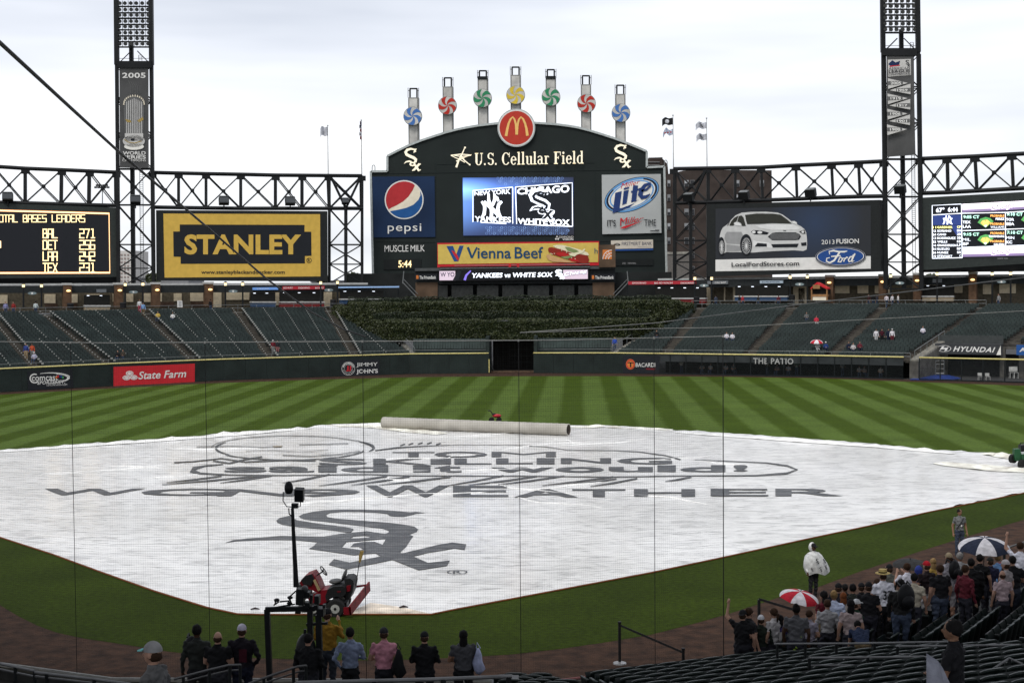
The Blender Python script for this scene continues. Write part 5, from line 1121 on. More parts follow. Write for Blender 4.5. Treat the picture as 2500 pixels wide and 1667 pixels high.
def light_tower(label, plane, xl, xr, rows, fr_y, panels, foot):
    th = thing('light_tower', label, 'light tower', tuple(plane.at((xl(foot)+xr(foot))/2, foot, 0)), group='pair of stadium light towers')
    bk = lattice(th, plane, xl, xr, [fr_y]+panels, 1.7)
    k = plane.n if plane.n@(CAM-plane.p) > 0 else -plane.n
    # head: solid edge posts and lamp rows
    for xx in (xl, xr):
        mb = MB(); mb.bar(plane.at(xx(fr_y), fr_y), plane.at(xx(-80), -80), 0.55, 0.6); mb.build('head_post', STEEL, th)
    # central riser with ladder
    cx = lambda y: (xl(y)+xr(y))/2-6
    mb = MB(); mb.bar(plane.at(cx(fr_y-60), fr_y-60, -1.5), plane.at(cx(foot), foot, -1.5), 0.5); mb.build('riser_pipe', STEEL, th)
    mb = MB()
    for s in (0, 8): mb.bar(plane.at(cx(fr_y)+18+s, fr_y-30, -2.2), plane.at(cx(foot)+18+s, foot, -2.2), 0.06)
    for y in range(int(fr_y-30), int(foot), 5): mb.bar(plane.at(cx(y)+18, y, -2.2), plane.at(cx(y)+26, y, -2.2), 0.05)
    mb.build('ladder', PIPE, th)
    for j, y in enumerate(rows):
        mb = MB(); mb.bar(plane.at(xl(y), y+7, -0.2), plane.at(xr(y), y+7, -0.2), 0.12 if j % 3 else 0.3, 0.2); mb.build('lamp_rail', STEEL, th)
        for i in range(6):
            x = xl(y)+(xr(y)-xl(y))*(i+0.5)/6; c = plane.at(x+mnoise.noise((i*1.7, j*1.3, 0))*2, y, 0.2)
            d = Vector((k[0]*0.8, k[1]*0.8, -0.55)).normalized()
            mb = MB(); mb.tube([c-d*0.42, c-d*0.2, c+d*0.05], [0.1, 0.18, 0.27], 10, mi=0); mb.build('floodlight', [LAMPB], th, smooth=False)
            mb = MB(); mb.tube([c+d*0.052, c+d*0.058], [0.25, 0.25], 10); mb.build('lens', REFL, th.children[-1] if th.children else th)
            mb = MB(); mb.bar(plane.at(x-6.4, y-7, -0.1), plane.at(x-6.4, y+7, -0.1), 0.06); mb.build('lamp_bracket', STEEL, th)
    mb = MB()
    mb.bar(plane.at(xl(fr_y)+3, fr_y-2), plane.at(xl(fr_y)+35, fr_y-34), 0.12); mb.bar(plane.at(xr(fr_y)-3, fr_y-2), plane.at(xr(fr_y)-35, fr_y-34), 0.12)
    for y in (fr_y-10, fr_y-18): mb.bar(plane.at(xl(y), y, -0.8), plane.at(xr(y), y, -0.8), 0.05)
    mb.build('head_brace', STEEL, th, kind='stuff'); mb = MB(); mb.bar(plane.at(xl(fr_y), fr_y, 0.1), plane.at(xr(fr_y), fr_y, 0.1), 0.7, 0.9); mb.build('head_beam', STEEL, th)
    return th
LT = wall_plane((-24, 149.3), (-72, 132.8)); RT_ = wall_plane((22.5, 146.3), (66, 123.3))
fl = lambda y: 284+(y-0)*0.008; fr = lambda y: 368.5+y*0.010
rowsA = [-10, 9, 24.5, 38, 53, 66, 81, 95, 108]
tA = light_tower('left stadium light tower with hanging 2005 championship trophy banner', LT, fl, fr, rowsA, 159, [245, 331, 412, 500, 597, 655, 705], 705)
gl = lambda y: 2154.5+y*0.010; gr = lambda y: 2240+y*0.013
rowsB = [-12, 4, 18, 31, 46, 60, 74, 88-10]
tB = light_tower('right stadium light tower with hanging banner of pennant years', RT_, gl, gr, [-12, 3, 16, 30, 45, 59, 73], 128, [212, 300, 388, 480, 572, 640, 705], 705)
# the champion banners hang in the towers ---------------------------------
BAN = mat('sheer_charcoal_banner', (0.075, 0.075, 0.075), 0.8, var=0.12, scale=0.4); GYL = ink('banner_grey', (0.52, 0.51, 0.49)); GYD = ink('banner_mid_grey', (0.12, 0.12, 0.12)); GOLD = ink('trophy_gold', (0.35, 0.25, 0.08))
def banner(label, plane, pts, fn):
    th = thing('championship_banner', label, 'banner', tuple(plane.at(*pts[3], -0.3))); panel(plane, pts, 0.05, BAN, 'banner_cloth', th, 0.3); p = Print(plane.at, 0.32, 0.02); fn(p); p.build(th, {'banner_grey': 'banner_lettering'})
def tz_(x, y): return (230+x/3.733, y/3.733)
def ban_a(p):
    p.text('2005', *tz_(255, 668), *tz_(468, 716), WHT, bold=0.05, space=1.05)
    p.layer(1)
    for i in range(5): p.stroke([tz_(310+i*22, 740+i*10), tz_(335+i*20, 790), tz_(330+i*22, 860)], 1.2, GYD)
    p.layer(1); p.poly([tz_(*q) for q in [(275,920),(310,890),(350,880),(400,890),(440,920),(455,1000),(450,1150),(445,1230),(280,1230),(272,1100),(268,1000)]], GYD); p.layer(1)
    for i in range(9): x = 292+i*17; p.rect(*tz_(x, 900+abs(i-4)*8), *tz_(x+7, 1220), GYL)
    for i in range(14):
        a = math.radians(180-i*13.8); x, y = 362+92*math.cos(a), 960-75*math.sin(a); p.poly([tz_(x-8, y), tz_(x+8, y), tz_(x+2*math.cos(a), y-22)], CREAMP)
    p.layer(1); p.poly([tz_(*q) for q in [(280,1090),(330,1100),(340,1120),(300,1120)]], GOLD); p.poly([tz_(*q) for q in [(390,1105),(440,1070),(450,1095),(410,1120)]], GOLD)
    p.ellipse(*tz_(360, 1290), 27, 15, GYL); p.rect(*tz_(278, 1220), *tz_(446, 1290), GYL); p.ellipse(*tz_(362, 1340), 24, 8, PALE); p.layer(1)
    p.ellipse(*tz_(350, 1278), 5, 3, DKN); p.stroke([tz_(275, 1275), tz_(310, 1300), tz_(365, 1308), tz_(430, 1290)], 2, GOLD); p.layer(1)
    p.text('WORLD', *tz_(260, 1383), *tz_(468, 1415), WHT, bold=0.05); p.text('SERIES', *tz_(260, 1420), *tz_(470, 1452), WHT, bold=0.05); p.text('CHAMPIONS', *tz_(256, 1456), *tz_(470, 1475), WHT, bold=0.05)
banner('grey banner with 2005 lettering and a silver trophy, hanging in the left tower', LT, [(291.5, 165), (362.5, 166), (363, 411), (292.5, 410)], ban_a)
def ty(x, y): return (2100+x/3.735, y/3.735)
def ban_b(p):
    p.poly([ty(258, 550), ty(468, 543), ty(470, 690), ty(262, 705)], GYL); p.layer(1)
    p.poly([ty(*q) for q in [(262,590),(300,555),(330,575),(372,560),(360,600),(280,605)]], NAVY); p.stroke([ty(275, 612), ty(320, 605), ty(368, 600)], 2.5, REDP); sox_vertical(p, *ty(420, 555), *ty(463, 612), DKN, 1.0); p.layer(1)
    p.text('AMERICAN', *ty(270, 620), *ty(463, 645), DKN, bold=0.04, sk=-0.03); p.text('LEAGUE', *ty(270, 645), *ty(465, 672), DKN, bold=0.05, sk=-0.03); p.text('CHAMPIONS', *ty(268, 677), *ty(466, 697), DKN, bold=0.04, sk=-0.03)
    for i, (t, y, lf) in enumerate([('2005', 765, 1), ('1959', 828, 0), ('1919', 905, 1), ('1917', 968, 0), ('1906', 1045, 1), ('1901', 1110, 0), ('1900', 1188, 1)]):
        p.layer(1)
        if lf: p.poly([ty(262, y-45), ty(445, y-2), ty(266, y+52)], GYL); p.layer(1); p.poly([ty(264, y-18), ty(400, y-14), ty(400, y+10), ty(266, y+18)], GYD); p.layer(1); p.text(t, *ty(290, y-12), *ty(384, y+12), WHT, bold=0.06)
        else: p.poly([ty(470, y-58), ty(280, y+2), ty(470, y+38)], GYL); p.layer(1); p.poly([ty(340, y-14), ty(468, y-20), ty(468, y+14), ty(340, y+12)], GYD); p.layer(1); p.text(t, *ty(350, y-10), *ty(444, y+12), WHT, bold=0.06)
banner('grey banner with white pennant shapes and years, hanging in the right tower', RT_, [(2166, 134), (2231, 131), (2236.5, 379), (2167, 384)], ban_b)
# end towers of the trusses -------------------------------------------------
for lbl, plane, xa, xb, ys in (('steel lattice column at the right end of the left truss, beside the yellow billboard', LP, 804, 884, [429, 509, 597, 645, 692]), ('steel lattice column at the left end of the right truss, before the brick building', RP, 1646, 1728, [412, 496, 587, 640, 685])):
    th = thing('truss_column', lbl, 'column', tuple(plane.at((xa+xb)/2, ys[-1], 0))); lattice(th, plane, xa, xb, ys, 2.6, w=0.36)
    c = (xa+xb)/2; mb = MB(); mb.bar(plane.at(c, ys[1], 0.1), plane.at(c, ys[-1], 0.1), 0.42); mb.bar(plane.at(c, ys[1], 0.1), plane.at(xa+4, ys[0]+4, 0.1), 0.3); mb.bar(plane.at(c, ys[1], 0.1), plane.at(xb-4, ys[0]+4, 0.1), 0.3); mb.build('centre_post', STEEL, th)
# spotlights on the truss chords -----------------------------------------------
SPG = 'box spotlights standing on the truss chords'
sp = [(20, 483, LP, 'on the truss above the lit scoreboard, far left'), (330, 490, LP, 'inside the left light tower'), (545, 492, LP, 'above the middle of the yellow billboard'), (706, 493, LP, 'above the right end of the yellow billboard'), (840, 493, LP, 'on the column between yellow billboard and main scoreboard'),
      (1688, 483, RP, 'on the column before the brick building'), (1823, 478, RP, 'above the left half of the car billboard'), (1985, 472, RP, 'above the right half of the car billboard'), (2203, 464, RP, 'inside the right light tower')]
for i, (x, y, pl_, l) in enumerate(sp):
    c = pl_.at(x, y, 1.0); th = thing('spotlight', 'black box spotlight '+l, 'spotlight', tuple(c), group=SPG); a = math.atan2(pl_.n[0], -pl_.n[1]); s = 0.72 if i == 4 else 1.0
    R = Matrix.Rotation(a, 3, 'Z')@Matrix.Rotation(-0.35, 3, 'X'); mb = MB(); mb.box(c, (1.35*s, 0.8*s, 0.95*s), R=R); mb.build('lamp_housing', STEEL, th)
    mb = MB(); mb.box(c+R@Vector((0, -0.42*s, 0.05)), (1.2*s, 0.03, 0.8*s), R=R); mb.build('glass', mat('spot_glass', (0.06, 0.065, 0.07), 0.15, var=0), th)
    mb = MB(); mb.box(c+R@Vector((0, -0.1, 0.52*s)), (1.2*s, 0.9*s, 0.05), R=R); mb.build('hood', PIPE, th); mb = MB(); mb.bar(c-Vector((0, 0, .4)), c-Vector((0, 0, 1.1)), 0.15); mb.build('bracket', STEEL, th)

# ---------------------------------------------------------------- billboards
def board(name, label, cat, plane, pts, fn, depth=1.2, m=None, names=None):
    th = thing(name, label, cat, tuple(plane.at((pts[0][0]+pts[2][0])/2, pts[2][1], 0))); panel(plane, pts, depth, m or BRD, 'board_case', th, 0.9); p = Print(plane.at, 0.93, 0.02); fn(p, th, plane); p.build(th, names or {}); return th
LED = glow('led_off', (0.010, 0.011, 0.014), 0.35)
def dotmatrix(p, txt, x0, y0, x1, y1, m, sk=0.0): p.text(txt, x0, y0, x1, y1, m, bold=0.05, sk=sk)
GLA = glow('led_gold', (1.0, 0.74, 0.38), 1.0); GLO = glow('led_orange_edge', (0.62, 0.2, 0.05), 0.7)
def lb(p, th, pl):
    p.poly([(-80, 511), (268.5, 520), (269, 669), (-80, 669)], LED); p.layer(1)
    p.stroke([(-80, 513), (266, 522.5), (268, 666), (-80, 667)], 5.2, GLO); p.layer(1); p.stroke([(-80, 513), (266, 522.5), (268, 666), (-80, 667)], 3.4, GLA); p.layer(1)
    # box font drawn in strokes
    def bt(txt, x0, y0, x1, y1, w):
        G = {'T':[[(0,0),(1,0)],[(.5,0),(.5,1)]],'O':[[(0,.1),(0,1),(1,1),(1,0),(0,0)]],'A':[[(0,1),(0,0),(1,0),(1,1)],[(0,.55),(1,.55)]],'L':[[(0,0),(0,1),(1,1)]],'B':[[(0,0),(0,1),(1,1),(1,.5),(0,.5)],[(0,0),(.85,0),(.85,.5)]],'S':[[(1,0),(0,0),(0,.5),(1,.5),(1,1),(0,1)]],'E':[[(1,0),(0,0),(0,1),(1,1)],[(0,.5),(.8,.5)]],
             'D':[[(0,0),(0,1),(.8,1),(1,.8),(1,.2),(.8,0),(0,0)]],'R':[[(0,1),(0,0),(1,0),(1,.5),(0,.5)],[(.4,.5),(1,1)]],'X':[[(0,0),(1,1)],[(1,0),(0,1)]],'2':[[(0,0),(1,0),(1,.5),(0,.5),(0,1),(1,1)]],'7':[[(0,0),(1,0),(.4,1)]],'1':[[(.25,0),(.6,0),(.6,1)],[(.2,1),(1,1)]],'5':[[(1,0),(0,0),(0,.5),(1,.5),(1,1),(0,1)]],'6':[[(1,0),(0,0),(0,1),(1,1),(1,.5),(0,.5)]],'4':[[(0,0),(0,.55),(1,.55)],[(1,0),(1,1)]],'3':[[(0,0),(1,0),(1,1),(0,1)],[(.3,.5),(1,.5)]],' ':[]}
        n = len(txt); cw = (x1-x0)/(n*1.3-.3)
        for i, c in enumerate(txt):
            for s_ in G[c]:
                xx = x0+i*cw*1.3; q = [(xx+u*cw, y0+v*(y1-y0)) for u, v in s_]
                for a, b in zip(q, q[1:]):
                    dx, dy = b[0]-a[0], b[1]-a[1]; l = math.hypot(dx, dy); ux, uy = dx/l*w/2.2, dy/l*w/2.2; p.layer(.04); p.stroke([(a[0]-ux, a[1]-uy), (b[0]+ux, b[1]+uy)], w, GLA)
    bt('TOTAL BASES LEADERS', -12.3, 526, 207, 543, 2.0)
    for r_, (a, b) in enumerate([('BAL', '271'), ('DET', '256'), ('LAA', '242'), ('TEX', '231')]):
        y = 560.5+r_*27.6; bt(a, 106, y, 140, y+21, 2.5); bt(b, 195, y, 231, y+21, 2.5)
    bt('N', -8, 588, 2, 604, 4) if False else p.stroke([(-4, 606), (-4, 588), (2, 590), (2, 606)], 4, GLA)
board('lit_scoreboard', 'black lit scoreboard with amber team totals at the left edge of the photo', 'scoreboard', LP, [(-90, 494), (284, 508), (285, 676), (-90, 681)], lb, names={'led_gold': 'amber_lettering', 'led_off': 'led_face'})
mb = MB(); mb.prism([LP.at(-90, 681, .9), LP.at(285, 676, .9), LP.at(285, 691, .5), LP.at(-90, 694, .5)], Vector((0, 1, 0))); mb.build('lower_skirt', STEEL, [o for o in C.objects if o.name == 'lit_scoreboard'][0])
def stan(p, th, pl):
    p.poly([(398, 522.5), (779, 524), (780, 675), (401, 678)], YEL); p.layer(1)
    p.poly([(438, 549), (741, 550), (741, 566.5), (757.5, 566.5), (758, 625), (742, 625.5), (742, 643.5), (440, 644.5), (440, 627.5), (423, 627), (422, 566), (438, 566)], DKN); p.layer(1)
    # slab letters
    def L_(pts): p.layer(.1); p.poly(pts, YEL)
    p.text('STANLEY', 449, 573, 733, 622, YEL, bold=0.09, space=1.02)
    p.ellipse(752, 636, 6.3, 6.3, DKN, inner=0.82, n=20); p.text('R', 749, 632.5, 755, 640, DKN, bold=0.02)
    p.text('www.stanleyblackanddecker.com', 490, 660, 693, 671.5, DKN, bold=0.035)
board('billboard', 'yellow tool company billboard with black notched plaque and yellow block letters', 'billboard', LP, [(381, 514), (797, 516.5), (797.5, 687), (382, 685)], stan, m=mat('billboard_black', (0.016, 0.018, 0.018), 0.6, var=0.1), names={'yellow_print': 'yellow_print', 'near_black_print': 'black_print'})
def ford(p, th, pl):
    fb = bpy.data.materials.new('blue_glow_print'); fb.use_nodes = True; t = fb.node_tree; N = t.nodes; K = t.links.new
    tcx = N.new('ShaderNodeTexCoord'); vm = N.new('ShaderNodeVectorMath'); vm.operation = 'DISTANCE'; c = pl.at(1995, 545, 1); vm.inputs[1].default_value = tuple(c); K(tcx.outputs['Object'], vm.inputs[0])
    mr = N.new('ShaderNodeMapRange'); mr.inputs['From Max'].default_value = 6.5; K(vm.outputs['Value'], mr.inputs[0]); r = N.new('ShaderNodeValToRGB'); r.color_ramp.elements[0].color = (0.012, 0.03, 0.075, 1); r.color_ramp.elements[1].color = (0.009, 0.011, 0.016, 1); K(mr.outputs[0], r.inputs[0]); K(r.outputs[0], N['Principled BSDF'].inputs['Base Color']); MATS['blue_glow_print'] = fb
    def z(x, y): return (1740+x/5.6, 490+y/5.6)
    def Z(l): return [z(*q) for q in l]
    p.poly(Z([(75, 115), (2190, 70), (2190, 930), (75, 965)]), fb); p.layer(1); p.poly(Z([(75, 808), (2190, 758), (2190, 930), (75, 966)]), WHT); p.layer(1)
    CARW = ink('car_white', (0.55, 0.55, 0.54)); CARS = ink('car_shade', (0.30, 0.30, 0.30)); CARL = ink('car_highlight', (0.70, 0.70, 0.69)); GLS = ink('car_glass', (0.035, 0.036, 0.03)); DRK = DKN
    p.poly(Z([(133,590),(135,480),(150,420),(175,372),(235,330),(290,265),(350,205),(430,170),(560,158),(760,156),(920,168),(990,195),(1060,245),(1110,285),(1150,282),(1185,300),(1190,330),(1240,355),(1290,395),(1312,440),(1322,520),(1325,600),(1318,670),(1270,690),(1150,680),(900,690),(700,702),(590,712),(430,706),(220,706),(165,738),(140,700)]), CARW); p.layer(1)
    p.poly(Z([(230,430),(430,430),(450,470),(430,600),(230,590),(200,520),(205,470)]), CARS); p.poly(Z([(225,600),(430,622),(430,690),(225,700)]), CARS); p.poly(Z([(590,540),(640,560),(800,575),(850,610),(850,650),(600,635),(590,600)]), CARL)
    p.poly(Z([(620,350),(760,325),(1000,330),(1150,330),(1230,380),(1200,400),(850,405),(700,380)]), CARL); p.layer(1)
    for q in [[(480,200),(640,180),(860,182),(960,195),(1040,250),(1120,318),(1000,315),(850,312),(720,320),(510,325),(495,280)], [(265,345),(290,290),(330,240),(390,207),(370,270),(355,300),(320,345)], [(375,290),(395,215),(430,205),(460,235),(490,350),(440,350),(425,310)], [(235,345),(250,320),(285,260),(250,345)]]: p.poly(Z(q), GLS)
    p.poly(Z([(790,495),(850,445),(900,437),(1170,437),(1220,460),(1242,490),(1215,535),(1170,540),(850,542)]), DRK); p.poly(Z([(835,598),(1210,590),(1190,638),(860,642)]), DRK); p.poly(Z([(610,630),(650,580),(775,590),(778,632)]), DRK); p.poly(Z([(1240,580),(1315,568),(1318,615),(1250,620)]), DRK); p.poly(Z([(560,430),(590,405),(700,412),(805,440),(780,465),(600,462)]), DRK); p.poly(Z([(1215,425),(1290,400),(1305,455),(1260,455)]), DRK); p.poly(Z([(1000, 410), (1040, 408), (1040, 418), (1000, 418)]), DRK)
    p.layer(1); p.ellipse(*z(682, 437), 6, 3.4, CARL, n=12); p.ellipse(*z(600, 432), 4.5, 3.4, CARL, n=12); p.ellipse(*z(1268, 430), 3.4, 3, CARL, n=12)
    for i in range(6): y = 457+i*14; p.stroke(Z([(815+abs(i-3)*7, y), (1225-abs(i-2)*8, y-3)]), 0.8, CARS)
    p.poly(Z([(325,315),(345,298),(400,300),(432,330),(425,350),(350,340)]), CARL); p.poly(Z([(1112,290),(1150,283),(1187,310),(1180,325),(1140,318)]), CARL)
    for cx, cy, rx, ry in ((500, 620, 72, 125), (165, 640, 42, 105)):
        p.layer(1); p.ellipse(*z(cx-5, cy-15), rx*1.12/5.6, (ry+20)/5.6, DRK, n=28); p.layer(1); p.ellipse(*z(cx, cy), rx*.86/5.6, ry*.88/5.6, CARS, n=28, inner=0.9)
        for k in range(18):
            a = 2*PI*k/18; p.stroke([z(cx+rx*.12*math.cos(a), cy+ry*.12*math.sin(a)), z(cx+rx*.8*math.cos(a), cy+ry*.82*math.sin(a))], 0.75, CARL)
        p.ellipse(*z(cx, cy), rx*.16/5.6, ry*.14/5.6, CARL, n=10)
    p.layer(1); p.text('2013', *z(1525, 540), *z(1702, 600), WHT, sk=-0.02, bold=0.0); p.text('FUSION', *z(1727, 528), *z(2035, 592), WHT, bold=0.04, sk=-0.02)
    p.text('LocalFordStores.com', *z(300, 845), *z(1222, 905), DKN, bold=0.045, sk=-0.02)
    c = z(1785, 765); p.ellipse(*c, 61.5, 23.5, CARS, rot=-0.02); p.layer(1); p.ellipse(*c, 60.3, 22.6, NAVY, rot=-0.02); p.layer(1); p.ellipse(*c, 57.5, 20.6, WHT, rot=-0.02, inner=0.965); p.layer(1); p.ellipse(*c, 55.5, 19.4, BLUEP, rot=-0.02); p.layer(1)
    for pts, w in [([(1640,735),(1630,700),(1690,685),(1760,700),(1840,700),(1880,690)], [2.2,3,4,4,4,1.5]), ([(1780,700),(1740,760),(1700,820),(1640,850),(1595,830),(1600,790),(1640,780)], [4,4.5,4.5,4,3.5,3,2]), ([(1660,765),(1720,760),(1790,755)], 3), ([(1770,800),(1755,840),(1790,840),(1815,800),(1790,775),(1768,795)], 3.2), ([(1815,790),(1850,785),(1830,835)], 3), ([(1850,800),(1870,775),(1890,780)], 3), ([(1950,765),(1920,770),(1895,810),(1905,838),(1935,825),(1965,740)], [3,3,3.4,3.4,3,3]), ([(1985,725),(1950,800),(1945,840),(1975,820)], [3.6,3.4,3,2])]: p.layer(.3); p.stroke(Z(pts), w, PALE)
board('billboard', 'dark blue car billboard showing a white sedan above a white strip', 'billboard', RP, [(1731, 499), (2153, 489), (2156, 663), (1733, 675)], ford, m=MATS['billboard_black'], names={'blue_glow_print': 'blue_print_field', 'car_white': 'printed_car'})
GC = glow('led_mint', (0.55, 1.0, 0.8), 1.0); GO = glow('led_orange', (1.0, 0.45, 0.12), 1.0); GY = glow('led_yellow', (1.0, 0.95, 0.35), 1.0); GG = glow('led_green', (0.07, 0.25, 0.07), 1.0); GNV = glow('led_navy', (0.02, 0.035, 0.13), 0.9); GPW = glow('led_pink_white', (1.0, 0.90, 1.0), 1.1); GPU = glow('led_mauve', (0.16, 0.12, 0.22), 1.0)
def rb_(p, th, pl):
    def z(x, y): return (2250+x/7.128, 460+y/7.128)
    def Z(l): return [z(*q) for q in l]
    def sk(x): return -0.052*(x-220)
    def R_(x0, y0, x1, y1, m): p.poly(Z([(x0, y0+sk(x0)*.0), (x1, y1 if False else y0+sk(x1)-sk(x0)), (x1, y1+(sk(x1)-sk(x0))*(.55 if y1 > 900 else 1)), (x0, y1)]), m)
    p.poly(Z([(215, 300), (2300, 195), (2300, 1180), (220, 1225)]), LED); p.layer(1)
    R_(740, 280, 2300, 345, GPW); R_(740, 345, 2300, 385, glow('led_lilac', (0.6, 0.5, 0.65), 1.0)); R_(740, 385, 2300, 425, GPU)
    p.poly(Z([(745, 1040), (2300, 985), (2300, 1075), (745, 1110)]), GPW); p.poly(Z([(745, 1110), (2300, 1075), (2300, 1120), (745, 1150)]), glow('led_lilac', (0.6, 0.5, 0.65), 1.0)); p.poly(Z([(745, 1150), (2300, 1120), (2300, 1160), (745, 1195)]), GPU)
    p.poly(Z([(230, 480), (722, 462), (722, 640), (232, 645)]), GNV); p.poly(Z([(560, 650), (722, 640), (722, 800), (640, 820), (560, 700)]), GNV); p.layer(1)
    for q in [[(222, 1220), (218, 305), (725, 280)], [(222, 470), (740, 440), (1485, 425), (2300, 380)], [(725, 285), (738, 1210)], [(222, 1220), (738, 1208)], [(745, 740), (2300, 690)], [(1487, 425), (1492, 1010)], [(745, 1030), (2300, 975)]]: p.stroke(Z(q), 1.7, GW)
    p.layer(1); p.text("67°", *z(285, 342), *z(432, 425), GW, bold=0.07); p.text('6:44', *z(492, 335), *z(662, 415), GW, bold=0.05)
    ny_logo(p, *z(405, 478), *z(568, 635), GW); p.layer(1)
    names_ = [('11', 'GARDNER', 'CF', 575, 720), ('12', 'SORIANO', 'DH', 555, 722), ('24', 'CANO', '2B', 465, 722), ('13', 'RODRIGUEZ', '3B', 632, 722), ('22', 'WELLS', '1B', 485, 722), ('14', 'GRANDERSON', 'LF', 642, 722), ('31', 'SUZUKI', 'RF', 520, 720), ('36', 'NUNEZ', 'SS', 505, 722), ('19', 'STEWART', 'C', 572, 722)]
    for i, (a, b, c, xe, x2) in enumerate(names_):
        y = 665+i*62.5; m = GY if i == 0 else GW; p.text(a, *z(233, y), *z(292, y+38), m, bold=0.05); p.text(b, *z(312, y-2), *z(xe, y+36), m, bold=0.05); p.text(c, *z(655 if len(c) > 1 else 695, y-8), *z(x2, y+32), m, bold=0.05)
    for X, Yo, tm, t1, t2, pa, pb_ in ((0, 0, '9:05 CT', 'TEX', 'LAA', 'PEREZ', 'WILLIAMS'), (0, 300, '9:15 CT', 'MIL', 'SF', 'THORNBURG', 'GAUDIN'), (755, -45, '9:10 CT', 'TOR', 'SEA', 'IWAKUMA', 'JOHNSON'), (760, 270, '7:10 CT', 'MIN', 'KC', 'GUTHRIE', 'PELFREY')):
        p.text(tm, *z(765+X, 478+Yo), *z(1040+X, 530+Yo), GC, bold=0.05); p.text(t1, *z(750+X, 570+Yo), *z(890+X, 618+Yo), GW, bold=0.06); p.text(t2, *z(755+X, 645+Yo), *z(895+X if len(t2) > 2 else 855+X, 695+Yo), GW, bold=0.06)
        p.poly(Z([(1010+X, 600+Yo), (1060+X, 535+Yo), (1150+X, 505+Yo), (1230+X, 525+Yo), (1288+X, 580+Yo), (1150+X, 690+Yo)]), GG); p.layer(1)
        p.poly(Z([(1065+X, 610+Yo), (1100+X, 565+Yo), (1180+X, 555+Yo), (1235+X, 600+Yo), (1150+X, 680+Yo)]), GO); p.layer(1); p.poly(Z([(1120+X, 650+Yo), (1180+X, 645+Yo), (1150+X, 685+Yo)]), GW)
        for dx, dy in ((1088, 612), (1150, 573), (1212, 606)): p.ellipse(*z(dx+X, dy+Yo), 1.2, 0.9, LED, n=6)
        for yy, tx, m in ((465, 'PROBABLE', GO), (520, pa, GW), (605, 'PROBABLE', GO), (660, pb_, GW)): x1 = 1475+X; x0 = x1-30*len(tx); p.text(tx, *z(x0, yy+Yo), *z(x1, yy+38+Yo), m, bold=0.05)
        p.layer(1)
    for yy in (255, 1035):
        p.text('Chicago', 0, 0, 0, 0, GPW, bold=0.09, shear=0.3, quad=Z([(1240, yy+25), (1665, yy-10), (1640, yy+110), (1255, yy+165)])); p.layer(1); p.text('Chicago', 0, 0, 0, 0, LED, bold=0.01, shear=0.3, quad=Z([(1255, yy+28), (1660, yy), (1635, yy+95), (1268, yy+150)])); p.layer(1)
    p.text('WHITE WAY', *z(1360, 1212), *z(1550, 1232), GREYP, bold=0.03)
board('lit_scoreboard', 'lit lineup scoreboard with purple white bands at the right edge of the photo', 'scoreboard', RP, [(2250.5, 484), (2570, 466), (2572, 640), (2251.5, 660)], rb_, m=BRD, names={'led_white': 'screen_lettering', 'led_off': 'led_face'})
mb = MB(); mb.prism([RP.at(2251, 660, .88), RP.at(2572, 640, .88), RP.at(2572, 662, .4), RP.at(2251, 665, .4)], Vector((0, 1, 0))); mb.build('lower_skirt', STEEL, [o for o in C.objects if o.name == 'lit_scoreboard.001'][0])
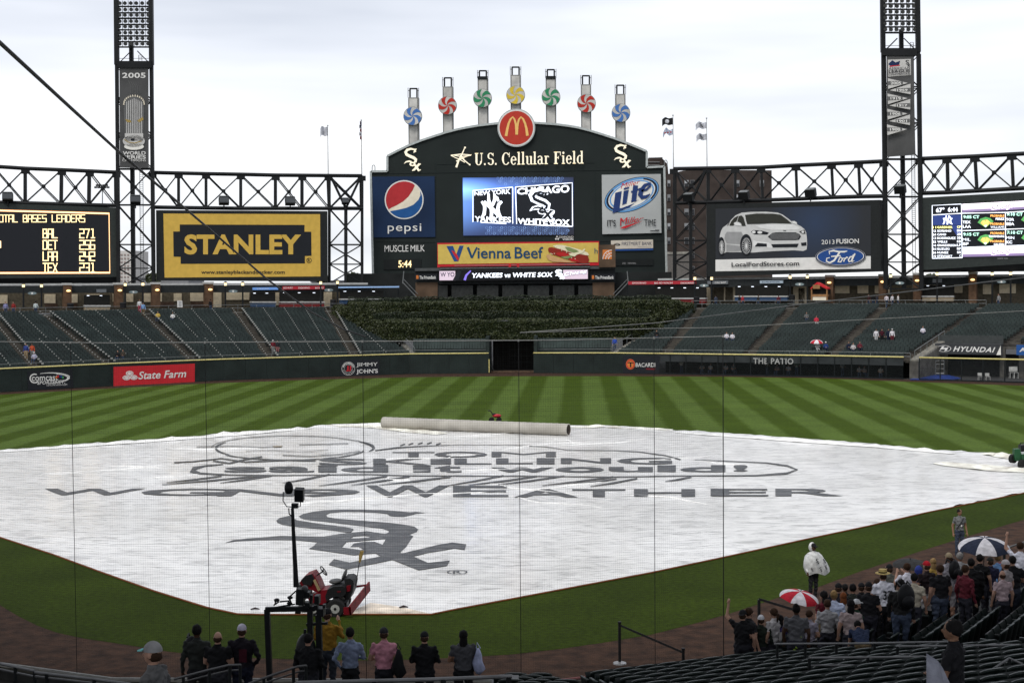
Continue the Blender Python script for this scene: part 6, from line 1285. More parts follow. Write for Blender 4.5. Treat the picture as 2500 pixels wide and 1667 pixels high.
# ---------------------------------------------------------------- flag poles
FLG = 'flag poles beside the scoreboard'
def flag(th, name, plane, x, y, w, h, m, wav, deco=None):
    mb = MB(); n = 8
    for i in range(n+1):
        for j in (0, 1):
            q = plane.at(x-w*i/n*0.94, y+h*j+wav*math.sin(i*0.9)*i/n+abs(wav)*0.4*i/n*(1), 0.3*math.sin(i*1.3)); mb.v.append(tuple(q))
    for i in range(n): k = 2*i; mb.f.append((k, k+1, k+3, k+2)); mb.m.append(0)
    return mb.build(name, m, th)
FPL = yplane(159)
for x, yt, yb, nm, lab in ((800, 308, 450, 'w', 'thin white flagpole with small white and dark flag, leftmost of four'), (882, 295, 450, 'us', 'thin white flagpole with a furled red striped flag, second from the left'), (1643, 283, 440, 'pow', 'tall flagpole flying a black flag above a pale striped flag with stars'), (1725, 290, 440, 'sox', 'tall flagpole flying two white flags, rightmost of four')):
    th = thing('flagpole', lab, 'flagpole', tuple(FPL.at(x+1.5, yb, 0)), group=FLG); mb = MB(); mb.tube([FPL.at(x+1.5, yb, 0), FPL.at(x, yt, 0)], [0.09, 0.05], 6); mb.ell(FPL.at(x, yt-1, 0), (.12, .12, .12), 8, 6); mb.build('pole', mat('pale_pole', (0.4, 0.4, 0.39), 0.4), th)
    F1 = mat('white_flag', (0.55, 0.56, 0.6), 0.8, var=0.15, scale=2); F2 = mat('black_flag', (0.02, 0.02, 0.022), 0.8); F3 = mat('pale_blue_flag', (0.5, 0.55, 0.66), 0.8, var=0.2, scale=3)
    if nm == 'w':
        flag(th, 'flag', FPL, x, 310, 20, 22, F1, 4); pass
    elif nm == 'us':
        for k in range(5): flag(th, 'stripe', FPL, x+1, 297+k*9, 5+k % 2*2, 8, mat('flag_red', (0.4, 0.08, 0.08), 0.8) if k % 2 == 0 else F1, 1)
        flag(th, 'canton', Plane((0, 158.9, 0), (0, -1, 0)), x+1, 297, 4, 12, mat('flag_navy', (0.04, 0.05, 0.15), 0.8), 1)
    elif nm == 'pow':
        flag(th, 'flag', FPL, x, 288, 28, 17, F2, 3); e = MB(); e.ell(FPL.at(1628, 298, 0.6), (0.3, 0.05, 0.3), 12, 6); e.build('flag_emblem', F1, th)
        flag(th, 'flag', FPL, x, 315, 26, 14, F3, 8)
        for k in range(3): q = FPL.at(x-6-k*7, 324+k, 0.6); e = MB(); e.ell(q, (.13, .04, .13), 6, 4); e.build('star', mat('flag_red', (0.4, 0.08, 0.08), 0.8), th)
    else:
        for yy, w in ((299, 28), (327, 26)):
            flag(th, 'flag', FPL, x, yy, w, 15, F1, 4); pf = Print(FPL.at, 0.5, 0.01); sox_vertical(pf, x-18, yy+2, x-9, yy+14, DKN, 1.1); pf.build(th)
# ---------------------------------------------------------------- far buildings
BRK = mat('brown_brick', (0.050, 0.039, 0.034), 0.9, var=0.22, scale=0.35); WING = mat('window_pale', (0.3, 0.31, 0.32), 0.2, var=0.4, scale=0.15); SILL = mat('window_frame_grey', (0.2, 0.2, 0.2), 0.6); WDK = mat('window_dark', (0.03, 0.032, 0.035), 0.15)
AP = yplane(300); AB = thing('apartment_building', 'tall brown brick apartment block with pale windows behind the right truss', 'building', tuple(AP.at(1710, 690, 0)))
panel(AP, [(1573, 388), (1618, 388), (1630, 402), (1632, 425), (1668, 417), (1745, 415), (1884, 416), (1886, 700), (1573, 700)], 25, BRK, 'wall', AB)
panel(AP, [(1583, 386), (1617, 385), (1617, 404), (1583, 404)], 8, BRK, 'roof_house', AB, 0.8)
for y in (396, 403): panel(AP, [(1573, y), (1610, y), (1610, y+1.6), (1573, y+1.6)], 0.3, SILL, 'roof_ledge', AB, 1.1)
wins = [(x, y) for y in range(440, 680, 35) for x in (1633, 1676, 1690, 1800)]+[(1598, 392), (1860, 440)]
for (x, y) in wins:
    xx = x; w = 8 if x in (1633, 1598) else 11
    f = panel(AP, [(xx-w/2, y), (xx+w/2, y), (xx+w/2, y+16), (xx-w/2, y+16)], 0.2, SILL, 'window', AB, 0.15)
    for k, m in ((0, WING if rnd.random() < .7 else WDK), (1, WDK)):
        mb = MB(); a, b, c_, d_ = (AP.at(xx-w/2+1, y+1+k*8, .3), AP.at(xx+w/2-1, y+1+k*8, .3), AP.at(xx+w/2-1, y+8+k*7, .3), AP.at(xx-w/2+1, y+8+k*7, .3)); mb.face([a, b, c_, d_]); mb.build('pane', m, f)
ap2 = yplane(280); BB = thing('low_block', 'low pale concrete block at the foot of the brick apartment building', 'building', tuple(ap2.at(1640, 700, 0)))
panel(ap2, [(1617, 620), (1690, 618), (1690, 700), (1617, 700)], 12, mat('grey_block', (0.13, 0.12, 0.11), 0.8, var=0.15), 'wall', BB); panel(ap2, [(1616, 616), (1691, 614), (1691, 620), (1616, 621)], 0.4, CONC_L, 'parapet', BB, 0.2)
FP = yplane(420); FB = thing('tower_block', 'distant pale tower block with balcony rows seen through the left light tower', 'building', tuple(FP.at(312, 700, 0)))
panel(FP, [(291, 612), (329, 612), (329, 700), (291, 700)], 15, mat('far_pale_wall', (0.55, 0.53, 0.5), 0.8, var=0.05), 'wall', FB)
for y in range(620, 690, 9):
    for x in (295, 303, 311, 321): panel(FP, [(x, y), (x+4, y), (x+4, y+4), (x, y+4)], 0.2, mat('far_window', (0.3, 0.24, 0.22), 0.4), 'window', FB, 0.2)
# a strip of low roofs and trees behind everything
r_ = random.Random(5)
for i, (x0, x1, y, lab) in enumerate([(-40, 130, 690, 'low grey factory shed far behind the left end of the stand'), (200, 290, 688, 'low grey shed beyond the left light tower'), (329, 460, 681, 'low pale warehouse beyond the yellow billboard'), (760, 905, 688, 'low dark shed between yellow billboard and main scoreboard'), (2140, 2260, 684, 'low pale roofed shed beyond the right light tower'), (2400, 2540, 676, 'low grey shed beyond the right edge board')]):
    th = thing('warehouse', lab, 'building', tuple(FP.at((x0+x1)/2, 712, 0))); panel(FP, [(x0, y), (x1, y-1), (x1, 712), (x0, 712)], 20, mat('far_grey_wall', (0.22, 0.22, 0.23), 0.8, var=0.1), 'wall', th); panel(FP, [(x0-2, y-3), (x1+2, y-4), (x1+2, y), (x0-2, y+1)], 20, mat('far_roof', (0.09, 0.09, 0.1), 0.8), 'roof', th, 0.3)
TREEM = mat('far_tree_green', (0.03, 0.045, 0.02), 0.9)
for i, (x, y, s) in enumerate([(792, 681, 7), (868, 680, 9), (897, 683, 6), (2265, 682, 8), (385, 680, 8)]):
    c = FP.at(x, y, 5); gz = c.z; th = thing('tree', ['small round far tree left of the end column of the yellow billboard', 'broad far tree inside the end column beside the scoreboard', 'low far tree touching the left edge of the main scoreboard', 'far tree under the right edge lineup board', 'far tree beyond the left end of the yellow billboard'][i], 'tree', (c.x, c.y, 0))
    mb = MB(); mb.tube([(c.x, c.y, 0), (c.x, c.y, gz)], [0.4, 0.2], 6); mb.build('trunk', BRN, th); mb = MB(); rr2 = random.Random(i)
    for k in range(420):
        v = Vector((rr2.gauss(0, 1), rr2.gauss(0, 1), rr2.gauss(0, 1))).normalized()*rr2.random()**.4*s*.22; v.z *= .7; q = c+v*1.5; t1 = Vector((rr2.uniform(-1, 1), rr2.uniform(-1, 1), rr2.uniform(-1, 1))).normalized()*.5; t2 = t1.orthogonal().normalized()*.4; mb.face([q-t1, q+t2, q+t1, q-t2])
    mb.build('crown', LEAF, th, kind='stuff')
lpole = thing('floodlight_mast', 'distant thin floodlight mast seen through the left truss', 'mast', tuple(FP.at(250, 700, 0))); mb = MB(); mb.tube([FP.at(250.5, 700, 0), FP.at(250, 452, 0)], [0.3, 0.15], 6); mb.build('mast', PIPE, lpole)
for y, w in ((452, 13), (457, 17)):
    mb = MB(); mb.bar(FP.at(250-w, y, 0), FP.at(250+w, y, 0), 0.25)
    for k in (-1, -.5, .5, 1): mb.box(FP.at(250+w*k*.9, y+1, 0.5), (0.8, 0.5, 0.6))
    mb.build('lamp_arm', STEEL, lpole)

# ---------------------------------------------------------------- concourse behind the stands
TAN = mat('concourse_tan', (0.62, 0.53, 0.38), 0.8, var=0.1); TAND = mat('concourse_dim_tan', (0.10, 0.085, 0.06), 0.85, var=0.2); BRKC = mat('orange_brick_pier', (0.095, 0.056, 0.034), 0.85, var=0.2, scale=2); ROOFD = mat('concourse_roof', (0.02, 0.023, 0.024), 0.7, var=0.15); PALEB = mat('pale_trim_sky_gap', (0.42, 0.42, 0.41), 0.5, var=0.1)
CL = wall_plane((T_[4].x, T_[4].y+6.5), (T_[-1].x, T_[-1].y+6.5)); ex = Vector(CL.n)
CLb = wall_plane((T_[4].x, T_[4].y+9.5), (T_[-1].x, T_[-1].y+9.5)); CLf = wall_plane((T_[4].x, T_[4].y+3.2), (T_[-1].x, T_[-1].y+3.2))
CRf = wall_plane((TR[0].x, TR[0].y+3.2), (TR[-1].x, TR[-1].y+3.2)); CR_ = wall_plane((TR[0].x, TR[0].y+6.5), (TR[-1].x, TR[-1].y+6.5)); CRb = wall_plane((TR[0].x, TR[0].y+9.5), (TR[-1].x, TR[-1].y+9.5))
fl_ = MB()
for TT in (T_, TR+T2[1:]):
    for a, b in zip(TT, TT[1:]): fl_.prism([lift(a, 7.3), lift(b, 7.3), lift(b+Vector((0, 16, 0)), 7.3), lift(a+Vector((0, 16, 0)), 7.3)], Vector((0, 0, -0.4)))
struct('concourse_floor', fl_, CONC)
CC = thing('concourse_building', 'long low concession building with brick piers and tan panels behind the left stand', 'building', tuple(CLb.at(400, 750, 0)))
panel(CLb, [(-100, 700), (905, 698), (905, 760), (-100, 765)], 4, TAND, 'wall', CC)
panel(CL, [(-100, 698), (905, 695), (905, 712.5), (-100, 716)], 0.8, ROOFD, 'canopy', CC)
panel(CL, [(-100, 692.5), (905, 690), (905, 694.8), (-100, 697.7)], 0.3, PALEB, 'sky_gap_strip', CC, -1.0)  # added pale strip standing in for bright sky seen above the canopy
RC = thing('concourse_building', 'long low concession building with brick piers and tan panels behind the right stand', 'building', tuple(CRb.at(2000, 745, 0)))
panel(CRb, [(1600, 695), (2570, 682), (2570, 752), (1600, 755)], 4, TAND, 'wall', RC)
panel(CR_, [(1600, 684.5), (2570, 674), (2570, 692), (1600, 703)], 0.8, ROOFD, 'canopy', RC)
panel(CR_, [(1600, 680), (2570, 668), (2570, 673.8), (1600, 684.2)], 0.3, PALEB, 'sky_gap_strip', RC, -1.0)  # added pale strip, sky brightness above the right canopy put into a panel
def tanp(th, pl_, x0, x1, y0, y1, m=TAN, nm='wall_panel', d=0.1): return panel(pl_, [(x0, y0), (x1, y0), (x1, y1), (x0, y1)], d, m, nm, th, 0.12)
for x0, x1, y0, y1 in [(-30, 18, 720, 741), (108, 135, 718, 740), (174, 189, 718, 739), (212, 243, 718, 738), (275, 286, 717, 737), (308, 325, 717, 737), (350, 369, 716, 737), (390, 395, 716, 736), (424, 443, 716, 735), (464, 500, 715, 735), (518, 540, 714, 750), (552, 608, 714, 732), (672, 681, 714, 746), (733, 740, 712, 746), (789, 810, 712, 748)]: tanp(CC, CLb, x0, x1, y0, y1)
for x0, x1, y0, y1 in [(110, 140, 741, 752), (175, 188, 740, 752), (465, 520, 736, 749), (390, 425, 737, 748)]: tanp(CC, CLb, x0, x1, y0, y1, mat('brick_dado', (0.08, 0.05, 0.035), 0.9, var=0.2), 'brick_dado')
for x0, x1, y0, y1 in [(1725, 1735, 699, 746), (1768, 1771, 701, 735), (1790, 1795, 701, 735), (1937, 1972, 697, 742), (2037, 2074, 695, 716), (2094, 2120, 695, 716), (2136, 2148, 695, 716), (2167, 2173, 694, 715), (2257, 2285, 692, 716), (2330, 2350, 690, 715), (2400, 2420, 690, 718), (2440, 2480, 689, 716)]: tanp(RC, CRb, x0, x1, y0, y1)
tanp(RC, CRb, 1950, 1965, 703, 742, mat('door_brown', (0.02, 0.013, 0.009), 0.7), 'doorway')
def pier(th, pl_, x, y0, y1, w=19):
    f = panel(pl_, [(x-w/2, y0), (x+w/2, y0), (x+w/2, y1), (x-w/2, y1)], 1.0, BRKC, 'brick_pier', th, 0.6); panel(pl_, [(x-w/2-1, y0-5), (x+w/2+1, y0-5), (x+w/2+1, y0), (x-w/2-1, y0)], 1.2, PALEB, 'pier_cap', f, 0.65)
    c = pl_.at(x+1, y0+14, 0.8); mb = MB(); mb.ell(c, (.28, .2, .13), 10, 6); mb.build('wall_lamp', glow('warm_lamp', (1.0, 0.62, 0.25), 1.6), f)
for x, y0, y1 in ((163, 696, 752), (288, 695, 750), (379, 694, 749), (508, 693, 748)): pier(CC, CL, x, y0, y1)
for x, y0, y1 in ((2027, 676, 742), (2157, 674, 735), (2241, 671, 735), (2376, 669, 742)): pier(RC, CR_, x, y0, y1)
# lantern posts
LPG = 'lantern posts along the concourse rail'; k = 0
for side, pl_, xs in (('left', CLf, [(55, 697), (99, 697), (303, 694), (346, 693), (547, 693), (589, 693), (779, 690), (820, 689)]), ('right', CRf, [(1700, 679), (1741, 679), (1932, 676), (1974, 675), (2177, 673), (2290, 668), (2424, 668), (2469, 667)])):
    for i, (x, y) in enumerate(xs):
        o = ['first', 'second', 'third', 'fourth', 'fifth', 'sixth', 'seventh', 'eighth'][i]
        th = thing('lantern_post', f'slim dark lantern post at the {side} concourse rail, {o} from the left', 'lamp post', tuple(pl_.at(x, 752 if side == 'left' else 745, 0.6)), group=LPG)
        mb = MB(); mb.tube([pl_.at(x, y+6, .6), pl_.at(x, 750 if side == 'left' else 742, .6)], 0.11, 6); mb.build('post', STEEL, th)
        mb = MB(); mb.tube([pl_.at(x, y+4.2, .6), pl_.at(x, y-2.6, .6)], 0.17, 8); mb.build('lamp_glass', glow('lantern_light', (1.0, 0.78, 0.42), .95), th)
        mb = MB(); mb.tube([pl_.at(x, y-2.6, .6), pl_.at(x, y-6, .6)], [0.26, 0.1], 8); mb.tube([pl_.at(x, y+7, .6), pl_.at(x, y+4.2, .6)], [0.1, 0.24], 8); mb.build('cap', STEEL, th)
# stall fronts and their signs
def stall(label, pl_, x0, x1, y0, y1, col, txt=None, tcol=None, counter=None, lit=0.25, tx=None):
    th = thing('food_stall', label, 'food stall', tuple(pl_.at((x0+x1)/2, 748, 0))); M = mat('stall_sign_%s' % col[0], col[1], 0.5, var=0.05, emit=lit)
    panel(pl_, [(x0, y0), (x1, y0-(x1-x0)*.01), (x1, y1-(x1-x0)*.01), (x0, y1)], 0.3, M, 'sign_board', th, 0.35)
    if txt:
        p = Print(pl_.at, 0.37, 0.01)
        for t, a, b in txt: p.text(t, a, y0+2, b, y1-2, tcol or WHT, bold=0.03, sk=-0.01)
        p.build(th, {'white_print': 'lettering'})
    if counter:
        cx0, cx1, cy, ccol = counter; panel(pl_, [(cx0, cy), (cx1, cy), (cx1, cy+3), (cx0, cy+3)], 1.0, PALEB, 'counter_top', th, 0.5); panel(pl_, [(cx0+1, cy+3), (cx1-1, cy+3), (cx1-1, cy+13), (cx0+1, cy+13)], 0.8, ccol, 'counter_front', th, 0.4)
        panel(pl_, [(cx0, y1+6), (cx1, y1+6), (cx1, cy-1), (cx0, cy-1)], 0.1, DARKW, 'serving_opening', th, 0.05)
        n_ = max(2, int((cx1-cx0)/28))
        for i in range(n_): x = cx0+(cx1-cx0)*(i+.5)/n_; panel(pl_, [(x-9, y1+7), (x-3, y1+7), (x-3, y1+8.5), (x-9, y1+8.5)], 0.05, glow('menu_light', (0.8, 0.85, 0.95), 0.9), 'menu_light', th, 0.1)
    return th
TANC = mat('stall_tan', (0.28, 0.23, 0.16), 0.8); BLC = mat('stall_blue_front', (0.03, 0.06, 0.12), 0.6); RDC = mat('stall_red_front', (0.16, 0.02, 0.02), 0.6)
stall('stall with blue and white illuminated sign board behind the left stand', CL, 616, 677, 702, 708, ('blue', (0.12, 0.25, 0.55)), [('BEER STAND', 625, 655)], counter=(612, 672, 736, BLC))
stall('pizza stall with dark red illuminated sign between blue sign and scoreboard', CL, 689, 790, 699, 707, ('red', (0.28, 0.02, 0.03)), [('BIG HURT', 690, 713), ('DIGIORNO', 726, 754), ('BIG HURT', 767, 788)], counter=(682, 790, 736, RDC))
stall('snack stall with pale blue lettered canopy immediately left of the hedges', CL, 822, 972, 700, 703.5, ('paleblue', (0.25, 0.38, 0.6)), [('SOUTH SIDE CLUB', 868, 920)], counter=(830, 935, 729, BLC))
stall('pizza stall with dark red illuminated sign right of the scoreboard deck', CR_, 1536, 1700, 687, 695, ('red', (0.28, 0.02, 0.03)), [('DIGIORNO', 1546, 1580), ('BIG ED WALSH', 1600, 1644), ('DIGIORNO', 1664, 1697)], counter=(1600, 1725, 727, RDC))
stall('stall with long grey rounded sign, left of the hut on the right concourse', CR_, 1729, 1779, 686, 694, ('grey', (0.12, 0.13, 0.14)), [('CHILL SHOP', 1747, 1774)], WHT, lit=0.05)
stall('stall with silver train shaped sign behind the right stand', CR_, 1857, 1913, 685, 692, ('silver', (0.3, 0.36, 0.42)), [('BULLPEN SPORTS BAR', 1862, 1905)], NAVY, counter=(1795, 1925, 722, BLC), lit=0.15)
stall('open grill stall with wooden counter on the left concourse', CL, 235, 258, 706, 714, ('grey', (0.12, 0.13, 0.14)), None, counter=(205, 268, 745, TANC), lit=0.0)
stall('open grill stall with wooden counter on the right concourse', CR_, 2278, 2300, 681, 690, ('grey', (0.12, 0.13, 0.14)), None, counter=(2252, 2330, 722, TANC), lit=0.0)
for i, (x, y, pl_) in enumerate([(77, 716, CLf), (324, 713, CLf), (567, 711, CLf), (800, 708, CLf), (1721, 697, CRf), (1954, 694, CRf), (2198, 691, CRf), (2446, 688, CRf)]):
    th = thing('section_sign', 'small oval grey section sign hanging under the canopy, '+['leftmost', 'right of the left light tower', 'under the yellow billboard', 'left of the scoreboard', 'right of the scoreboard', 'beside the little hut', 'under the right light tower', 'rightmost'][i], 'sign', tuple(pl_.at(x, y, .3)), group='oval section signs under the canopies')
    mb = MB(); flat, tr = tri_poly([(x+11*math.cos(2*PI*j/20), y+3.6*math.sin(2*PI*j/20)) for j in range(20)]); mb.add([pl_.at(a, b, .35) for a, b in flat], tr); mb.build('sign_face', mat('sign_grey', (0.2, 0.25, 0.26), 0.4), th)
    mb = MB(); flat, tr = tri_poly([(x+2.5*math.cos(2*PI*j/10), y+2.5*math.sin(2*PI*j/10)) for j in range(10)]); mb.add([pl_.at(a, b, .37) for a, b in flat], tr); mb.build('number_disc', WHT, th); mb = MB(); mb.bar(pl_.at(x, y-3, .3), pl_.at(x, y-10, .3), .05); mb.build('hanger', STEEL, th)
# small hut with red gable
HUT = thing('snack_hut', 'small wooden snack hut with red gabled roof on the right concourse', 'hut', tuple(CRf.at(2000, 735, 0)))
def hz2(x, y): return (1650+x/4.276, 660+y/4.276)
panel(CRf, [hz2(1415, 200), hz2(1580, 200), hz2(1578, 250), hz2(1415, 250)], 1.6, DARKW, 'hut_interior', HUT, -0.3)
for x in (1412, 1572): panel(CRf, [hz2(x, 190), hz2(x+12, 190), hz2(x+12, 312), hz2(x, 312)], 0.3, mat('pine_wood', (0.3, 0.16, 0.07), 0.8), 'corner_post', HUT, 0.1)
panel(CRf, [hz2(1405, 190), hz2(1475, 125), hz2(1585, 185), hz2(1585, 200), hz2(1475, 145), hz2(1410, 200)], 1.6, REDP, 'gable_roof', HUT, 0.2)
panel(CRf, [hz2(1435, 152), hz2(1508, 152), hz2(1508, 192), hz2(1435, 192)], 0.2, mat('pine_wood', (0.3, 0.16, 0.07), 0.8), 'hut_sign', HUT, 0.25)
panel(CRf, [hz2(1420, 250), hz2(1580, 250), hz2(1580, 275), hz2(1420, 275)], 1.0, MATS['pine_wood'], 'counter', HUT, 0.15); panel(CRf, [hz2(1430, 276), hz2(1570, 276), hz2(1570, 312), hz2(1430, 312)], 0.8, CREAMP, 'counter_front', HUT, 0.1)
# bins, board
for x, pl_, y0, y1, lb_ in ((168, CLf, 740, 753, 'beside the second brick pier on the left concourse'), (296, CLf, 738, 752, 'under the left light tower'), (807, CLf, 731, 752, 'at the top of the aisle next to the hedges'), (1706, CRf, 724, 742, 'at the top of the first right aisle'), (1938, CRf, 719, 741, 'beside the hut on the right concourse')):
    th = thing('litter_bin', 'round black litter bin '+lb_, 'bin', tuple(pl_.at(x, y1, .8))); mb = MB(); mb.tube([pl_.at(x, y1, .9), pl_.at(x, y0+2, .9)], [0.36, 0.4], 12); mb.build('bin_body', BLK, th); mb = MB(); mb.tube([pl_.at(x, y0+2, .9), pl_.at(x, y0, .9)], [0.42, 0.3], 12); mb.build('bin_lid', STEEL, th)
AF = thing('a_frame_board', 'small white poster board standing on the left concourse', 'sign', tuple(CLf.at(435, 752, .8))); panel(CLf, [(429, 734), (440, 734), (441, 750), (429, 750)], 0.2, WHT, 'poster', AF, 0.9); p = Print(CLf.at, 0.92, 0.01); [p.rect(431, 736+i*3.4, 438.5, 737.6+i*3.4, GREYP) for i in range(4)]; p.build(AF)
# ---------------------------------------------------------------- bullpen structure with car-maker sign
HYP = wall_plane((50.5, 110.0), (66, 101.5)); HYS = thing('bullpen_sign', 'dark grey sign with white slanted oval emblem and wide white lettering over the bullpen', 'sign', tuple(HYP.at(2360, 866, 0)))
def h_(x, y): return (2000+x/4.704, 800+y/4.704)
panel(HYP, [h_(1330, 180), h_(2088, 190), h_(2088, 312), h_(1330, 300)], 0.8, mat('sign_charcoal', (0.045, 0.047, 0.05), 0.6, var=0.1), 'sign_board', HYS)
p = Print(HYP.at, 0.03, 0.01); p.ellipse(*h_(1433, 239), 17.8, 8, WHT, inner=0.9); p.poly([h_(*q) for q in [(1380, 265), (1410, 215), (1440, 208), (1425, 232), (1470, 228), (1490, 212), (1465, 262), (1435, 270), (1450, 245), (1405, 248)]], WHT)
p.text('HYUNDAI', 0, 0, 0, 0, WHT, bold=0.06, shear=0.25, space=1.15, quad=[h_(1545, 212), h_(2025, 224), h_(2015, 284), h_(1538, 272)]); p.poly([h_(2085, 205), h_(2088, 312), h_(2035, 312)], PALE); p.build(HYS, {'white_print': 'lettering'})
BPN = thing('bullpen_shed', 'grey concrete bullpen shelter with dark openings under the raised seats', 'building', tuple(HYP.at(2400, 930, 0)))
HYB = wall_plane((50.5, 112.0), (66, 103.5))
panel(HYB, [h_(1330, 300), h_(2700, 330), h_(2700, 640), h_(1330, 600)], 0.3, mat('dim_grey_wall', (0.03, 0.03, 0.03), 0.9, var=0.2), 'rear_wall', BPN, -2.5)
panel(HYB, [h_(1330, 178), h_(2900, 215), h_(2900, 262), h_(1330, 228)], 2.0, CONC, 'concrete_beam', BPN, 0)
for x in (1350, 2110, 2330): panel(HYB, [h_(x-30, 225), h_(x+30, 225), h_(x+30, 600), h_(x-30, 600)], 0.5, CONC, 'pillar', BPN, 0.3)
pts = [lift(HYB.at(*h_(1370+i*250, 175), 0.2), HYB.at(*h_(1370, 180), 0).z) for i in range(4)]
for a, b in zip(pts, pts[1:]): mb = MB(); mb.prism([a, b, b+Vector((0, 0, .95)), a+Vector((0, 0, .95))], Vector((0, .06, 0))); mb.build('glass_screen', mat('smoky_panel', (0.05, 0.055, 0.055), 0.3, var=0.1), BPN)
BS2 = thing('blue_sign', 'blue sign with white lettering cut off by the right edge, over the bullpen', 'sign', tuple(HYP.at(2490, 860, 0))); panel(HYP, [h_(2265, 198), h_(2560, 205), h_(2560, 320), h_(2265, 312)], 0.5, ink('sign_royal_blue', (0.02, 0.08, 0.26)), 'sign_board', BS2, 0.05); p = Print(HYP.at, 0.08, 0.01); p.text('ALL', *h_(2300, 228), *h_(2500, 275), WHT, bold=0.05, sk=.02); p.build(BS2, {'white_print': 'lettering'})
bt_ = MB(); q = [on_z(*h_(1035, 595), 0.05), on_z(*h_(1110, 560), .05), on_z(*h_(1320, 535), .3), on_z(*h_(1500, 545), .3), on_z(*h_(1640, 580), .05), on_z(*h_(1500, 600), .05), on_z(*h_(1290, 602), .05)]
fl2, tr2 = tri_poly([(v.x, v.y) for v in q]); bt_.add([(x, y, v.z) for (x, y), v in zip(fl2, q)], tr2); bt_.build('blue_tarp', mat('blue_plastic_sheet', (0.02, 0.045, 0.20), 0.5, var=0.2, bump=0.5, bscale=2), label='blue plastic tarp lying on the bullpen ground behind the fence', cat='tarp')
CHW = mat('white_plastic', (0.5, 0.5, 0.48), 0.4)
for i, (x, y) in enumerate([(1850, 600), (1935, 600), (2210, 580), (2258, 580)]):
    c = on_z(*h_(x, y), 0.0); th = thing('folding_chair', ['white folding chair, third from the right inside the bullpen' if False else 'low white folding chair alone at the left of two behind the bullpen fence', 'low white folding chair at the right of two behind the bullpen fence', 'tall white chair by the right edge of the bullpen, left of its twin', 'tall white chair at the right edge of the bullpen, right of its twin'][i], 'chair', tuple(c), group='white chairs in the bullpen')
    h = 0.75 if i < 2 else 1.25; mb = MB(); mb.box(c+Vector((0, 0, h*.5)), (.45, .42, .04)); mb.build('seat', CHW, th); mb = MB(); mb.box(c+Vector((0, .22, h*.8)), (.45, .04, h*.42)); mb.build('backrest', CHW, th)
    for dx in (-.2, .2):
        for dy in (-.2, .2): mb = MB(); mb.bar(c+Vector((dx, dy, 0)), c+Vector((dx, dy, h*.5)), .04); mb.build('leg', CHW, th)
LD = thing('umpire_ladder', 'white steel step ladder standing behind the bullpen fence', 'ladder', tuple(on_z(*h_(1385, 560), 0)))
c = on_z(*h_(1385, 575), 0); mb = MB()
for dx in (-.45, .45): mb.bar(c+Vector((dx, 0, 0)), c+Vector((dx, 0, 1.9)), .06)
mb.build('stile', PIPE, LD)
for z in (.5, 1, 1.5, 1.9): mb = MB(); mb.bar(c+Vector((-.45, 0, z)), c+Vector((.45, 0, z)), .05); mb.build('rung', CHW, LD)
# ================================================================ NEAR STAND (behind home plate and along first base)
LINES = [((-6, -15.8), (-.75, .66)), ((-1.9, -17.4), (-.93, .37)), ((8.0, -17.2), (-1, 0)), ((12.9, -14.8), (-.912, -.41)), ((12.9, -14.8), (-.5, -.866)), ((23.6, -3.8), (-.85, -.53))]
NRM = [(-.66, -.75), (-.37, -.93), (0, -1), (.41, -.912), (.866, -.5), (.53, -.85)]
ZF, TREAD, RISE = 1.45, 0.85, 0.195
def s_of(x, y): v = [n[0]*(x-p[0])+n[1]*(y-p[1]) for (p, d), n in zip(LINES, NRM)]; return min(max(v[:5]), v[5])
def floor_z(x, y):
    s = s_of(x, y)
    return 0.0 if s < 0 else ZF+RISE*int(s/TREAD)
def off_line(s):
    pts = []; n0, p0 = NRM[0], LINES[0][0]; e = (n0[1], -n0[0]); pts.append(Vector((p0[0]+n0[0]*s+e[0]*22, p0[1]+n0[1]*s+e[1]*22, 0)))
    for i in range(5):
        (a, _), (b, _) = LINES[i], LINES[i+1]; n, m = NRM[i], NRM[i+1]; c1 = n[0]*a[0]+n[1]*a[1]+s; c2 = m[0]*b[0]+m[1]*b[1]+s; D = n[0]*m[1]-n[1]*m[0]
        pts.append(Vector(((c1*m[1]-c2*n[1])/D, (n[0]*c2-m[0]*c1)/D, 0)))
    n, p = NRM[5], LINES[5][0]; e = (-n[1], n[0]); pts.append(Vector((p[0]+n[0]*s+e[0]*30, p[1]+n[1]*s+e[1]*30, 0)))
    if pts[0].x > pts[1].x: pts[0] = pts[1]+(pts[1]-pts[0])
    return pts
NEARC = mat('near_concrete', (0.016, 0.015, 0.014), 0.8, var=0.3, scale=2); st = MB()
for k in range(34):
    a, b = off_line(k*TREAD), off_line((k+1)*TREAD); z = ZF+RISE*k
    for i in range(6): st.face([lift(a[i], z), lift(a[i+1], z), lift(b[i+1], z), lift(b[i], z)]); st.face([lift(a[i], z-RISE if k else 0), lift(a[i+1], z-RISE if k else 0), lift(a[i+1], z), lift(a[i], z)])
struct('near_terrace', st, NEARC)
UD = MB(); ea = off_line(8); eb = off_line(30)  # unseen deck overhang, added to shade the near stand
for i in range(6): UD.prism([lift(ea[i], 20), lift(ea[i+1], 20), lift(eb[i+1], 21), lift(eb[i], 21)], Vector((0, 0, .8)))
struct('unseen_upper_deck', UD, mat('deck_underside', (0.2, 0.2, 0.2), 0.8))
bw = thing('backstop_wall', 'low grey field wall with pale cap below the protective net', 'wall', (8, -17.2, 0)); a, b = off_line(-0.02), off_line(-0.3)
mb = MB(); cp = MB()
for i in range(6): mb.prism([lift(b[i], 0), lift(b[i+1], 0), lift(b[i+1], 1.68), lift(b[i], 1.68)], a[i]-b[i]); cp.prism([lift(b[i], 1.685), lift(b[i+1], 1.685), lift(a[i+1], 1.685), lift(a[i], 1.685)], Vector((0, 0, .07)))
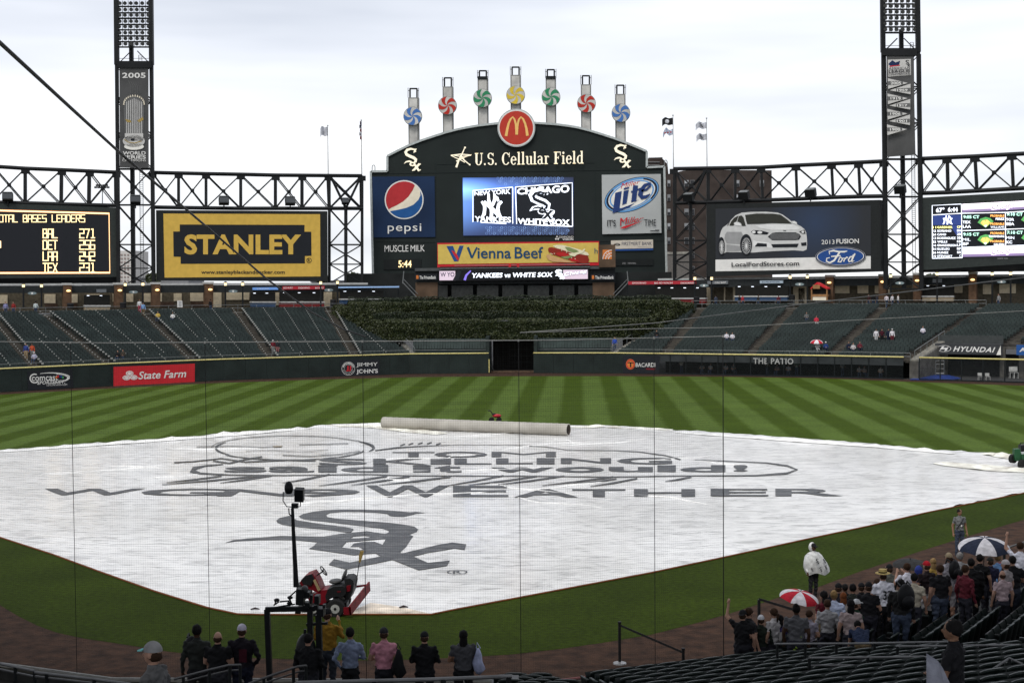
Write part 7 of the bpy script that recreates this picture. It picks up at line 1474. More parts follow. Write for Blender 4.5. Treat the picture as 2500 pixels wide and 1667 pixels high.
mb.build('wall_face', mat('wall_grey', (0.03, 0.03, 0.027), 0.8, var=0.3, scale=2), bw); cp.build('wall_cap', mat('cap_beige', (0.08, 0.075, 0.06), 0.6, var=0.2), bw)
# ---- seats ------------------------------------------------------------------
NS = mat('near_seat_green', (0.006, 0.011, 0.0095), 0.32, var=0.2, scale=6, spec=0.3); NSE = mat('near_seat_edge', (0.045, 0.054, 0.05), 0.4, var=0.25, scale=8); NSI = mat('seat_iron', (0.014, 0.015, 0.015), 0.4, metal=0.3)
seat = thing('stadium_seat', 'dark green tip-up stadium seat seen from behind, empty, in the near stand', 'seat', (0, 0, 0), group='empty tip-up seats in the near stand')
N = 8; mb = MB(); ed = MB()
def sp_(i, t): u = i/N*2-1; return Vector((u*.235, -.22-.07*(1-u*u)-.09*t, .38+.44*t-(.05*abs(u)**3 if t > .9 else 0)))
for i in range(N):
    q = [sp_(i, 0), sp_(i+1, 0), sp_(i+1, 1), sp_(i, 1)]; o = Vector((0, .03, 0)); mb.add(q+[v+o for v in q], [(0, 1, 2, 3), (7, 6, 5, 4), (2, 1, 5, 6), (0, 3, 7, 4)])
    a, b = sp_(i, 1), sp_(i+1, 1); ed.bar(a+Vector((0, .015, .005)), b+Vector((0, .015, .005)), .04, .028)
mb.build('backrest', NS, seat); ed.build('back_edge', NSE, seat)
mb = MB(); R = Matrix.Rotation(math.radians(68), 3, 'X'); mb.box((0, -.06, .56), (.43, .36, .05), R=R); mb.build('seat_pan', NS, seat)
for s in (-1, 1):
    mb = MB(); mb.prism([(s*.262-.012, -.30, .0), (s*.262-.012, -.12, .0), (s*.262-.012, .12, .6), (s*.262-.012, -.2, .6)], (.024, 0, 0)); mb.build('standard', NSI, seat)
    mb = MB(); mb.box((s*.262, -.06, .62), (.05, .34, .03)); mb.build('armrest', NSE if s < 0 else NSI, seat)
fn_d = _f
def vis(p, m=60):
    d = np.array(p)-CAM; z = d@_f
    if z < 1: return None
    x = 1250+F_PX*(d@RT)/z; y = 833.5-F_PX*(d@UP)/z
    return (x, y, z)
PEOPLE_XY = []
def place_seats():
    spots = []
    for k in range(1, 30):
        L_ = off_line(k*TREAD+.55); z = ZF+RISE*k
        for i in range(1, 6):
            a, b = L_[i], L_[i+1]; d = (b-a).normalized(); n = int(((b-a).length-.5)/.52); ang = math.atan2(d.y, d.x)
            for j in range(n):
                p = a+d*(.5+.52*j)
                # aisles
                g = j*.52
                if (i == 4 and 9.0 < g < 10.2) or (i == 3 and g > (b-a).length-1.6): continue
                v = vis((p.x, p.y, z+.6))
                if not v or not (1225 < v[0] < 2540 and 1440 < v[1] < 1700) or v[2] < 18: continue
                if v[0] < 1700 and v[1] < 1622: continue
                if any((p.x-q[0])**2+(p.y-q[1])**2 < .2 for q in PEOPLE_XY): continue
                spots.append((v[2], p, z, ang, k, i, v[0]))
    spots.sort(key=lambda t: t[0]); return spots
def finish_seats():
    sp = place_seats(); print('near seats', len(sp))
    rows_ = {}; o_ = lambda n: '%d%s' % (n, 'th' if 10 < n % 100 < 14 else {1: 'st', 2: 'nd', 3: 'rd'}.get(n % 10, 'th'))
    for q in sorted(sp[:300], key=lambda t: t[6]): rows_.setdefault((q[5] > 3, q[4]), []).append(q)
    lv = {s: sorted(k for s2, k in rows_ if s2 == s) for s in (False, True)}
    for (side, k), L_ in rows_.items():
        for j, (dz, p, z, a, _, _, _) in enumerate(L_):
            lb_ = 'dark green seat, %s from left, %s row above the wall, %s' % (o_(j+1), o_(lv[side].index(k)+1), 'first-base side' if side else 'behind home plate')
            if 'location' not in seat: seat['location'] = 1; seat.location = (p.x, p.y, z); seat.rotation_euler = (0, 0, a); seat['label'] = lb_
            else: copy_thing(seat, (p.x, p.y, z), a, lb_)
    for o in C.objects:
        if 'location' in o.keys(): del o['location']
# ================================================================ PEOPLE
SKIN = [mat('skin_light', (0.36, 0.21, 0.15), 0.55, var=.05), mat('skin_tan', (0.22, 0.12, 0.075), 0.55, var=.05), mat('skin_dark', (0.06, 0.032, 0.02), 0.5, var=.05)]
SHOE = mat('dark_shoe', (0.015, 0.013, 0.012), 0.6)
_cm = {}
def cloth(c):
    k = 'cloth_%02x%02x%02x' % tuple(int(min(1, v)*255) for v in c)
    if k not in _cm: _cm[k] = mat('woven_'+k[6:], c, 0.85, var=.16, scale=9, bump=.4, bscale=14)
    return _cm[k]
ARM = {'down': ((.255, -.03, 1.13), (.27, .05, .89)), 'front': ((.27, .03, 1.14), (.09, .22, 1.12)), 'pocket': ((.31, -.07, 1.14), (.2, .06, .95)), 'up': ((.36, .05, 1.56), (.36, .1, 1.83)), 'phone': ((.25, .14, 1.2), (.10, .3, 1.45)), 'lap': ((.25, .05, 1.14), (.13, .28, 1.0)), 'hip': ((.32, -.06, 1.15), (.18, .05, 1.02)), 'behind': ((.27, -.08, 1.14), (.06, -.17, .98))}
_body = {}
def body_mesh(al, ar, legs, build, sleeve, fine):
    key = (al, ar, legs, build, sleeve, fine)
    if key in _body: return _body[key]
    seg = []   # (a, b, ra, rb, slot) slots: 0 skin 1 shirt 2 trousers 3 shoe
    mb = MB(); w = 1+.22*build; dz = 0; lean = 0
    hip = .92; kn = [(.1, .02, .5), (.1, .02, .5)]; an = [(.105, -.02, .09), (.105, -.02, .09)]
    if legs == 'walk': kn = [(.09, .16, .53), (.09, -.04, .5)]; an = [(.09, .22, .1), (.09, -.26, .14)]
    if legs == 'sit': dz = -.44; kn = [(.12, .42, .93+dz), (.12, .42, .93+dz)]; an = [(.13, .44, .09), (.13, .44, .09)]
    if legs == 'bend': lean = 1.0
    def TR_(p):
        x, y, z = p
        if lean and z > .98: a = lean; r = z-.98; return Vector((x, y*math.cos(a)+r*math.sin(a), .98+r*math.cos(a)-y*math.sin(a)*.5))
        return Vector((x, y, z+dz))
    rings = [(.80, .12, .09, 0), (.88, .165, .115, -.01), (.98, .165, .12, 0), (1.1, .155, .115, .01), (1.22, .17, .12, .01), (1.34, .19, .12, 0), (1.42, .175, .10, -.01), (1.47, .10, .075, -.01), (1.50, .06, .058, 0)]
    n = 14; k0 = len(mb.v)
    for z, rx, ry, cy in rings:
        bw_ = w if z < 1.4 else 1+.1*build
        for j in range(n):
            a = 2*PI*j/n; mb.v.append(tuple(TR_((rx*bw_*math.cos(a), cy+(ry*(w*1.04 if z < 1.3 else 1))*math.sin(a)+(.05*build*math.exp(-((z-1.08)/.14)**2) if math.sin(a) > 0 else 0), z))))
    for i in range(len(rings)-1):
        for j in range(n): mb.f.append((k0+i*n+j, k0+i*n+(j+1) % n, k0+(i+1)*n+(j+1) % n, k0+(i+1)*n+j)); mb.m.append(0)
    mb.f.append(tuple(k0+j for j in range(n-1, -1, -1))); mb.m.append(0); q = k0+(len(rings)-1)*n; mb.f.append(tuple(q+j for j in range(n))); mb.m.append(0)
    seg.append((TR_((0, 0, 1.02)), TR_((0, 0, 1.36)), .15, .17, 1)); seg.append((TR_((-.12, 0, 1.38)), TR_((.12, 0, 1.38)), .1, .1, 1)); seg.append((TR_((0, 0, .82)), TR_((0, 0, .95)), .15, .15, 2))
    def cap(a, b, ra, rb, slot, t0=None):
        a, b = Vector(a), Vector(b); d = (b-a); L_ = d.length; d.normalize()
        mb.tube([a-d*ra*.85, a-d*ra*.5, a, b, b+d*rb*.5, b+d*rb*.85], [ra*.45, ra*.85, ra, rb, rb*.85, rb*.45], 10); seg.append((a, b, ra, rb, slot))
    for si, s in enumerate((-1, 1)):
        K = Vector((kn[si][0]*s, kn[si][1], kn[si][2])); A = Vector((an[si][0]*s, an[si][1], an[si][2])); H_ = Vector((s*.09*w, 0, hip+dz))
        cap(H_, K, .098*(1+.12*build), .068, 2); cap(K, A, .067, .05, 2); c = A+Vector((0, .06, -.045)); mb.ell(c, (.05, .135, .05), 10, 6, zmin=-.9); seg.append((A+Vector((0, -.02, -.05)), A+Vector((0, .15, -.05)), .05, .04, 3))
        e, h = ARM[al if s < 0 else ar]; Sh = TR_((s*.185*(1+.08*build), 0, 1.41)); E_ = TR_((s*e[0]*(1+.06*build), e[1], e[2])); Wr = TR_((s*h[0], h[1], h[2]))
        if lean: E_ = Sh+Vector((0, .14, -.26)); Wr = E_+Vector((0, .12, -.2))
        cap(Sh, E_, .058*(1+.15*build), .046, 1)
        cap(E_, Wr, .043, .03, 1 if sleeve else 0)
        hd = (Wr-E_).normalized(); P_ = Wr+hd*.06; cap(Wr, P_+hd*.02, .026, .036, 0)
        sd_ = hd.cross(Vector((0, 0, 1)) if abs(hd.z) < .8 else Vector((0, 1, 0))).normalized()
        for f, (o, l) in enumerate(((-.026, .06), (-.009, .075), (.009, .07), (.026, .055))):
            cdir = (hd+sd_.cross(hd)*.45).normalized(); b0 = P_+sd_*o+hd*.02; mb.tube([b0, b0+hd*l*.5, b0+hd*l*.5+cdir*l*.45], [.011, .010, .008], 6); seg.append((b0, b0+hd*l, .01, .008, 0))
        b0 = Wr+hd*.03-sd_*.03*s; mb.tube([b0, b0+(hd-sd_*.9*s).normalized()*.035, b0+hd*.05-sd_*.035*s], [.012, .011, .009], 6)
    hc = TR_((0, .015, 1.635)); nk = TR_((0, -.005, 1.46)); cap(nk, TR_((0, .0, 1.56)), .056, .052, 0)
    mb.ell(hc, (.075, .093, .115), 16, 12, zmin=-.98); mb.ell(hc+Vector((0, .022, -.055)), (.055, .07, .06), 12, 8, zmin=-.98); seg.append((hc, hc+Vector((0, .02, -.05)), .09, .07, 0))
    mb.ell(hc+Vector((0, .1, -.02)), (.014, .022, .026), 8, 5, zmin=-.98)
    for s in (-1, 1): mb.ell(hc+Vector((s*.078, -.005, -.015)), (.012, .022, .034), 8, 5, zmin=-.98)
    me = mb.build('body', [], mesh_only=True); o = bpy.data.objects.new('b', me); C.objects.link(o)
    r = o.modifiers.new('r', 'REMESH'); r.mode = 'VOXEL'; r.voxel_size = .011 if fine else .021; r.use_smooth_shade = True
    sm = o.modifiers.new('s', 'SMOOTH'); sm.factor = .5; sm.iterations = 2 if fine else 1
    dg = bpy.context.evaluated_depsgraph_get(); nm = bpy.data.meshes.new_from_object(o.evaluated_get(dg)); bpy.data.objects.remove(o); bpy.data.meshes.remove(me)
    nf = len(nm.polygons); C_ = np.empty(nf*3); nm.polygons.foreach_get('center', C_); C_ = C_.reshape(-1, 3); best = np.full(nf, 1e9); slot = np.zeros(nf, int)
    for a, b, ra, rb, sl_ in seg:
        a = np.array(a); b = np.array(b); d = b-a; t = np.clip(((C_-a)@d)/max(1e-9, d@d), 0, 1); dist = np.linalg.norm(C_-(a+t[:, None]*d), axis=1)-(ra+(rb-ra)*t); m_ = dist < best; best[m_] = dist[m_]
        slot[m_] = sl_
        if not sleeve and sl_ == 1 and ra < .09: slot[m_ & (t > .62)] = 0     # short sleeve ends above the elbow
    # eyes, brows and mouth
    if True:
        hcn = np.array(hc); rel = C_-hcn
        for sx in (-.03, .03): slot[(np.abs(rel[:, 0]-sx) < .014) & (np.abs(rel[:, 2]-.012) < .009) & (rel[:, 1] > .06)] = 4
        slot[(np.abs(rel[:, 0]) < .024) & (np.abs(rel[:, 2]+.062) < .007) & (rel[:, 1] > .05)] = 5
    nv = len(nm.vertices); co = np.empty(nv*3); nm.vertices.foreach_get('co', co); co = co.reshape(-1, 3); no = np.empty(nv*3); nm.vertices.foreach_get('normal', no); no = no.reshape(-1, 3)   # cloth folds
    lt_ = np.empty(nf, int); nm.polygons.foreach_get('loop_total', lt_); lv_ = np.empty(len(nm.loops), int); nm.loops.foreach_get('vertex_index', lv_); sl3 = np.repeat(slot, lt_); m_ = np.zeros(nv); m_[lv_[(sl3 == 1) | (sl3 == 2)]] = 1
    x, y, z = co.T; b0 = len(_body); w_ = .007*np.sin(23*x+17*z+b0+2*np.sin(19*y+31*z))+.006*np.sin(41*z-29*x+3*np.sin(13*x+b0)+11*y)+.004*np.sin(67*z+53*y+2*np.sin(37*x)); co += no*(w_*m_)[:, None]; nm.vertices.foreach_set('co', co.ravel())
    nm.polygons.foreach_set('material_index', slot.astype(np.int32)); nm.polygons.foreach_set('use_smooth', [True]*nf); nm.update()
    _body[key] = (nm, hc); return _body[key]
EYE = mat('dark_eye', (0.01, 0.008, 0.007), 0.3, var=0); LIP = mat('lip', (0.2, 0.08, 0.06), 0.5, var=0)
HAIRS = {'brown': (0.035, 0.018, 0.01), 'black': (0.008, 0.007, 0.007), 'blond': (0.22, 0.14, 0.06), 'red': (0.14, 0.045, 0.015), 'grey': (0.2, 0.19, 0.18)}
def hat_local(kind, col, hc, col2=None):
    out = []; c = Vector(hc); m = cloth(col); m2 = cloth(col2) if col2 else m
    if kind == 'cap' or kind == 'capback':
        a = MB(); a.ell(c+Vector((0, -.005, .025)), (.088, .104, .105), 16, 8, zmin=0.0); out.append(('cap', a, m)); s = 1 if kind == 'cap' else -1
        b = MB(); pts = []
        for j in range(9): t = PI*j/8; pts.append(c+Vector((.075*math.cos(t), s*(.085+.085*math.sin(t)), .035-.02*math.sin(t))))
        b.prism(pts if s > 0 else pts[::-1], (0, 0, .01)); out.append(('cap_brim', b, m2))
    elif kind == 'straw':
        a = MB(); a.tube([c+Vector((0, 0, .05)), c+Vector((0, 0, .14))], [.09, .085], 18); out.append(('hat_crown', a, m)); b = MB(); b.tube([c+Vector((0, 0, .045)), c+Vector((0, 0, .058))], [.165, .16], 20); out.append(('hat_brim', b, m)); d = MB(); d.tube([c+Vector((0, 0, .06)), c+Vector((0, 0, .085))], .092, 18); out.append(('hat_band', d, m2))
    elif kind in ('short', 'long', 'bun', 'bald', 'hood', 'pony'):
        a = MB(); R = Matrix.Rotation(-.45, 3, 'X')
        if kind == 'bald': a.ell(c+Vector((0, -.02, -.02)), (.083, .085, .07), 14, 8, zmin=-.9, R=Matrix.Rotation(.5, 3, 'X'))
        elif kind == 'hood': a.ell(c+Vector((0, -.03, -.01)), (.105, .115, .15), 14, 10, zmin=-.95)
        else: a.ell(c+Vector((0, -.014, .014)), (.089, .1, .118), 14, 10, zmin=-.25, R=Matrix.Rotation(.55, 3, 'X'))
        if kind == 'long': a.ell(c+Vector((0, -.06, -.13)), (.085, .055, .2), 12, 8, zmin=-.95)
        if kind == 'bun': a.ell(c+Vector((0, -.06, .1)), (.05, .05, .05), 10, 6, zmin=-.95)
        if kind == 'pony': a.tube([c+Vector((0, -.09, .03)), c+Vector((0, -.15, -.02)), c+Vector((0, -.12, -.2))], [.025, .04, .015], 8)
        for i, v in enumerate(a.v): g = 1+.12*mnoise.noise((v[0]*30+col[0]*99, v[1]*30, v[2]*30)); q = Vector(v)-c; a.v[i] = tuple(c+q*g)
        out.append(('hood' if kind == 'hood' else 'hair', a, m))
    return out
pn = [0]
def person(label, loc, rz, H, al='down', ar='down', legs='stand', build=0, shirt=(.05, .05, .05), pants=(.03, .03, .04), skin=0, head=('short', 'brown'), sleeve=False, fine=False, back=None, group=None, shorts=False):
    th = thing('person', label, 'person', loc, rz, group); nm, hc = body_mesh(al, ar, legs, build, sleeve, fine); me = nm.copy()
    for m in (SKIN[skin], cloth(shirt), cloth(pants), SHOE, EYE, LIP): me.materials.append(m)
    if shorts:
        mi = np.empty(len(me.polygons), np.int32); me.polygons.foreach_get('material_index', mi); c = np.empty(len(me.polygons)*3); me.polygons.foreach_get('center', c); z = c.reshape(-1, 3)[:, 2]; mi[(mi == 2) & (z < .42)] = 0; me.polygons.foreach_set('material_index', mi)
    o = bpy.data.objects.new('body', me); C.objects.link(o); o.parent = th; k = H/1.75; th.scale = (k, k, k)
    col = HAIRS[head[1]] if isinstance(head[1], str) else head[1]
    for nm_, b, m in hat_local(head[0], col, hc, head[2] if len(head) > 2 else None): q = b.build(nm_, m, smooth=nm_ in ('cap', 'hair', 'hood')); q.parent = th
    if head[0] in ('cap', 'capback', 'straw'):
        for nm_, b, m in hat_local('bald', HAIRS['brown'] if skin < 2 else HAIRS['black'], hc): q = b.build(nm_, m, smooth=True); q.parent = th
    if back:
        p = Print(lambda x, y, o_: Vector((x, -.158-.03*build-o_, y)), .008, .004); 
        if back[0] == 'num': p.text(back[1], -.1, 1.33, .1, 1.13, DKN, bold=.05)
        elif back[0] == 'patch': p.rect(-.02, 1.34, .12, 1.1, cloth(back[1]))
        elif back[0] == 'belt': p.rect(-.13, .985, .13, .955, BLK)
        for n_ in p.order: q = p.b[n_][0].build('back_print', p.b[n_][1]); q.parent = th
    return th
def nearp(px, py, d, rz=0, **k):
    lab = k.pop('label'); best = None
    for i in range(-30, 31):       # nearest depth at which the feet rest on the terrace
        dd = d+i*.1; p = at_dist(px, py, dd); fz = floor_z(p.x, p.y); H = p.z-fz
        c = abs(H-1.76)*3+abs(i)*.03+(5 if s_of(p.x, p.y) < .25 else 0)
        if best is None or c < best[0]: best = (c, p, fz, H)
    _, p, fz, H = best
    if not 1.5 < H < 1.9: print('H %.2f' % H, px, py, d, 's=%.1f' % s_of(p.x, p.y), lab)
    H = min(1.95, max(1.4, H))
    head_extra = 1.75/1.755
    PEOPLE_XY.append((p.x, p.y)); return person(lab, (p.x, p.y, fz), rz, H*head_extra, **k)
BLK_ = (.010, .010, .011); NVY = (.012, .016, .035); WH_ = (.55, .55, .54); GRY = (.2, .2, .2); JN = (.035, .05, .085); KH = (.12, .085, .045)
A_ = math.atan2(.72, .70)-PI/2   # facing the field from the first-base side
Pn = nearp
# row along the bottom edge, backs to the camera
Pn(480, 1523, 28.5, .1, label='person in dark olive jacket with black backpack at the bottom left, bareheaded, back turned', shirt=(.025, .028, .025), pants=(.02, .02, .022), sleeve=True, skin=2, head=('short', 'black'))
Pn(531, 1541, 27.5, -.05, label='balding stocky person in black t-shirt second from left in the bottom row', shirt=BLK_, pants=(.03, .03, .035), build=1.2, skin=0, head=('bald', 'brown'), ar='lap', al='lap')
Pn(590, 1523, 27.5, .05, label='person with white and blue cap in dark sweatshirt, third in the bottom row', shirt=(.012, .010, .014), pants=(.015, .017, .03), build=.8, sleeve=True, head=('cap', (.4, .38, .45), (.05, .06, .12)), ar='pocket', al='pocket', back=('patch', (.05, .008, .015)))
Pn(752, 1545, 26.5, -.2, label='hunched person in black jacket behind the camera rig posts', shirt=BLK_, pants=(.02, .02, .025), build=1, sleeve=True, head=('short', 'black'), ar='front', al='front')
Pn(798, 1467, 30.5, -.3, label='camera operator in yellow rain jacket and dark vest beside the camera rig', shirt=(.24, .13, .015), pants=(.03, .035, .045), sleeve=True, head=('cap', BLK_), al='front', ar='phone', build=.5)
Pn(854, 1530, 27.5, 0, label='person in light blue dress shirt and dark trousers with belt, bottom row centre', shirt=(.20, .24, .34), pants=(.018, .018, .02), sleeve=True, skin=1, head=('short', 'black'), ar='front', al='pocket', back=('belt',))
Pn(937, 1531, 27.6, .1, label='person in pink polo shirt and dark cap carrying a black jacket, bottom row', shirt=(.50, .22, .27), pants=(.02, .02, .025), head=('cap', (.02, .02, .022)), ar='down', al='front', build=.3)
Pn(1036, 1541, 27.6, 0, label='person in black jacket and black cap with white emblem, bottom row', shirt=BLK_, pants=(.012, .012, .014), sleeve=True, build=.9, head=('cap', BLK_), al='front', ar='front', back=None)
Pn(1131, 1537, 27.8, .15, label='person with long dark ponytail in grey sleeveless top, rightmost of the bottom row', shirt=(.06, .06, .065), pants=BLK_, build=.9, skin=1, head=('long', 'black'), al='front', ar='front')
Pn(375, 1562, 16.0, PI/2-.2, label='passer-by in grey sweater and grey cap with turquoise brim, bottom left foreground', shirt=(.11, .11, .11), pants=JN, sleeve=True, head=('cap', (.24, .24, .24), (.16, .5, .5)), fine=True, legs='walk')
Pn(2328, 1511, 15.3, PI/2-.5, label='young person in black t-shirt holding white papers, bottom right foreground', shirt=(.014, .014, .014), pants=JN, skin=1, head=('short', 'black'), al='lap', ar='front', fine=True, legs='walk')
# crowd along the first-base wall
cr = [(1813, 1488, 33.0, -.1, dict(label='person in black t-shirt raising a bare arm beside the net edge', shirt=BLK_, pants=(.02, .02, .025), build=1, al='up', head=('capback', BLK_))),
 (1829, 1482, 34.3, -.3, dict(label='brown haired person in dark top half hidden by the raised-arm person', shirt=(.02, .02, .022), head=('short', 'brown'))),
 (1858, 1501, 32.3, 0, dict(label='child in olive hooded jacket with lime collar and white cap', shirt=(.018, .024, .018), sleeve=True, head=('cap', (.45, .45, .47), (.08, .02, .04)))),
 (1889, 1483, 34.6, .9, dict(label='ponytailed person in white top with red and black straps', shirt=(.42, .40, .40), head=('pony', 'brown'))),
 (1905, 1500, 32.8, .2, dict(label='person with dark cap and a white towel over a purple top', shirt=(.06, .05, .13), head=('long', 'black'), back=('patch', (.45, .43, .42)))),
 (1944, 1474, 31.5, 0, dict(label='person with black hair bun and grey patterned top before the red umbrella', shirt=(.09, .09, .095), build=1, skin=2, head=('bun', 'black'))),
 (1976, 1488, 33.6, -.1, dict(label='person in pale lavender shirt standing under the red and white umbrella', shirt=(.26, .24, .29), pants=BLK_, head=('short', 'brown'), ar='front')),
 (2011, 1441, 34.6, .9, dict(label='dark haired person in red and navy top looking left beside the light blue shirt', shirt=(.10, .012, .02), head=('long', 'black'))),
 (2036, 1440, 33.2, .3, dict(label='young blond person in light blue short-sleeved shirt', shirt=(.48, .54, .70), pants=(.03, .03, .03), head=('short', 'blond'), skin=1)),
 (2059, 1445, 34.8, .2, dict(label='red haired person with white scarf in the crowd', shirt=(.40, .36, .33), head=('long', 'red'))),
 (2077, 1462, 32.0, .1, dict(label='person with long black hair and white flowered top', shirt=(.38, .30, .29), head=('long', 'black'))),
 (2047, 1423, 37.0, .2, dict(label='dark capped person at the front of the crowd behind the blond one', shirt=(.02, .02, .025), head=('cap', BLK_))),
 (2063, 1424, 38.5, 0, dict(label='short haired dark clothed person at the wall right of the poncho wearer', shirt=BLK_, skin=2, head=('short', 'black'))),
 (2082, 1424, 36.5, .4, dict(label='dark haired person in green-grey top between two capped heads', shirt=(.03, .035, .03), head=('short', 'black'))),
 (2103, 1422, 35.0, .8, dict(label='person wearing sunglasses and black cap, face turned left', shirt=BLK_, head=('cap', BLK_))),
 (2121, 1420, 33.2, .3, dict(label='large person in black t-shirt with black cap left of the straw hat', shirt=(.012, .012, .014), build=1, sleeve=False, head=('cap', BLK_))),
 (2107, 1496, 30.0, .2, dict(label='person in navy shirt and khaki trousers bending over the seats', shirt=(.022, .032, .065), pants=KH, build=1, legs='bend', head=('short', 'black'))),
 (2156, 1391, 32.2, .5, dict(label='person in straw hat and white jersey numbered 33', shirt=(.68, .68, .74), pants=(.014, .014, .016), build=.6, head=('straw', (.42, .32, .12), BLK_), al='front', back=('num', '33'))),
 (2142, 1411, 36.0, .4, dict(label='red cheeked person peeking out just left of the straw hat', shirt=(.03, .03, .05), head=('short', 'brown'))),
 (2200, 1413, 31.6, .1, dict(label='person in dark jacket with big dark backpack right of the numbered jersey', shirt=(.018, .018, .018), pants=(.05, .065, .10), build=1, sleeve=True, head=('short', 'black'))),
 (2172, 1377, 37.0, .3, dict(label='person in grey top and black cap with white brim behind the straw hat', shirt=(.10, .105, .09), head=('cap', BLK_, (.45, .45, .45)))),
 (2214, 1373, 35.0, .9, dict(label='short haired person in white t-shirt with hands lifted to the face', shirt=(.66, .65, .72), head=('short', 'brown'), al='phone', ar='phone', skin=0)),
 (2243, 1381, 35.6, .5, dict(label='person wearing a royal blue hooded sweatshirt', shirt=(.025, .04, .20), sleeve=True, head=('hood', (.025, .04, .20)))),
 (2263, 1369, 34.6, 1.0, dict(label='person with bright red cap and black shirt with red trim', shirt=(.02, .014, .016), pants=(.4, .4, .42), head=('cap', (.35, .012, .02)), al='front')),
 (2295, 1377, 32.6, .7, dict(label='heavy person in black t-shirt and jeans with a white card in the hand', shirt=(.013, .013, .013), pants=(.06, .075, .11), build=1.6, head=('short', 'brown'))),
 (2317, 1349, 35.2, .8, dict(label='person in tan camouflage cap, grey shirt and white shorts with backpack', shirt=(.26, .25, .28), pants=(.36, .35, .38), shorts=True, build=.8, head=('cap', (.24, .19, .12), (.3, .24, .15)))),
 (2343, 1347, 37.5, .6, dict(label='grey haired person in pale striped top beside the navy umbrella', shirt=(.3, .3, .31), head=('short', 'grey'), skin=1)),
 (2371, 1362, 33.8, .3, dict(label='very broad person in black jacket under the navy umbrella', shirt=BLK_, pants=BLK_, build=2, sleeve=True, skin=1, head=('short', 'black'))),
 (2392, 1352, 38.0, .4, dict(label='person in black under the right side of the navy umbrella', shirt=BLK_, head=('short', 'black'))),
 (2418, 1360, 35.6, .9, dict(label='person with dark cap and navy jacket with red and white scarf', shirt=(.02, .02, .045), sleeve=True, head=('cap', (.02, .02, .018)), al='front')),
 (2436, 1352, 37.0, .5, dict(label='strawberry blond person in sky blue shirt beneath the umbrella edge', shirt=(.14, .26, .48), pants=(.2, .22, .28), head=('short', 'blond'))),
 (2456, 1366, 35.5, 1.6, dict(label='small person facing left with a red and white cap and striped collar', shirt=(.30, .27, .27), head=('cap', (.4, .37, .37), (.3, .03, .05)))),
 (2472, 1356, 33.8, .9, dict(label='person in black jersey with pale sleeve print near the right edge', shirt=(.014, .014, .014), pants=(.03, .035, .05), build=.8, head=('short', 'black'), al='front', ar='front')),
 (2491, 1322, 36.4, .4, dict(label='person in white jersey raising one arm at the right edge of the photo', shirt=(.68, .68, .75), al='up', build=.7, head=('short', 'brown')))]
cr += [(x, y, d, z, dict(label=l, shirt=c, head=h, sleeve=w)) for x, y, d, z, l, c, h, w in [
 (2020, 1462, 35.2, .5, 'person in pale grey hoodie between the red umbrella and the light blue shirt', (.3, .3, .31), ('short', 'brown'), True), (2128, 1433, 36.4, .9, 'person in white top with reddish hair behind the large black t-shirt', (.5, .48, .5), ('short', 'red'), False), (2232, 1398, 34.2, -.2, 'person in cream shirt squeezed between dark backpack and red cap', (.42, .38, .3), ('short', 'black'), False),
 (2278, 1362, 38.0, 1.2, 'blond person in mustard top behind the bright red cap', (.3, .2, .05), ('long', 'blond'), False), (2357, 1378, 35.2, -.4, 'person in maroon top between tan cap and broad black jacket', (.12, .02, .03), ('short', 'brown'), True), (2448, 1392, 34.0, .7, 'bald person in pale pink shirt in front of the small striped cap person', (.42, .32, .33), ('bald', 'brown'), False), (2090, 1462, 33.4, -.5, 'person with white cap and dark green top behind the bending one', (.02, .05, .03), ('cap', (.5, .5, .5)), False)]]
for x, y, d, r, k in cr: Pn(x, y, d, A_*.6+r*.8+rnd.uniform(-.45, .45), **k)
def groundp(label, px, py_foot, H, rz=0, **k):
    g = on_z(px, py_foot, 0.0); PEOPLE_XY.append((g.x, g.y)); return person(label, (g.x, g.y, 0), rz, H, **k)
po = groundp('person in white hooded rain poncho with black club logos on the dirt track', 1985, 1462, 1.86, -2.6, shirt=WH_, pants=(.014, .014, .016), head=('cap', BLK_), sleeve=True, skin=2, fine=True)
hood = MB(); hood.ell((0, -.045, 1.63), (.12, .10, .15), 14, 8, zmin=-.9); q = hood.build('poncho_hood', cloth((.62, .62, .61)), smooth=True); q.parent = po
pm = MB(); n = 28
prf = [(1.50, .09, 0, 0), (1.44, .2, 0, 0), (1.36, .30, .0, 0), (1.2, .36, -.04, 0), (1.05, .40, -.08, 0), (.92, .40, -.12, 0), (.80, .38, -.14, 0)]
for i, (z, r, ox, oy) in enumerate(prf):
    for j in range(n): a = 2*PI*j/n; wv = 1+.08*math.sin(5*a+i)*i/6+(.28*max(0, math.cos(a-PI-.2))**3*i/6); pm.v.append((ox+r*math.cos(a)*wv, r*.62*math.sin(a)*wv, z-.05*math.cos(3*a)*i/6))
for i in range(len(prf)-1):
    for j in range(n): pm.f.append((i*n+j, i*n+(j+1) % n, (i+1)*n+(j+1) % n, (i+1)*n+j)); pm.m.append(0)
q = pm.build('poncho', cloth((.55, .56, .55)), smooth=True); q.parent = po
for lx, lz, s_ in ((-.22, 1.22, .15), (.08, 1.24, .17), (-.05, .98, .14), (.26, 1.0, .12), (-.32, 1.0, .12)):
    def pj(x, y, o_, lx=lx, lz=lz):
        rr = math.sqrt(max(.02, 1-((lx+x*0+0)/.46)**2)); return Vector((lx+x, .27*rr+.035+o_, lz-y))
    p = Print(pj, .0, .003); sox_vertical(p, s_/2.6, -s_/2, -s_/2.6, s_/2, DKN, 1.2)
    for n_ in p.order: q = p.b[n_][0].build('printed_logo', p.b[n_][1]); q.parent = po
gt = groundp('person in grey t-shirt and jeans with a camera strap standing alone on the dirt', 2342, 1358, 1.82, -2.9, shirt=(.13, .135, .135), pants=(.04, .05, .075), head=('short', 'black'), skin=1, fine=True)
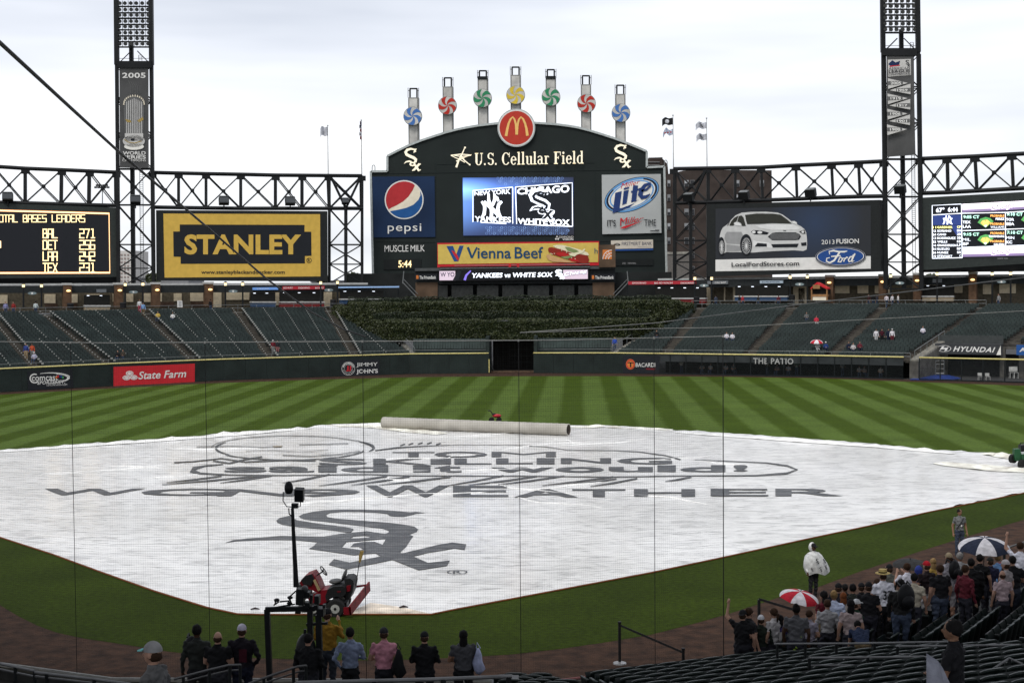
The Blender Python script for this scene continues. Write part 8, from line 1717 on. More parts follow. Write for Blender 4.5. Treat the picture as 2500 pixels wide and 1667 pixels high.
b_ = MB(); b_.tube([(-.13, .10, 1.44), (-.05, .15, 1.36), (.08, .16, 1.2), (.16, .10, 1.05)], .013, 6); q = b_.build('shoulder_strap', BLK); q.parent = gt
b_ = MB(); b_.ell((.0, .15, 1.15), (.03, .01, .04), 8, 6); q = b_.build('badge', WHT); q.parent = gt
# things carried
def pack(label, px, py, d, rz=0, m=BLK, name='backpack', cat='backpack', s=1.0):
    if name != 'backpack':
        c = at_dist(px, py, d); th = thing(name, label, cat, tuple(c), rz); mb = MB(); mb.tube([(0, 0, .3*s), (.01, 0, .18*s), (-.02, .02, 0), (.03, 0, -.16*s), (0, 0, -.26*s)], [.03*s, .07*s, .12*s, .13*s, .05*s], 8); q = mb.build('cloth_folds', m, smooth=True); q.parent = th; mb = MB(); mb.tube([(-.03, 0, .3*s), (-.02, .02, .42*s), (.05, 0, .3*s)], .012, 5); q = mb.build('strap', m); q.parent = th; return th
   
    c = at_dist(px, py, d); th = thing(name, label, cat, tuple(c), rz); mb = MB(); mb.ell((0, 0, 0), (.17*s, .1*s, .24*s), 12, 8, zmin=-.98); q = mb.build('bag_body', m, smooth=True); q.parent = th
    mb = MB(); mb.ell((0, -.08*s, -.06*s), (.12*s, .06*s, .11*s), 10, 6, zmin=-.98); q = mb.build('bag_pocket', m, smooth=True); q.parent = th
    for sx in (-.1, .1): mb = MB(); mb.tube([(sx*s, .02, .2*s), (sx*s, .14*s, .25*s), (sx*s, .2*s, .1*s)], .02, 6); q = mb.build('strap', m); q.parent = th
    return th
pack('black backpack worn by the person in the olive jacket, bottom left', 469, 1580, 28.2); pack('big dark backpack in the crowd right of the numbered white jersey', 2212, 1457, 31.2, .3, s=1.25); pack('black backpack strapped over a grey shirt, left of the navy umbrella', 2330, 1390, 34.8, .6)
pack('black jacket hanging from the arm of the pink polo wearer', 973, 1622, 27.4, 0, cloth(BLK_), 'carried_jacket', 'jacket', 1.0)
pack('white and blue plastic bag held by the ponytailed person in the bottom row', 1167, 1615, 27.6, 0, cloth((.34, .37, .52)), 'plastic_bag', 'bag', .9); pack('flowered cream shoulder bag below the red umbrella', 2000, 1530, 33.2, .3, cloth((.22, .17, .10)), 'shoulder_bag', 'bag', 1.0)
pp_ = thing('paper_sheets', 'folded white paper sheets held by the young person in the foreground right', 'paper', tuple(at_dist(2280, 1630, 15)));
for q_, dd in (([(2262, 1594), (2290, 1612), (2312, 1690), (2262, 1690)], 14.95), ([(2290, 1612), (2302, 1630), (2330, 1690), (2312, 1690)], 15.05)):
    mb = MB(); P = [at_dist(x, y, dd) for x, y in q_]; mb.prism(P, Vector((0, .006, 0))); mb.build('sheet', cloth((.26, .27, .32)), pp_)
gs = thing('lime_stroller', 'folded dark push chair with lime green straps between the crowd and rail', 'stroller', tuple(at_dist(1935, 1570, 31.5)))
for a_, b_2, w_ in (((1925, 1563), (1957, 1553), .035), ((1943, 1565), (1945, 1580), .05), ((1930, 1578), (1946, 1590), .04)): mb = MB(); mb.bar(at_dist(*a_, 31.2), at_dist(*b_2, 31.0), w_); mb.build('strap', mat('lime_strap', (.35, .5, .08), .6), gs)
mb = MB(); mb.ell(at_dist(1938, 1572, 31.6), (.3, .2, .26), 12, 8, zmin=-.95); mb.build('seat_shell', cloth((.012, .016, .014)), gs)
def umbrella(label, px, py, d, r, cols, tilt=(0, 0), vent=False, drop=.32):
    c = at_dist(px, py, d); th = thing('umbrella', label, 'umbrella', tuple(c)); R = Matrix.Rotation(tilt[0], 3, 'X')@Matrix.Rotation(tilt[1], 3, 'Y'); n = 8
    def pt(a, t): zz = -drop*(t**1.9)*(r/.5)*.62; rr = r*math.sin(t*1.35)/math.sin(1.35); return c+R@Vector((rr*math.cos(a), rr*math.sin(a), zz))
    for k in range(n):
        mb = MB(); a0, a1 = 2*PI*k/n+.2, 2*PI*(k+1)/n+.2; T = 6
        for t in range(T+1):
            for j in range(4): a = a0+(a1-a0)*j/3; sag = 1-.05*math.sin(PI*j/3)*(t/T); mb.v.append(tuple(c+(pt(a, t/T)-c)*sag))
        for t in range(T):
            for j in range(3): q = t*4+j; mb.f.append((q, q+1, q+5, q+4)); mb.m.append(0)
        mb.build('canopy_panel', cols[k % len(cols)], th, smooth=True)
        mb = MB(); mb.tube([pt(a0, .02)+Vector((0, 0, -.012)), pt(a0, .5)+Vector((0, 0, -.012)), pt(a0, 1)], .006, 5); mb.build('rib', BLK, th)
    mb = MB(); mb.tube([c+R@Vector((0, 0, .05)), c+R@Vector((0, 0, -.85))], .012, 6); mb.build('shaft', BLK, th); return th
RP_ = cloth((.42, .015, .03)); WP_ = cloth((.62, .60, .62)); NP_ = cloth((.022, .028, .05))
umbrella('red and white striped umbrella open over the near crowd', 1955, 1443, 34.2, .50, [RP_, WP_], (.12, .18)); umbrella('large navy and white golf umbrella open over the near crowd', 2404, 1312, 36.2, .68, [NP_, WP_], (.1, .0), drop=.36)
umbrella('black umbrella half hidden behind the blue hooded sweatshirt', 2222, 1366, 38.5, .48, [cloth((.03, .03, .03))], (.1, 0), drop=.28)
finish_seats()
# ---- rails in the near stand ---------------------------------------------------
RAILM = mat('painted_rail', (0.14, 0.14, 0.14), 0.35, metal=.3, var=.15); RAILD = mat('dark_rail', (0.016, 0.018, 0.018), 0.4)
def railing(label, pts, d, lower=18, posts=(), r=.022, m=None, d2=None):
    P = [at_dist(x, y, d if d2 is None else d+(d2-d)*i/max(1, len(pts)-1)) for i, (x, y) in enumerate(pts)]; th = thing('handrail', label, 'railing', (P[0].x, P[0].y, floor_z(P[0].x, P[0].y))); m = m or RAILM
    mb = MB(); mb.tube(P, r, 8); mb.build('top_rail', m, th)
    if lower: dz = lower/F_PX*d; mb = MB(); mb.tube([p-Vector((0, 0, dz)) for p in P], r*.7, 6); mb.build('lower_rail', m, th)
    for t in posts:
        k = t*(len(P)-1); i = min(int(k), len(P)-2); q = P[i].lerp(P[i+1], k-i); mb = MB(); mb.tube([q, Vector((q.x, q.y, floor_z(q.x, q.y)))], r*1.3, 8); mb.build('rail_post', RAILD, th)
    return th
railing('long straight grey handrail behind the crowd, lower right', [(1890, 1571), (2080, 1570), (2310, 1566)], 28.0, 0, (0.02, .2, .4, .62, .84, 1))
railing('grey double handrail in the bottom right, ending in a bend at the papers', [(1976, 1605), (2120, 1604), (2254, 1602), (2276, 1609)], 25.0, 19, (0, .33, .68))
railing('grey double handrail running to the right edge behind the young person', [(2191, 1577), (2340, 1575.5), (2490, 1573), (2530, 1585)], 26.5, 19, (0, .5, 1))
railing('steep grey stair rail rising at the bottom right corner', [(2383, 1660), (2464, 1606), (2540, 1640)], 22, 0, (.5, .9))
railing('sloping dark handrail left of the camera rig, before the bottom row of people', [(425, 1657), (500, 1637), (558, 1623), (588, 1622)], 24.5, 13, (.1, .4, .7, .98), m=mat('rail_grey_dark', (.07, .07, .07), .35, metal=.3))
railing('sloping dark handrail just right of the camera rig posts at the bottom', [(605, 1669), (670, 1645), (728, 1626), (748, 1624)], 24.5, 13, (.2, .6, .98), m=MATS['rail_grey_dark'])
railing('flat grey walkway rail below the bottom row of people', [(724, 1666), (1040, 1658), (1250, 1650)], 23.0, 0, (0, .3, .6, .98), r=.035)
railing('low dark rail in the bottom left corner', [(-10, 1617), (85, 1637)], 28, 14, (0, .5, 1), r=.03); railing('double dark rail along the bottom left edge', [(85, 1640), (230, 1657), (320, 1669)], 27, 10, (.1, .5, .9), r=.03)
railing('pale slanting rail at the right edge behind the raised-arm person', [(2452, 1339), (2530, 1313)], 40, 0, (0, 1), r=.03)
bx = MB(); c = at_dist(1257, 1652, 27); bx.box(c+Vector((0, 0, -.3)), (.14, .3, .6)); bx.build('rail_end_box', mat('box_grey', (.12, .12, .12), .5), label='small grey box at the end of the walkway rail by the net rope', cat='box')
# ---- net -------------------------------------------------------------------------
NET = thing('backstop_net', 'fine dark protective net hanging in front of the field behind home plate', 'net', (5, -17, 1.8)); NM = mat('net_cord', (0.045, 0.043, 0.04), 0.8, var=0)
NP = off_line(-0.15)[:]; ZT = 9.25; poly_n = [NP[0].lerp(NP[1], .35)]+NP[1:4]+[NP[4]]
# right edge of the net where the photograph ends it
def on_wall(px, a, b): return wall_plane((a.x, a.y), (b.x, b.y)).at(px, 1500)
e_ = on_wall(1766, NP[3], NP[4]); poly_n[-1] = Vector((e_.x, e_.y, 0)); mb = MB(); TH = .0019; SPC = .052; u = 0
for a, b in zip(poly_n, poly_n[1:]):
    L_ = (b-a).length; n = int(L_/SPC); d = (b-a).normalized(); pr_ = Vector((d.y, -d.x, 0))*TH; sg = d*TH/2
    for i in range(n):
        p = a+d*(i*SPC); w = .012*math.sin(p.x*1.3)
        mb.face([lift(p-sg, 1.78), lift(p+sg, 1.78), lift(p+sg+d*w, ZT), lift(p-sg+d*w, ZT)])
    m_ = int((ZT-1.78)/SPC); up = Vector((0, 0, TH/2))
    for k in range(m_):
        z = 1.78+k*SPC; o = Vector((d.y, -d.x, 0))*.003; sag = .0
        mb.face([lift(a, z)+o-up, lift(b, z)+o-up, lift(b, z)+o+up, lift(a, z)+o+up])
mb.build('netting', NM, NET, kind='stuff')
mb = MB(); mb.tube([lift(p, ZT) for p in poly_n], .014, 6); mb.build('top_cable', mat('cable_grey', (.3, .3, .28), .5), NET)
mb = MB(); mb.tube([lift(p, 1.79) for p in poly_n[-2:]], .03, 6); mb.build('bottom_pad', mat('faded_red_pad', (.3, .12, .11), .7), NET); mb = MB(); mb.tube([lift(p, 1.79) for p in poly_n[:-1]], .02, 6); mb.build('bottom_rope', MATS['cable_grey'], NET)
for px in (180, 507, 890, 1269, 1598, 1766):
    best = None
    for a, b in zip(poly_n, poly_n[1:]):
        q = wall_plane((a.x, a.y), (b.x, b.y)).at(px, 1250); t = (Vector((q.x, q.y, 0))-a).dot((b-a).normalized())/(b-a).length
        if best is None or abs(t-.5) < best[0]: best = (abs(t-.5), q)
    q = best[1]; mb = MB(); mb.tube([Vector((q.x, q.y, 1.78)), Vector((q.x, q.y, ZT))], .007 if px != 1766 else .011, 5); mb.build('vertical_rope', BLK, NET)
    mb = MB(); mb.box((q.x, q.y, ZT), (.04, .04, .05)); mb.build('shackle', WSPOT, NET)
def cable(label, pts, r, m):
    mb = MB(); mb.tube([at_dist(x, y, d) for x, y, d in pts], r, 6); mb.build('guy_cable', m, label=label, cat='cable')
cable('thick dark cable crossing the upper left sky down to the net top', [(-90, 32, 9), (0, 105, 10.5), (150, 243, 13), (300, 380, 16.5), (500, 550, 21), (650, 680, 25), (760, 762, 28), (840, 805, 30), (893, 822, 31)], .017, mat('dark_cable', (.02, .02, .02), .5))
cable('pale cable rising from the net top to the right edge, upper of two', [(1270, 812, 31), (1600, 788.5, 29), (1933, 746, 26), (2500, 677.5, 22), (2600, 664, 21)], .011, MATS['cable_grey'])
cable('pale cable running from the net top to the right edge, lower of two', [(1270, 812, 31), (1600, 802, 31.5), (1764, 799.5, 32), (2135, 779, 34), (2500, 759, 36), (2600, 753, 36)], .010, MATS['cable_grey'])
# ---- crowd barriers -----------------------------------------------------------------
bar = thing('belt_barrier', 'black belt barrier with two posts on the dirt behind the net', 'barrier', tuple(on_z(1513, 1619, 0)))
a = on_z(1513, 1619, 0); b = at_dist(1668, 1574, 36.4); b = Vector((b.x, b.y, 0))
for q, hb in ((a, 1.12), (b, 1.06)):
    mb = MB(); mb.tube([q+Vector((0, 0, .02)), q+Vector((0, 0, hb))], .04, 10); mb.tube([q+Vector((0, 0, hb)), q+Vector((0, 0, hb+.05))], .05, 10); mb.build('post', BLK, bar)
    mb = MB(); mb.tube([q, q+Vector((0, 0, .03)), q+Vector((0, 0, .06))], [.19, .18, .06], 20); mb.build('base', mat('steel_base', (.3, .3, .3), .35, metal=.6), bar)
mb = MB(); mb.prism([a+Vector((0, 0, 1.04)), b+Vector((0, 0, .96)), b+Vector((0, 0, 1.02)), a+Vector((0, 0, 1.10))], Vector((0, .01, 0))); mb.build('belt', BLK, bar)
b2 = thing('belt_barrier', 'black barrier post and belt between the net edge and the red umbrella', 'barrier', tuple(on_z(1853, 1540, 0))); c = at_dist(1853, 1463, 40.5); c2 = at_dist(1935, 1488, 39.5)
mb = MB(); mb.tube([Vector((c.x, c.y, 0)), c], .045, 10); mb.build('post', BLK, b2); mb = MB(); mb.prism([c-Vector((0, 0, .02)), c2-Vector((0, 0, .02)), c2+Vector((0, 0, .05)), c+Vector((0, 0, .05))], Vector((0, .01, 0))); mb.build('belt', BLK, b2)
# ---- camera rig -------------------------------------------------------------------------
RD = 27.0; rg = thing('camera_rig', 'black steel camera platform frame with tall pole and twin lamp head', 'camera rig', tuple(at_dist(700, 1667, RD))); FR = mat('rig_black', (.010, .011, .012), .45, var=.1)
def ad(x, y, d=RD): return at_dist(x, y, d)
for pts, w in [([(652, 1487), (660, 1700)], .10), ([(757, 1487), (760, 1700)], .10), ([(778, 1500), (782, 1700)], .11)]: mb = MB(); mb.bar(ad(*pts[0]), ad(*pts[1]), w); mb.build('frame_post', FR, rg)
for pts, w in [([(648, 1487), (770, 1484)], .09), ([(748, 1524), (800, 1520)], .05), ([(745, 1535), (742, 1640)], .05)]: mb = MB(); mb.bar(ad(*pts[0]), ad(*pts[1]), w); mb.build('frame_beam', FR, rg)
mb = MB(); mb.tube([ad(723, 1432), ad(721, 1385), ad(716, 1290), ad(714, 1240)], [.055, .045, .036, .03], 8); mb.build('mast', FR, rg)
lh = MB(); lh.box(ad(731, 1207), (.17, .14, .25), R=Matrix.Rotation(.06, 3, 'Y')@Matrix.Rotation(.25, 3, 'X')); lh.build('lamp_box', FR, rg); lh = MB(); lh.ell(ad(705, 1191), (.085, .09, .135), 12, 9, zmin=-.8); lh.build('lamp_hood', FR, rg, smooth=True)
mb = MB(); mb.tube([ad(692, 1200), ad(691, 1222), ad(700, 1236), ad(712, 1237), ad(722, 1236), ad(733, 1236), ad(734, 1220)], .010, 6); mb.tube([ad(705, 1240), ad(706, 1254), ad(713, 1260)], .012, 6); mb.build('cable_loop', FR, rg); mb = MB(); mb.box(ad(720, 1234), (.12, .1, .09)); mb.build('pan_head', FR, rg)
for c, s in (((734, 1455), (.15, .2, .3)), ((749, 1450), (.12, .18, .12)), ((741, 1482), (.22, .16, .07)), ((752, 1474), (.1, .2, .09)), ((728, 1490), (.1, .1, .1)), ((760, 1461), (.05, .1, .16))): mb = MB(); mb.box(ad(*c), s, R=Matrix.Rotation(rnd.uniform(-.2, .2), 3, 'Y')); mb.build('equipment_box', FR, rg)
mb = MB(); mb.ell(ad(744, 1437), (.07, .08, .07), 10, 8, zmin=-.9); mb.build('lens_hood', mat('grey_gear', (.06, .06, .06), .4), rg)
for pts in ([(722, 1442), (708, 1455), (706, 1466), (683, 1468)], [(708, 1462), (712, 1475), (705, 1478)], [(670, 1462), (673, 1470), (668, 1477), (681, 1468)], [(665, 1483), (695, 1478), (720, 1474)]): mb = MB(); mb.tube([ad(*q) for q in pts], .016, 6); mb.build('pan_bar', FR, rg)
for c in ((676, 1464), (708, 1458), (707, 1472)): mb = MB(); mb.ell(ad(*c), (.055, .05, .035), 8, 6, zmin=-.9); mb.build('handle_grip', FR, rg)
for c, s in (((775, 1462), (.09, .2, .16)), ((784, 1492), (.13, .25, .15)), ((772, 1482), (.07, .1, .1)), ((792, 1478), (.05, .12, .06))): mb = MB(); mb.box(ad(*c), s); mb.build('camera_body', FR, rg)
mb = MB(); mb.ell(ad(747, 1590), (.2, .2, .36), 12, 8, zmin=-.95); mb.build('rain_cover', FR, rg, smooth=True)
# ---- mower ----------------------------------------------------------------------------------
MY = yplane(-3.35); MR = thing('ride_on_mower', 'red ride-on field machine with black seat and steering wheel on the tarp edge', 'mower', tuple(MY.at(800, 1502, 0))); MRED = mat('machine_red', (0.15, 0.006, 0.012), 0.32, var=.15, scale=3); MGR = mat('grey_rim', (.35, .35, .33), .5)
def mz(x, y): return (640+x/4.238, 1150+y/4.238)
def ex_(name, pts, y0, y1, m, smooth=False): mb = MB(); P = [MY.at(*mz(*q), 0)+Vector((0, y0, 0)) for q in pts]; mb.prism(P, Vector((0, y1-y0, 0))); return mb.build(name, m, MR)
def wheel_(cx, cy, r, y, w): 
    c = MY.at(*mz(cx, cy), 0)+Vector((0, y, 0)); mb = MB(); mb.tube([c-Vector((0, w/2, 0)), c-Vector((0, w/2-.03, 0)), c+Vector((0, w/2-.03, 0)), c+Vector((0, w/2, 0))], [r*.9, r, r, r*.9], 22); t = mb.build('wheel', TYRE, MR, smooth=False)
    mb = MB(); mb.tube([c-Vector((0, w/2+.005, 0)), c-Vector((0, w/2-.02, 0))], [r*.5, r*.5], 16); mb.build('rim', MGR, t); mb = MB(); mb.tube([c-Vector((0, w/2+.02, 0)), c-Vector((0, w/2-.02, 0))], [r*.15, r*.2], 8); mb.build('hub', BLK, t)
wheel_(770, 1403, .29, -.15, .26); wheel_(770, 1403, .29, 1.05, .26); wheel_(540, 1425, .2, -.05, .2); wheel_(540, 1425, .2, .95, .2); wheel_(420, 1430, .18, .4, .2)
ex_('hood', [(380, 1165), (400, 1125), (440, 1090), (515, 1062), (545, 1105), (575, 1160), (605, 1235), (560, 1260), (500, 1230), (430, 1215)], .1, .8, MRED); ex_('dash_cover', [(400, 1130), (440, 1085), (510, 1066), (535, 1110), (500, 1185), (420, 1170)], .04, .1, BLK)
ex_('hood_stripe', [(525, 1130), (545, 1120), (600, 1230), (575, 1240)], .03, .1, mat('decal_tan', (.3, .22, .12), .5)); ex_('frame', [(470, 1310), (600, 1240), (670, 1230), (670, 1350), (620, 1385), (480, 1370)], .1, .85, MRED); ex_('underframe', [(460, 1330), (640, 1380), (860, 1380), (860, 1440), (480, 1420)], .25, .75, BLK)
ex_('fuel_cowl', [(655, 1290), (680, 1220), (740, 1190), (830, 1185), (865, 1200), (870, 1260), (830, 1300), (770, 1290), (700, 1320), (668, 1345)], -.05, 1.0, BLK); ex_('cowl_badge', [(780, 1235), (815, 1232), (815, 1244), (780, 1246)], -.06, -.05, MRED); ex_('rear_cover', [(840, 1120), (905, 1115), (935, 1135), (945, 1170), (930, 1260), (900, 1330), (850, 1340), (860, 1200)], .1, .9, BLK); ex_('red_side_pod', [(870, 1190), (915, 1180), (905, 1240), (875, 1250)], .05, .1, MRED)
def cush(name, cx, cy, r, rot, m): c = MY.at(*mz(cx, cy), 0)+Vector((0, .48, 0)); mb = MB(); mb.ell(c, r, 14, 8, zmin=-.95, R=Matrix.Rotation(rot, 3, 'Y')); mb.build(name, m, MR, smooth=True)
cush('seat_cushion', 735, 1168, (.22, .26, .075), -.05, mat('seat_vinyl', (.05, .05, .05), .35)); cush('seat_back', 826, 1105, (.06, .25, .21), .35, MATS['seat_vinyl'])
c = MY.at(*mz(610, 1058), 0)+Vector((0, .45, 0)); R = Matrix.Rotation(.95, 3, 'Y'); ring = [c+R@Vector((.17*math.cos(t), .17*math.sin(t), 0)) for t in [2*PI*i/20 for i in range(21)]]; mb = MB(); mb.tube(ring, .017, 6)
for t in (0, 2.1, 4.2): mb.tube([c, c+R@Vector((.17*math.cos(t), .17*math.sin(t), 0))], .014, 5)
mb.build('steering_wheel', BLK, MR); mb = MB(); mb.tube([c, MY.at(*mz(540, 1105), 0)+Vector((0, .45, 0))], .025, 6); mb.build('steering_column', BLK, MR)
ex_('engine_block', [(340, 1190), (470, 1180), (480, 1300), (440, 1340), (345, 1330)], .2, .7, mat('engine_grey', (.05, .05, .05), .5, var=.3, scale=8))
bd = [MY.at(*mz(945, 1455), 0)+Vector((0, -.45, 0)), MY.at(*mz(1062, 1320), 0)+Vector((0, 1.25, 0)), MY.at(*mz(1055, 1245), 0)+Vector((0, 1.25, .06)), MY.at(*mz(935, 1380), 0)+Vector((0, -.45, .06))]; mb = MB(); mb.prism(bd, Vector((-.05, 0, 0))); mb.build('drag_box_side', mat('worn_red_metal', (.15, .022, .026), .6, var=.4, scale=4), MR)
ex_('drag_box_front', [(865, 1375), (945, 1370), (948, 1452), (868, 1450)], -.45, -.4, MRED); ex_('drag_box_rear', [(900, 1262), (1050, 1245), (1050, 1262), (905, 1285)], 1.15, 1.2, MRED)
sk = thing('broom', 'broom standing upright at the back of the red machine, bristles up', 'broom', tuple(MY.at(*mz(950, 1200), .5))); mb = MB(); mb.tube([MY.at(*mz(945, 1215), -.5), MY.at(*mz(980, 975), -.5)], .014, 6); mb.build('broom_handle', BLK, sk); mb = MB(); P = [MY.at(*mz(*q), -.5) for q in [(975, 975), (975, 900), (990, 855), (1027, 855), (1010, 915), (992, 975)]]; mb.prism(P, Vector((0, .08, 0))); mb.build('bristles', mat('straw_bristle', (.28, .2, .07), .9, var=.3, scale=20), sk)
# ---- green tractor at the right edge ------------------------------------------------------------
tc_ = on_z(2505, 1141, 0); TRC = thing('utility_tractor', 'small green utility tractor with orange wheel hubs at the right edge on the tarp', 'tractor', tuple(tc_)); TG = mat('tractor_green', (.018, .07, .03), .4, var=.15)
def tt(x, y, dy=0): q = Plane((0, tc_.y, 0), (0, -1, 0)).at(2393+x/13.07, 1060+y/13.07, 0); return q+Vector((0, dy, 0))
for (cx, cy, r, dy) in ((1130, 810, .25, .5), (1340, 950, .26, 0), (1790, 950, .26, 0), (1640, 820, .25, .9)):
    c = tt(cx, cy, dy); ax_ = Vector((.55, -.83, 0)).normalized(); mb = MB(); mb.tube([c-ax_*.11, c+ax_*.11], r, 18); w_ = mb.build('wheel', TYRE, TRC); mb = MB(); mb.tube([c-ax_*.13, c-ax_*.09], [r*.6, r*.8], 14); mb.build('rim', mat('orange_hub', (.42, .12, .02), .5), w_)
for nm_, pts, y0, y1, m in (('fender', [(1120, 480), (1290, 470), (1330, 620), (1320, 860), (1150, 850), (1110, 620)], .1, .5, TG), ('cargo_bed', [(1320, 640), (1980, 600), (1980, 820), (1330, 860)], 0, 1.1, TG), ('bed_lining', [(1340, 600), (1980, 560), (1980, 620), (1340, 650)], .1, 1.0, mat('pale_load', (.4, .42, .42), .6)), ('cab_seat', [(1400, 400), (1640, 360), (1700, 560), (1420, 600)], .6, 1.1, BLK)): mb = MB(); mb.prism([tt(x, y, y0) for x, y in pts], Vector((0, y1-y0, 0))); mb.build(nm_, m, TRC)
mb = MB(); mb.tube([tt(1400, 420, .8), tt(1430, 320, .8), tt(1560, 315, .8), tt(1600, 420, .8)], .03, 6); mb.build('roll_bar', BLK, TRC)
# ---- far spectators ------------------------------------------------------------------------------
def stand_pt(px, py, poly):
    lo, hi = .6, 22.5
    for _ in range(30):
        s = (lo+hi)/2; q = surf_at(px, py, poly, s); z = Z0+(s-.6)/(DEPTH-.6)*5.35
        if q.z > z: lo = s
        else: hi = s
    q = surf_at(px, py, poly, lo); return Vector((q.x, q.y, q.z))
FS = [(64, 878, 'L', 0, (.03, .05, .2), 'person in blue jacket on the far left aisle, seen from the front', 'stand', (.3, .22, .13)), (79, 878, 'L', 0, (.42, .07, .03), 'person in orange red top beside the blue jacket in the left stand', 'stand', (.2, .2, .2)), (84, 889, 'L', 0, (.35, .35, .45), 'seated person in pale cap below the orange top in the left stand', 'sit', JN), (288, 884, 'L', 0, BLK_, 'person in black numbered jersey at the wall above the red sign', 'sit', JN), (301, 882, 'L', 0, (.05, .04, .03), 'brown clad person beside the black jersey above the red sign', 'sit', JN),
 (341, 765, 'L', .3, (.5, .5, .5), 'person in white top at the head of the second aisle, left stand', 'stand', (.3, .05, .08)), (350, 773, 'L', .3, (.15, .26, .45), 'person in light blue shirt walking down the second aisle, left stand', 'walk', KH), (386, 786, 'L', 0, (.45, .32, .07), 'person in yellow jacket in the upper left stand', 'sit', JN), (422, 788, 'L', 0, WH_, 'person in white shirt alone in the upper left stand', 'sit', JN), (667, 866, 'L', 0, (.12, .012, .02), 'person in dark red jacket and white cap by the wall, left stand', 'stand', GRY), (678, 867, 'L', 0, (.02, .02, .025), 'person in black jacket next to the dark red one, left stand', 'stand', (.25, .1, .1)),
 (1501, 858, 'R', 0, (.03, .07, .35), 'person in bright blue jacket on the stair beside the slatted screen', 'stand', JN), (1603, 832, 'R', 0, BLK_, 'person in black with pale face sitting left of the first right aisle', 'sit', JN), (1774, 837, 'R', 0, (.6, .58, .62), 'left one of two white clad fans seated in the right stand', 'sit', JN), (1788, 838, 'R', 0, (.6, .58, .62), 'right one of two white clad fans seated in the right stand', 'sit', JN), (1969, 788, 'R', 0, (.12, .12, .12), 'grey clad fan seated high in the right stand', 'sit', JN), (1993, 797, 'R', 0, (.5, .03, .06), 'fan in bright red lying back in the middle of the right stand', 'sit', WH_),
 (1996, 862, 'R', 0, WH_, 'fan in white poncho under the small red and white umbrella', 'sit', WH_), (2016, 862, 'R', 0, (.02, .045, .16), 'fan in navy blue jacket and white cap next to the far umbrella', 'sit', NVY), (2072, 862, 'R', 0, NVY, 'fan in navy at the patio rail, left of three', 'sit', NVY), (2083, 865, 'R', 0, (.45, .42, .42), 'fan in white top at the patio rail, middle of three', 'sit', NVY), (2099, 862, 'R', 0, (.12, .02, .03), 'fan in dark red at the patio rail, right of three', 'sit', NVY), (2139, 840, 'R', 0, (.6, .58, .6), 'fan in white jersey leaning over seats in the right stand', 'stand', (.45, .45, .45)), (2153, 840, 'R', 0, (.05, .01, .012), 'fan in dark maroon beside the leaning white jersey', 'stand', BLK_), (2169, 840, 'R', 0, NVY, 'fan in navy between the maroon one and a white shirt', 'stand', NVY), (2178, 840, 'R', 0, (.6, .57, .6), 'fan in white shirt and white cap standing in the right stand', 'stand', (.12, .02, .03)), (2253, 824, 'R', 0, (.6, .58, .64), 'fan in white shirt seated alone near the long end stair', 'sit', NVY)]
for px, py, side, rz, col, lb_, legs, pc_ in FS:
    q = stand_pt(px, py, WALL_L if side == 'L' else polyR); H = 1.75; hd = ('cap', (.5, .5, .5)) if 'cap' in lb_ else ('short', rnd.choice(['brown', 'black']))
    person(lb_, (q.x, q.y, q.z), PI+rz, H, al='front' if legs == 'sit' else 'down', ar='front' if legs == 'sit' else 'down', legs=legs, shirt=col, pants=pc_, head=hd, skin=rnd.choice([0, 0, 1]), sleeve=True)
umbrella('small red and white umbrella far away in the right stand', 1994, 829, (stand_pt(1996, 862, polyR)-Vector(CAM)).dot(Vector(_f))-.2, .75, [RP_, WP_], (.1, 0), drop=.42)
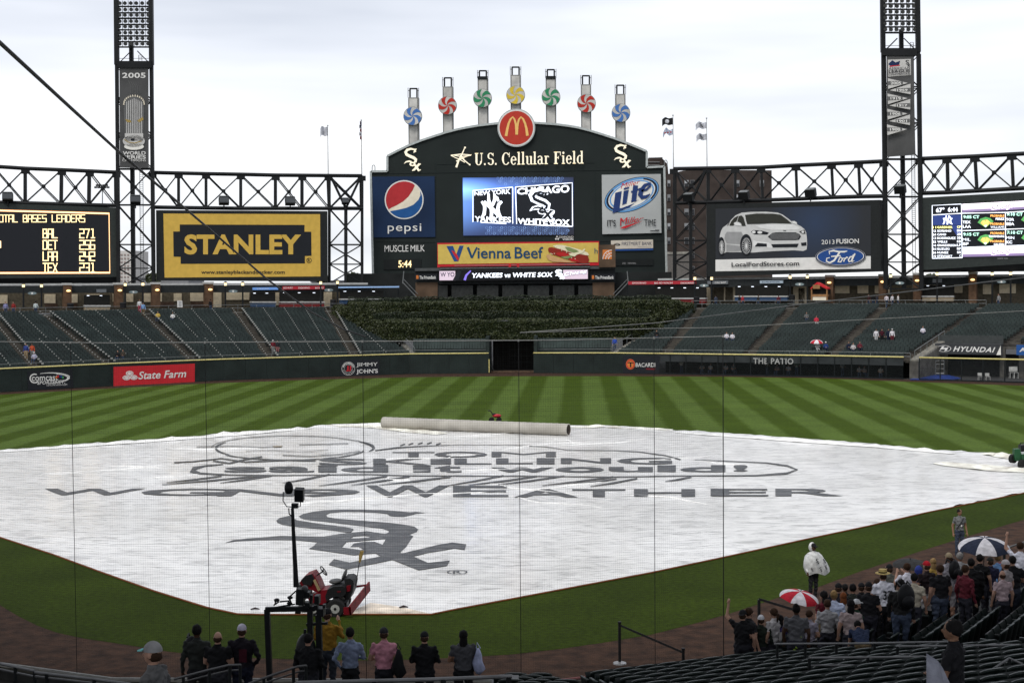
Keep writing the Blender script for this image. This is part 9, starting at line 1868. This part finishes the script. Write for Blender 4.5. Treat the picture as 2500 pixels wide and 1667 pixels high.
for px, py, pl_, col, lb_ in [(9, 755, CLf, (.2, .2, .35), 'person in violet top on the far left concourse'), (28, 756, CLf, (.2, .02, .02), 'person in dark red on the far left concourse'), (82, 753, CLf, (.45, .5, .5), 'person in white poncho and hat on the left concourse'), (506, 750, CLf, BLK_, 'person in black at the fourth brick pier, left concourse'), (1756, 735, CRf, (.05, .06, .09), 'person in navy walking past the grey stall sign'), (1813, 733, CRf, BLK_, 'person in black at the wide stall, left of the red top'), (1821, 733, CRf, (.35, .03, .04), 'person in red top at the wide stall counter'), (1859, 733, CRf, (.03, .03, .03), 'large dark clad person before the neon sign'), (1908, 732, CRf, (.1, .02, .03), 'person in maroon at the right end of the wide stall'), (2127, 730, CRf, (.04, .015, .015), 'left one of three dark clad people by the concourse rail'), (2138, 730, CRf, BLK_, 'middle one of three dark clad people by the concourse rail'), (2147, 729, CRf, (.03, .03, .04), 'right one of three dark clad people by the concourse rail'), (2170, 747, CRf, (.55, .5, .53), 'person in white shirt and teal shorts at the head of the third right aisle'), (2184, 736, CRf, (.5, .48, .5), 'person in white and black leaning on the rail by the third right aisle'), (2198, 734, CRf, (.55, .53, .52), 'person in white bending at the rail under the right light tower'), (2442, 733, CRf, (.2, .2, .2), 'person in grey on the concourse under the lineup board')]:
    q = pl_.at(px, py, 1.4); person(lb_, (q.x, q.y, 7.3), rnd.uniform(0, 6), 1.75, shirt=col, pants=JN, legs='walk' if px in (1756, 2170) else 'stand', head=('short', rnd.choice(['brown', 'black'])), sleeve=True)
for i, (px, py, col, lb_) in enumerate([(1664, 912, (.45, .45, .42), 'person in white with a raised arm behind the patio screen, first panel'), (1714, 912, (.16, .16, .16), 'grey seated diner behind the second patio panels'), (1735, 912, (.3, .3, .3), 'pale seated diner right of the grey one behind the patio screen'), (1772, 912, (.28, .28, .28), 'pale diner before the long rope line behind the patio screen'), (1790, 914, (.15, .14, .14), 'dim diner behind the middle patio panels'), (1873, 915, (.5, .48, .45), 'person in white shirt standing below the patio lettering'), (1897, 916, (.15, .12, .12), 'dim brown diner right of the standing white shirt'), (1925, 917, (.3, .3, .32), 'diner in light top behind the last lettered panel'), (1945, 917, (.2, .25, .25), 'tall grey person behind the patio screen right of the lettering'), (2057, 918, (.25, .28, .33), 'person in pale blue standing behind the right patio panels'), (2098, 918, (.3, .3, .3), 'diner in grey behind the right patio panels'), (2110, 919, (.25, .23, .22), 'diner beside the grey one behind the right patio panels'), (2150, 920, (.35, .33, .3), 'pale diner at the right end of the patio')]):
    q = surf_at(px, py, PAT, 1.4); person(lb_, (q.x, q.y, 0.0), PI+rnd.uniform(-.6, .6), 1.75, legs='stand' if i in (0, 5, 8, 9) else 'sit', al='up' if i == 0 else 'front', ar='front', shirt=col, pants=JN, head=('short', 'brown'))
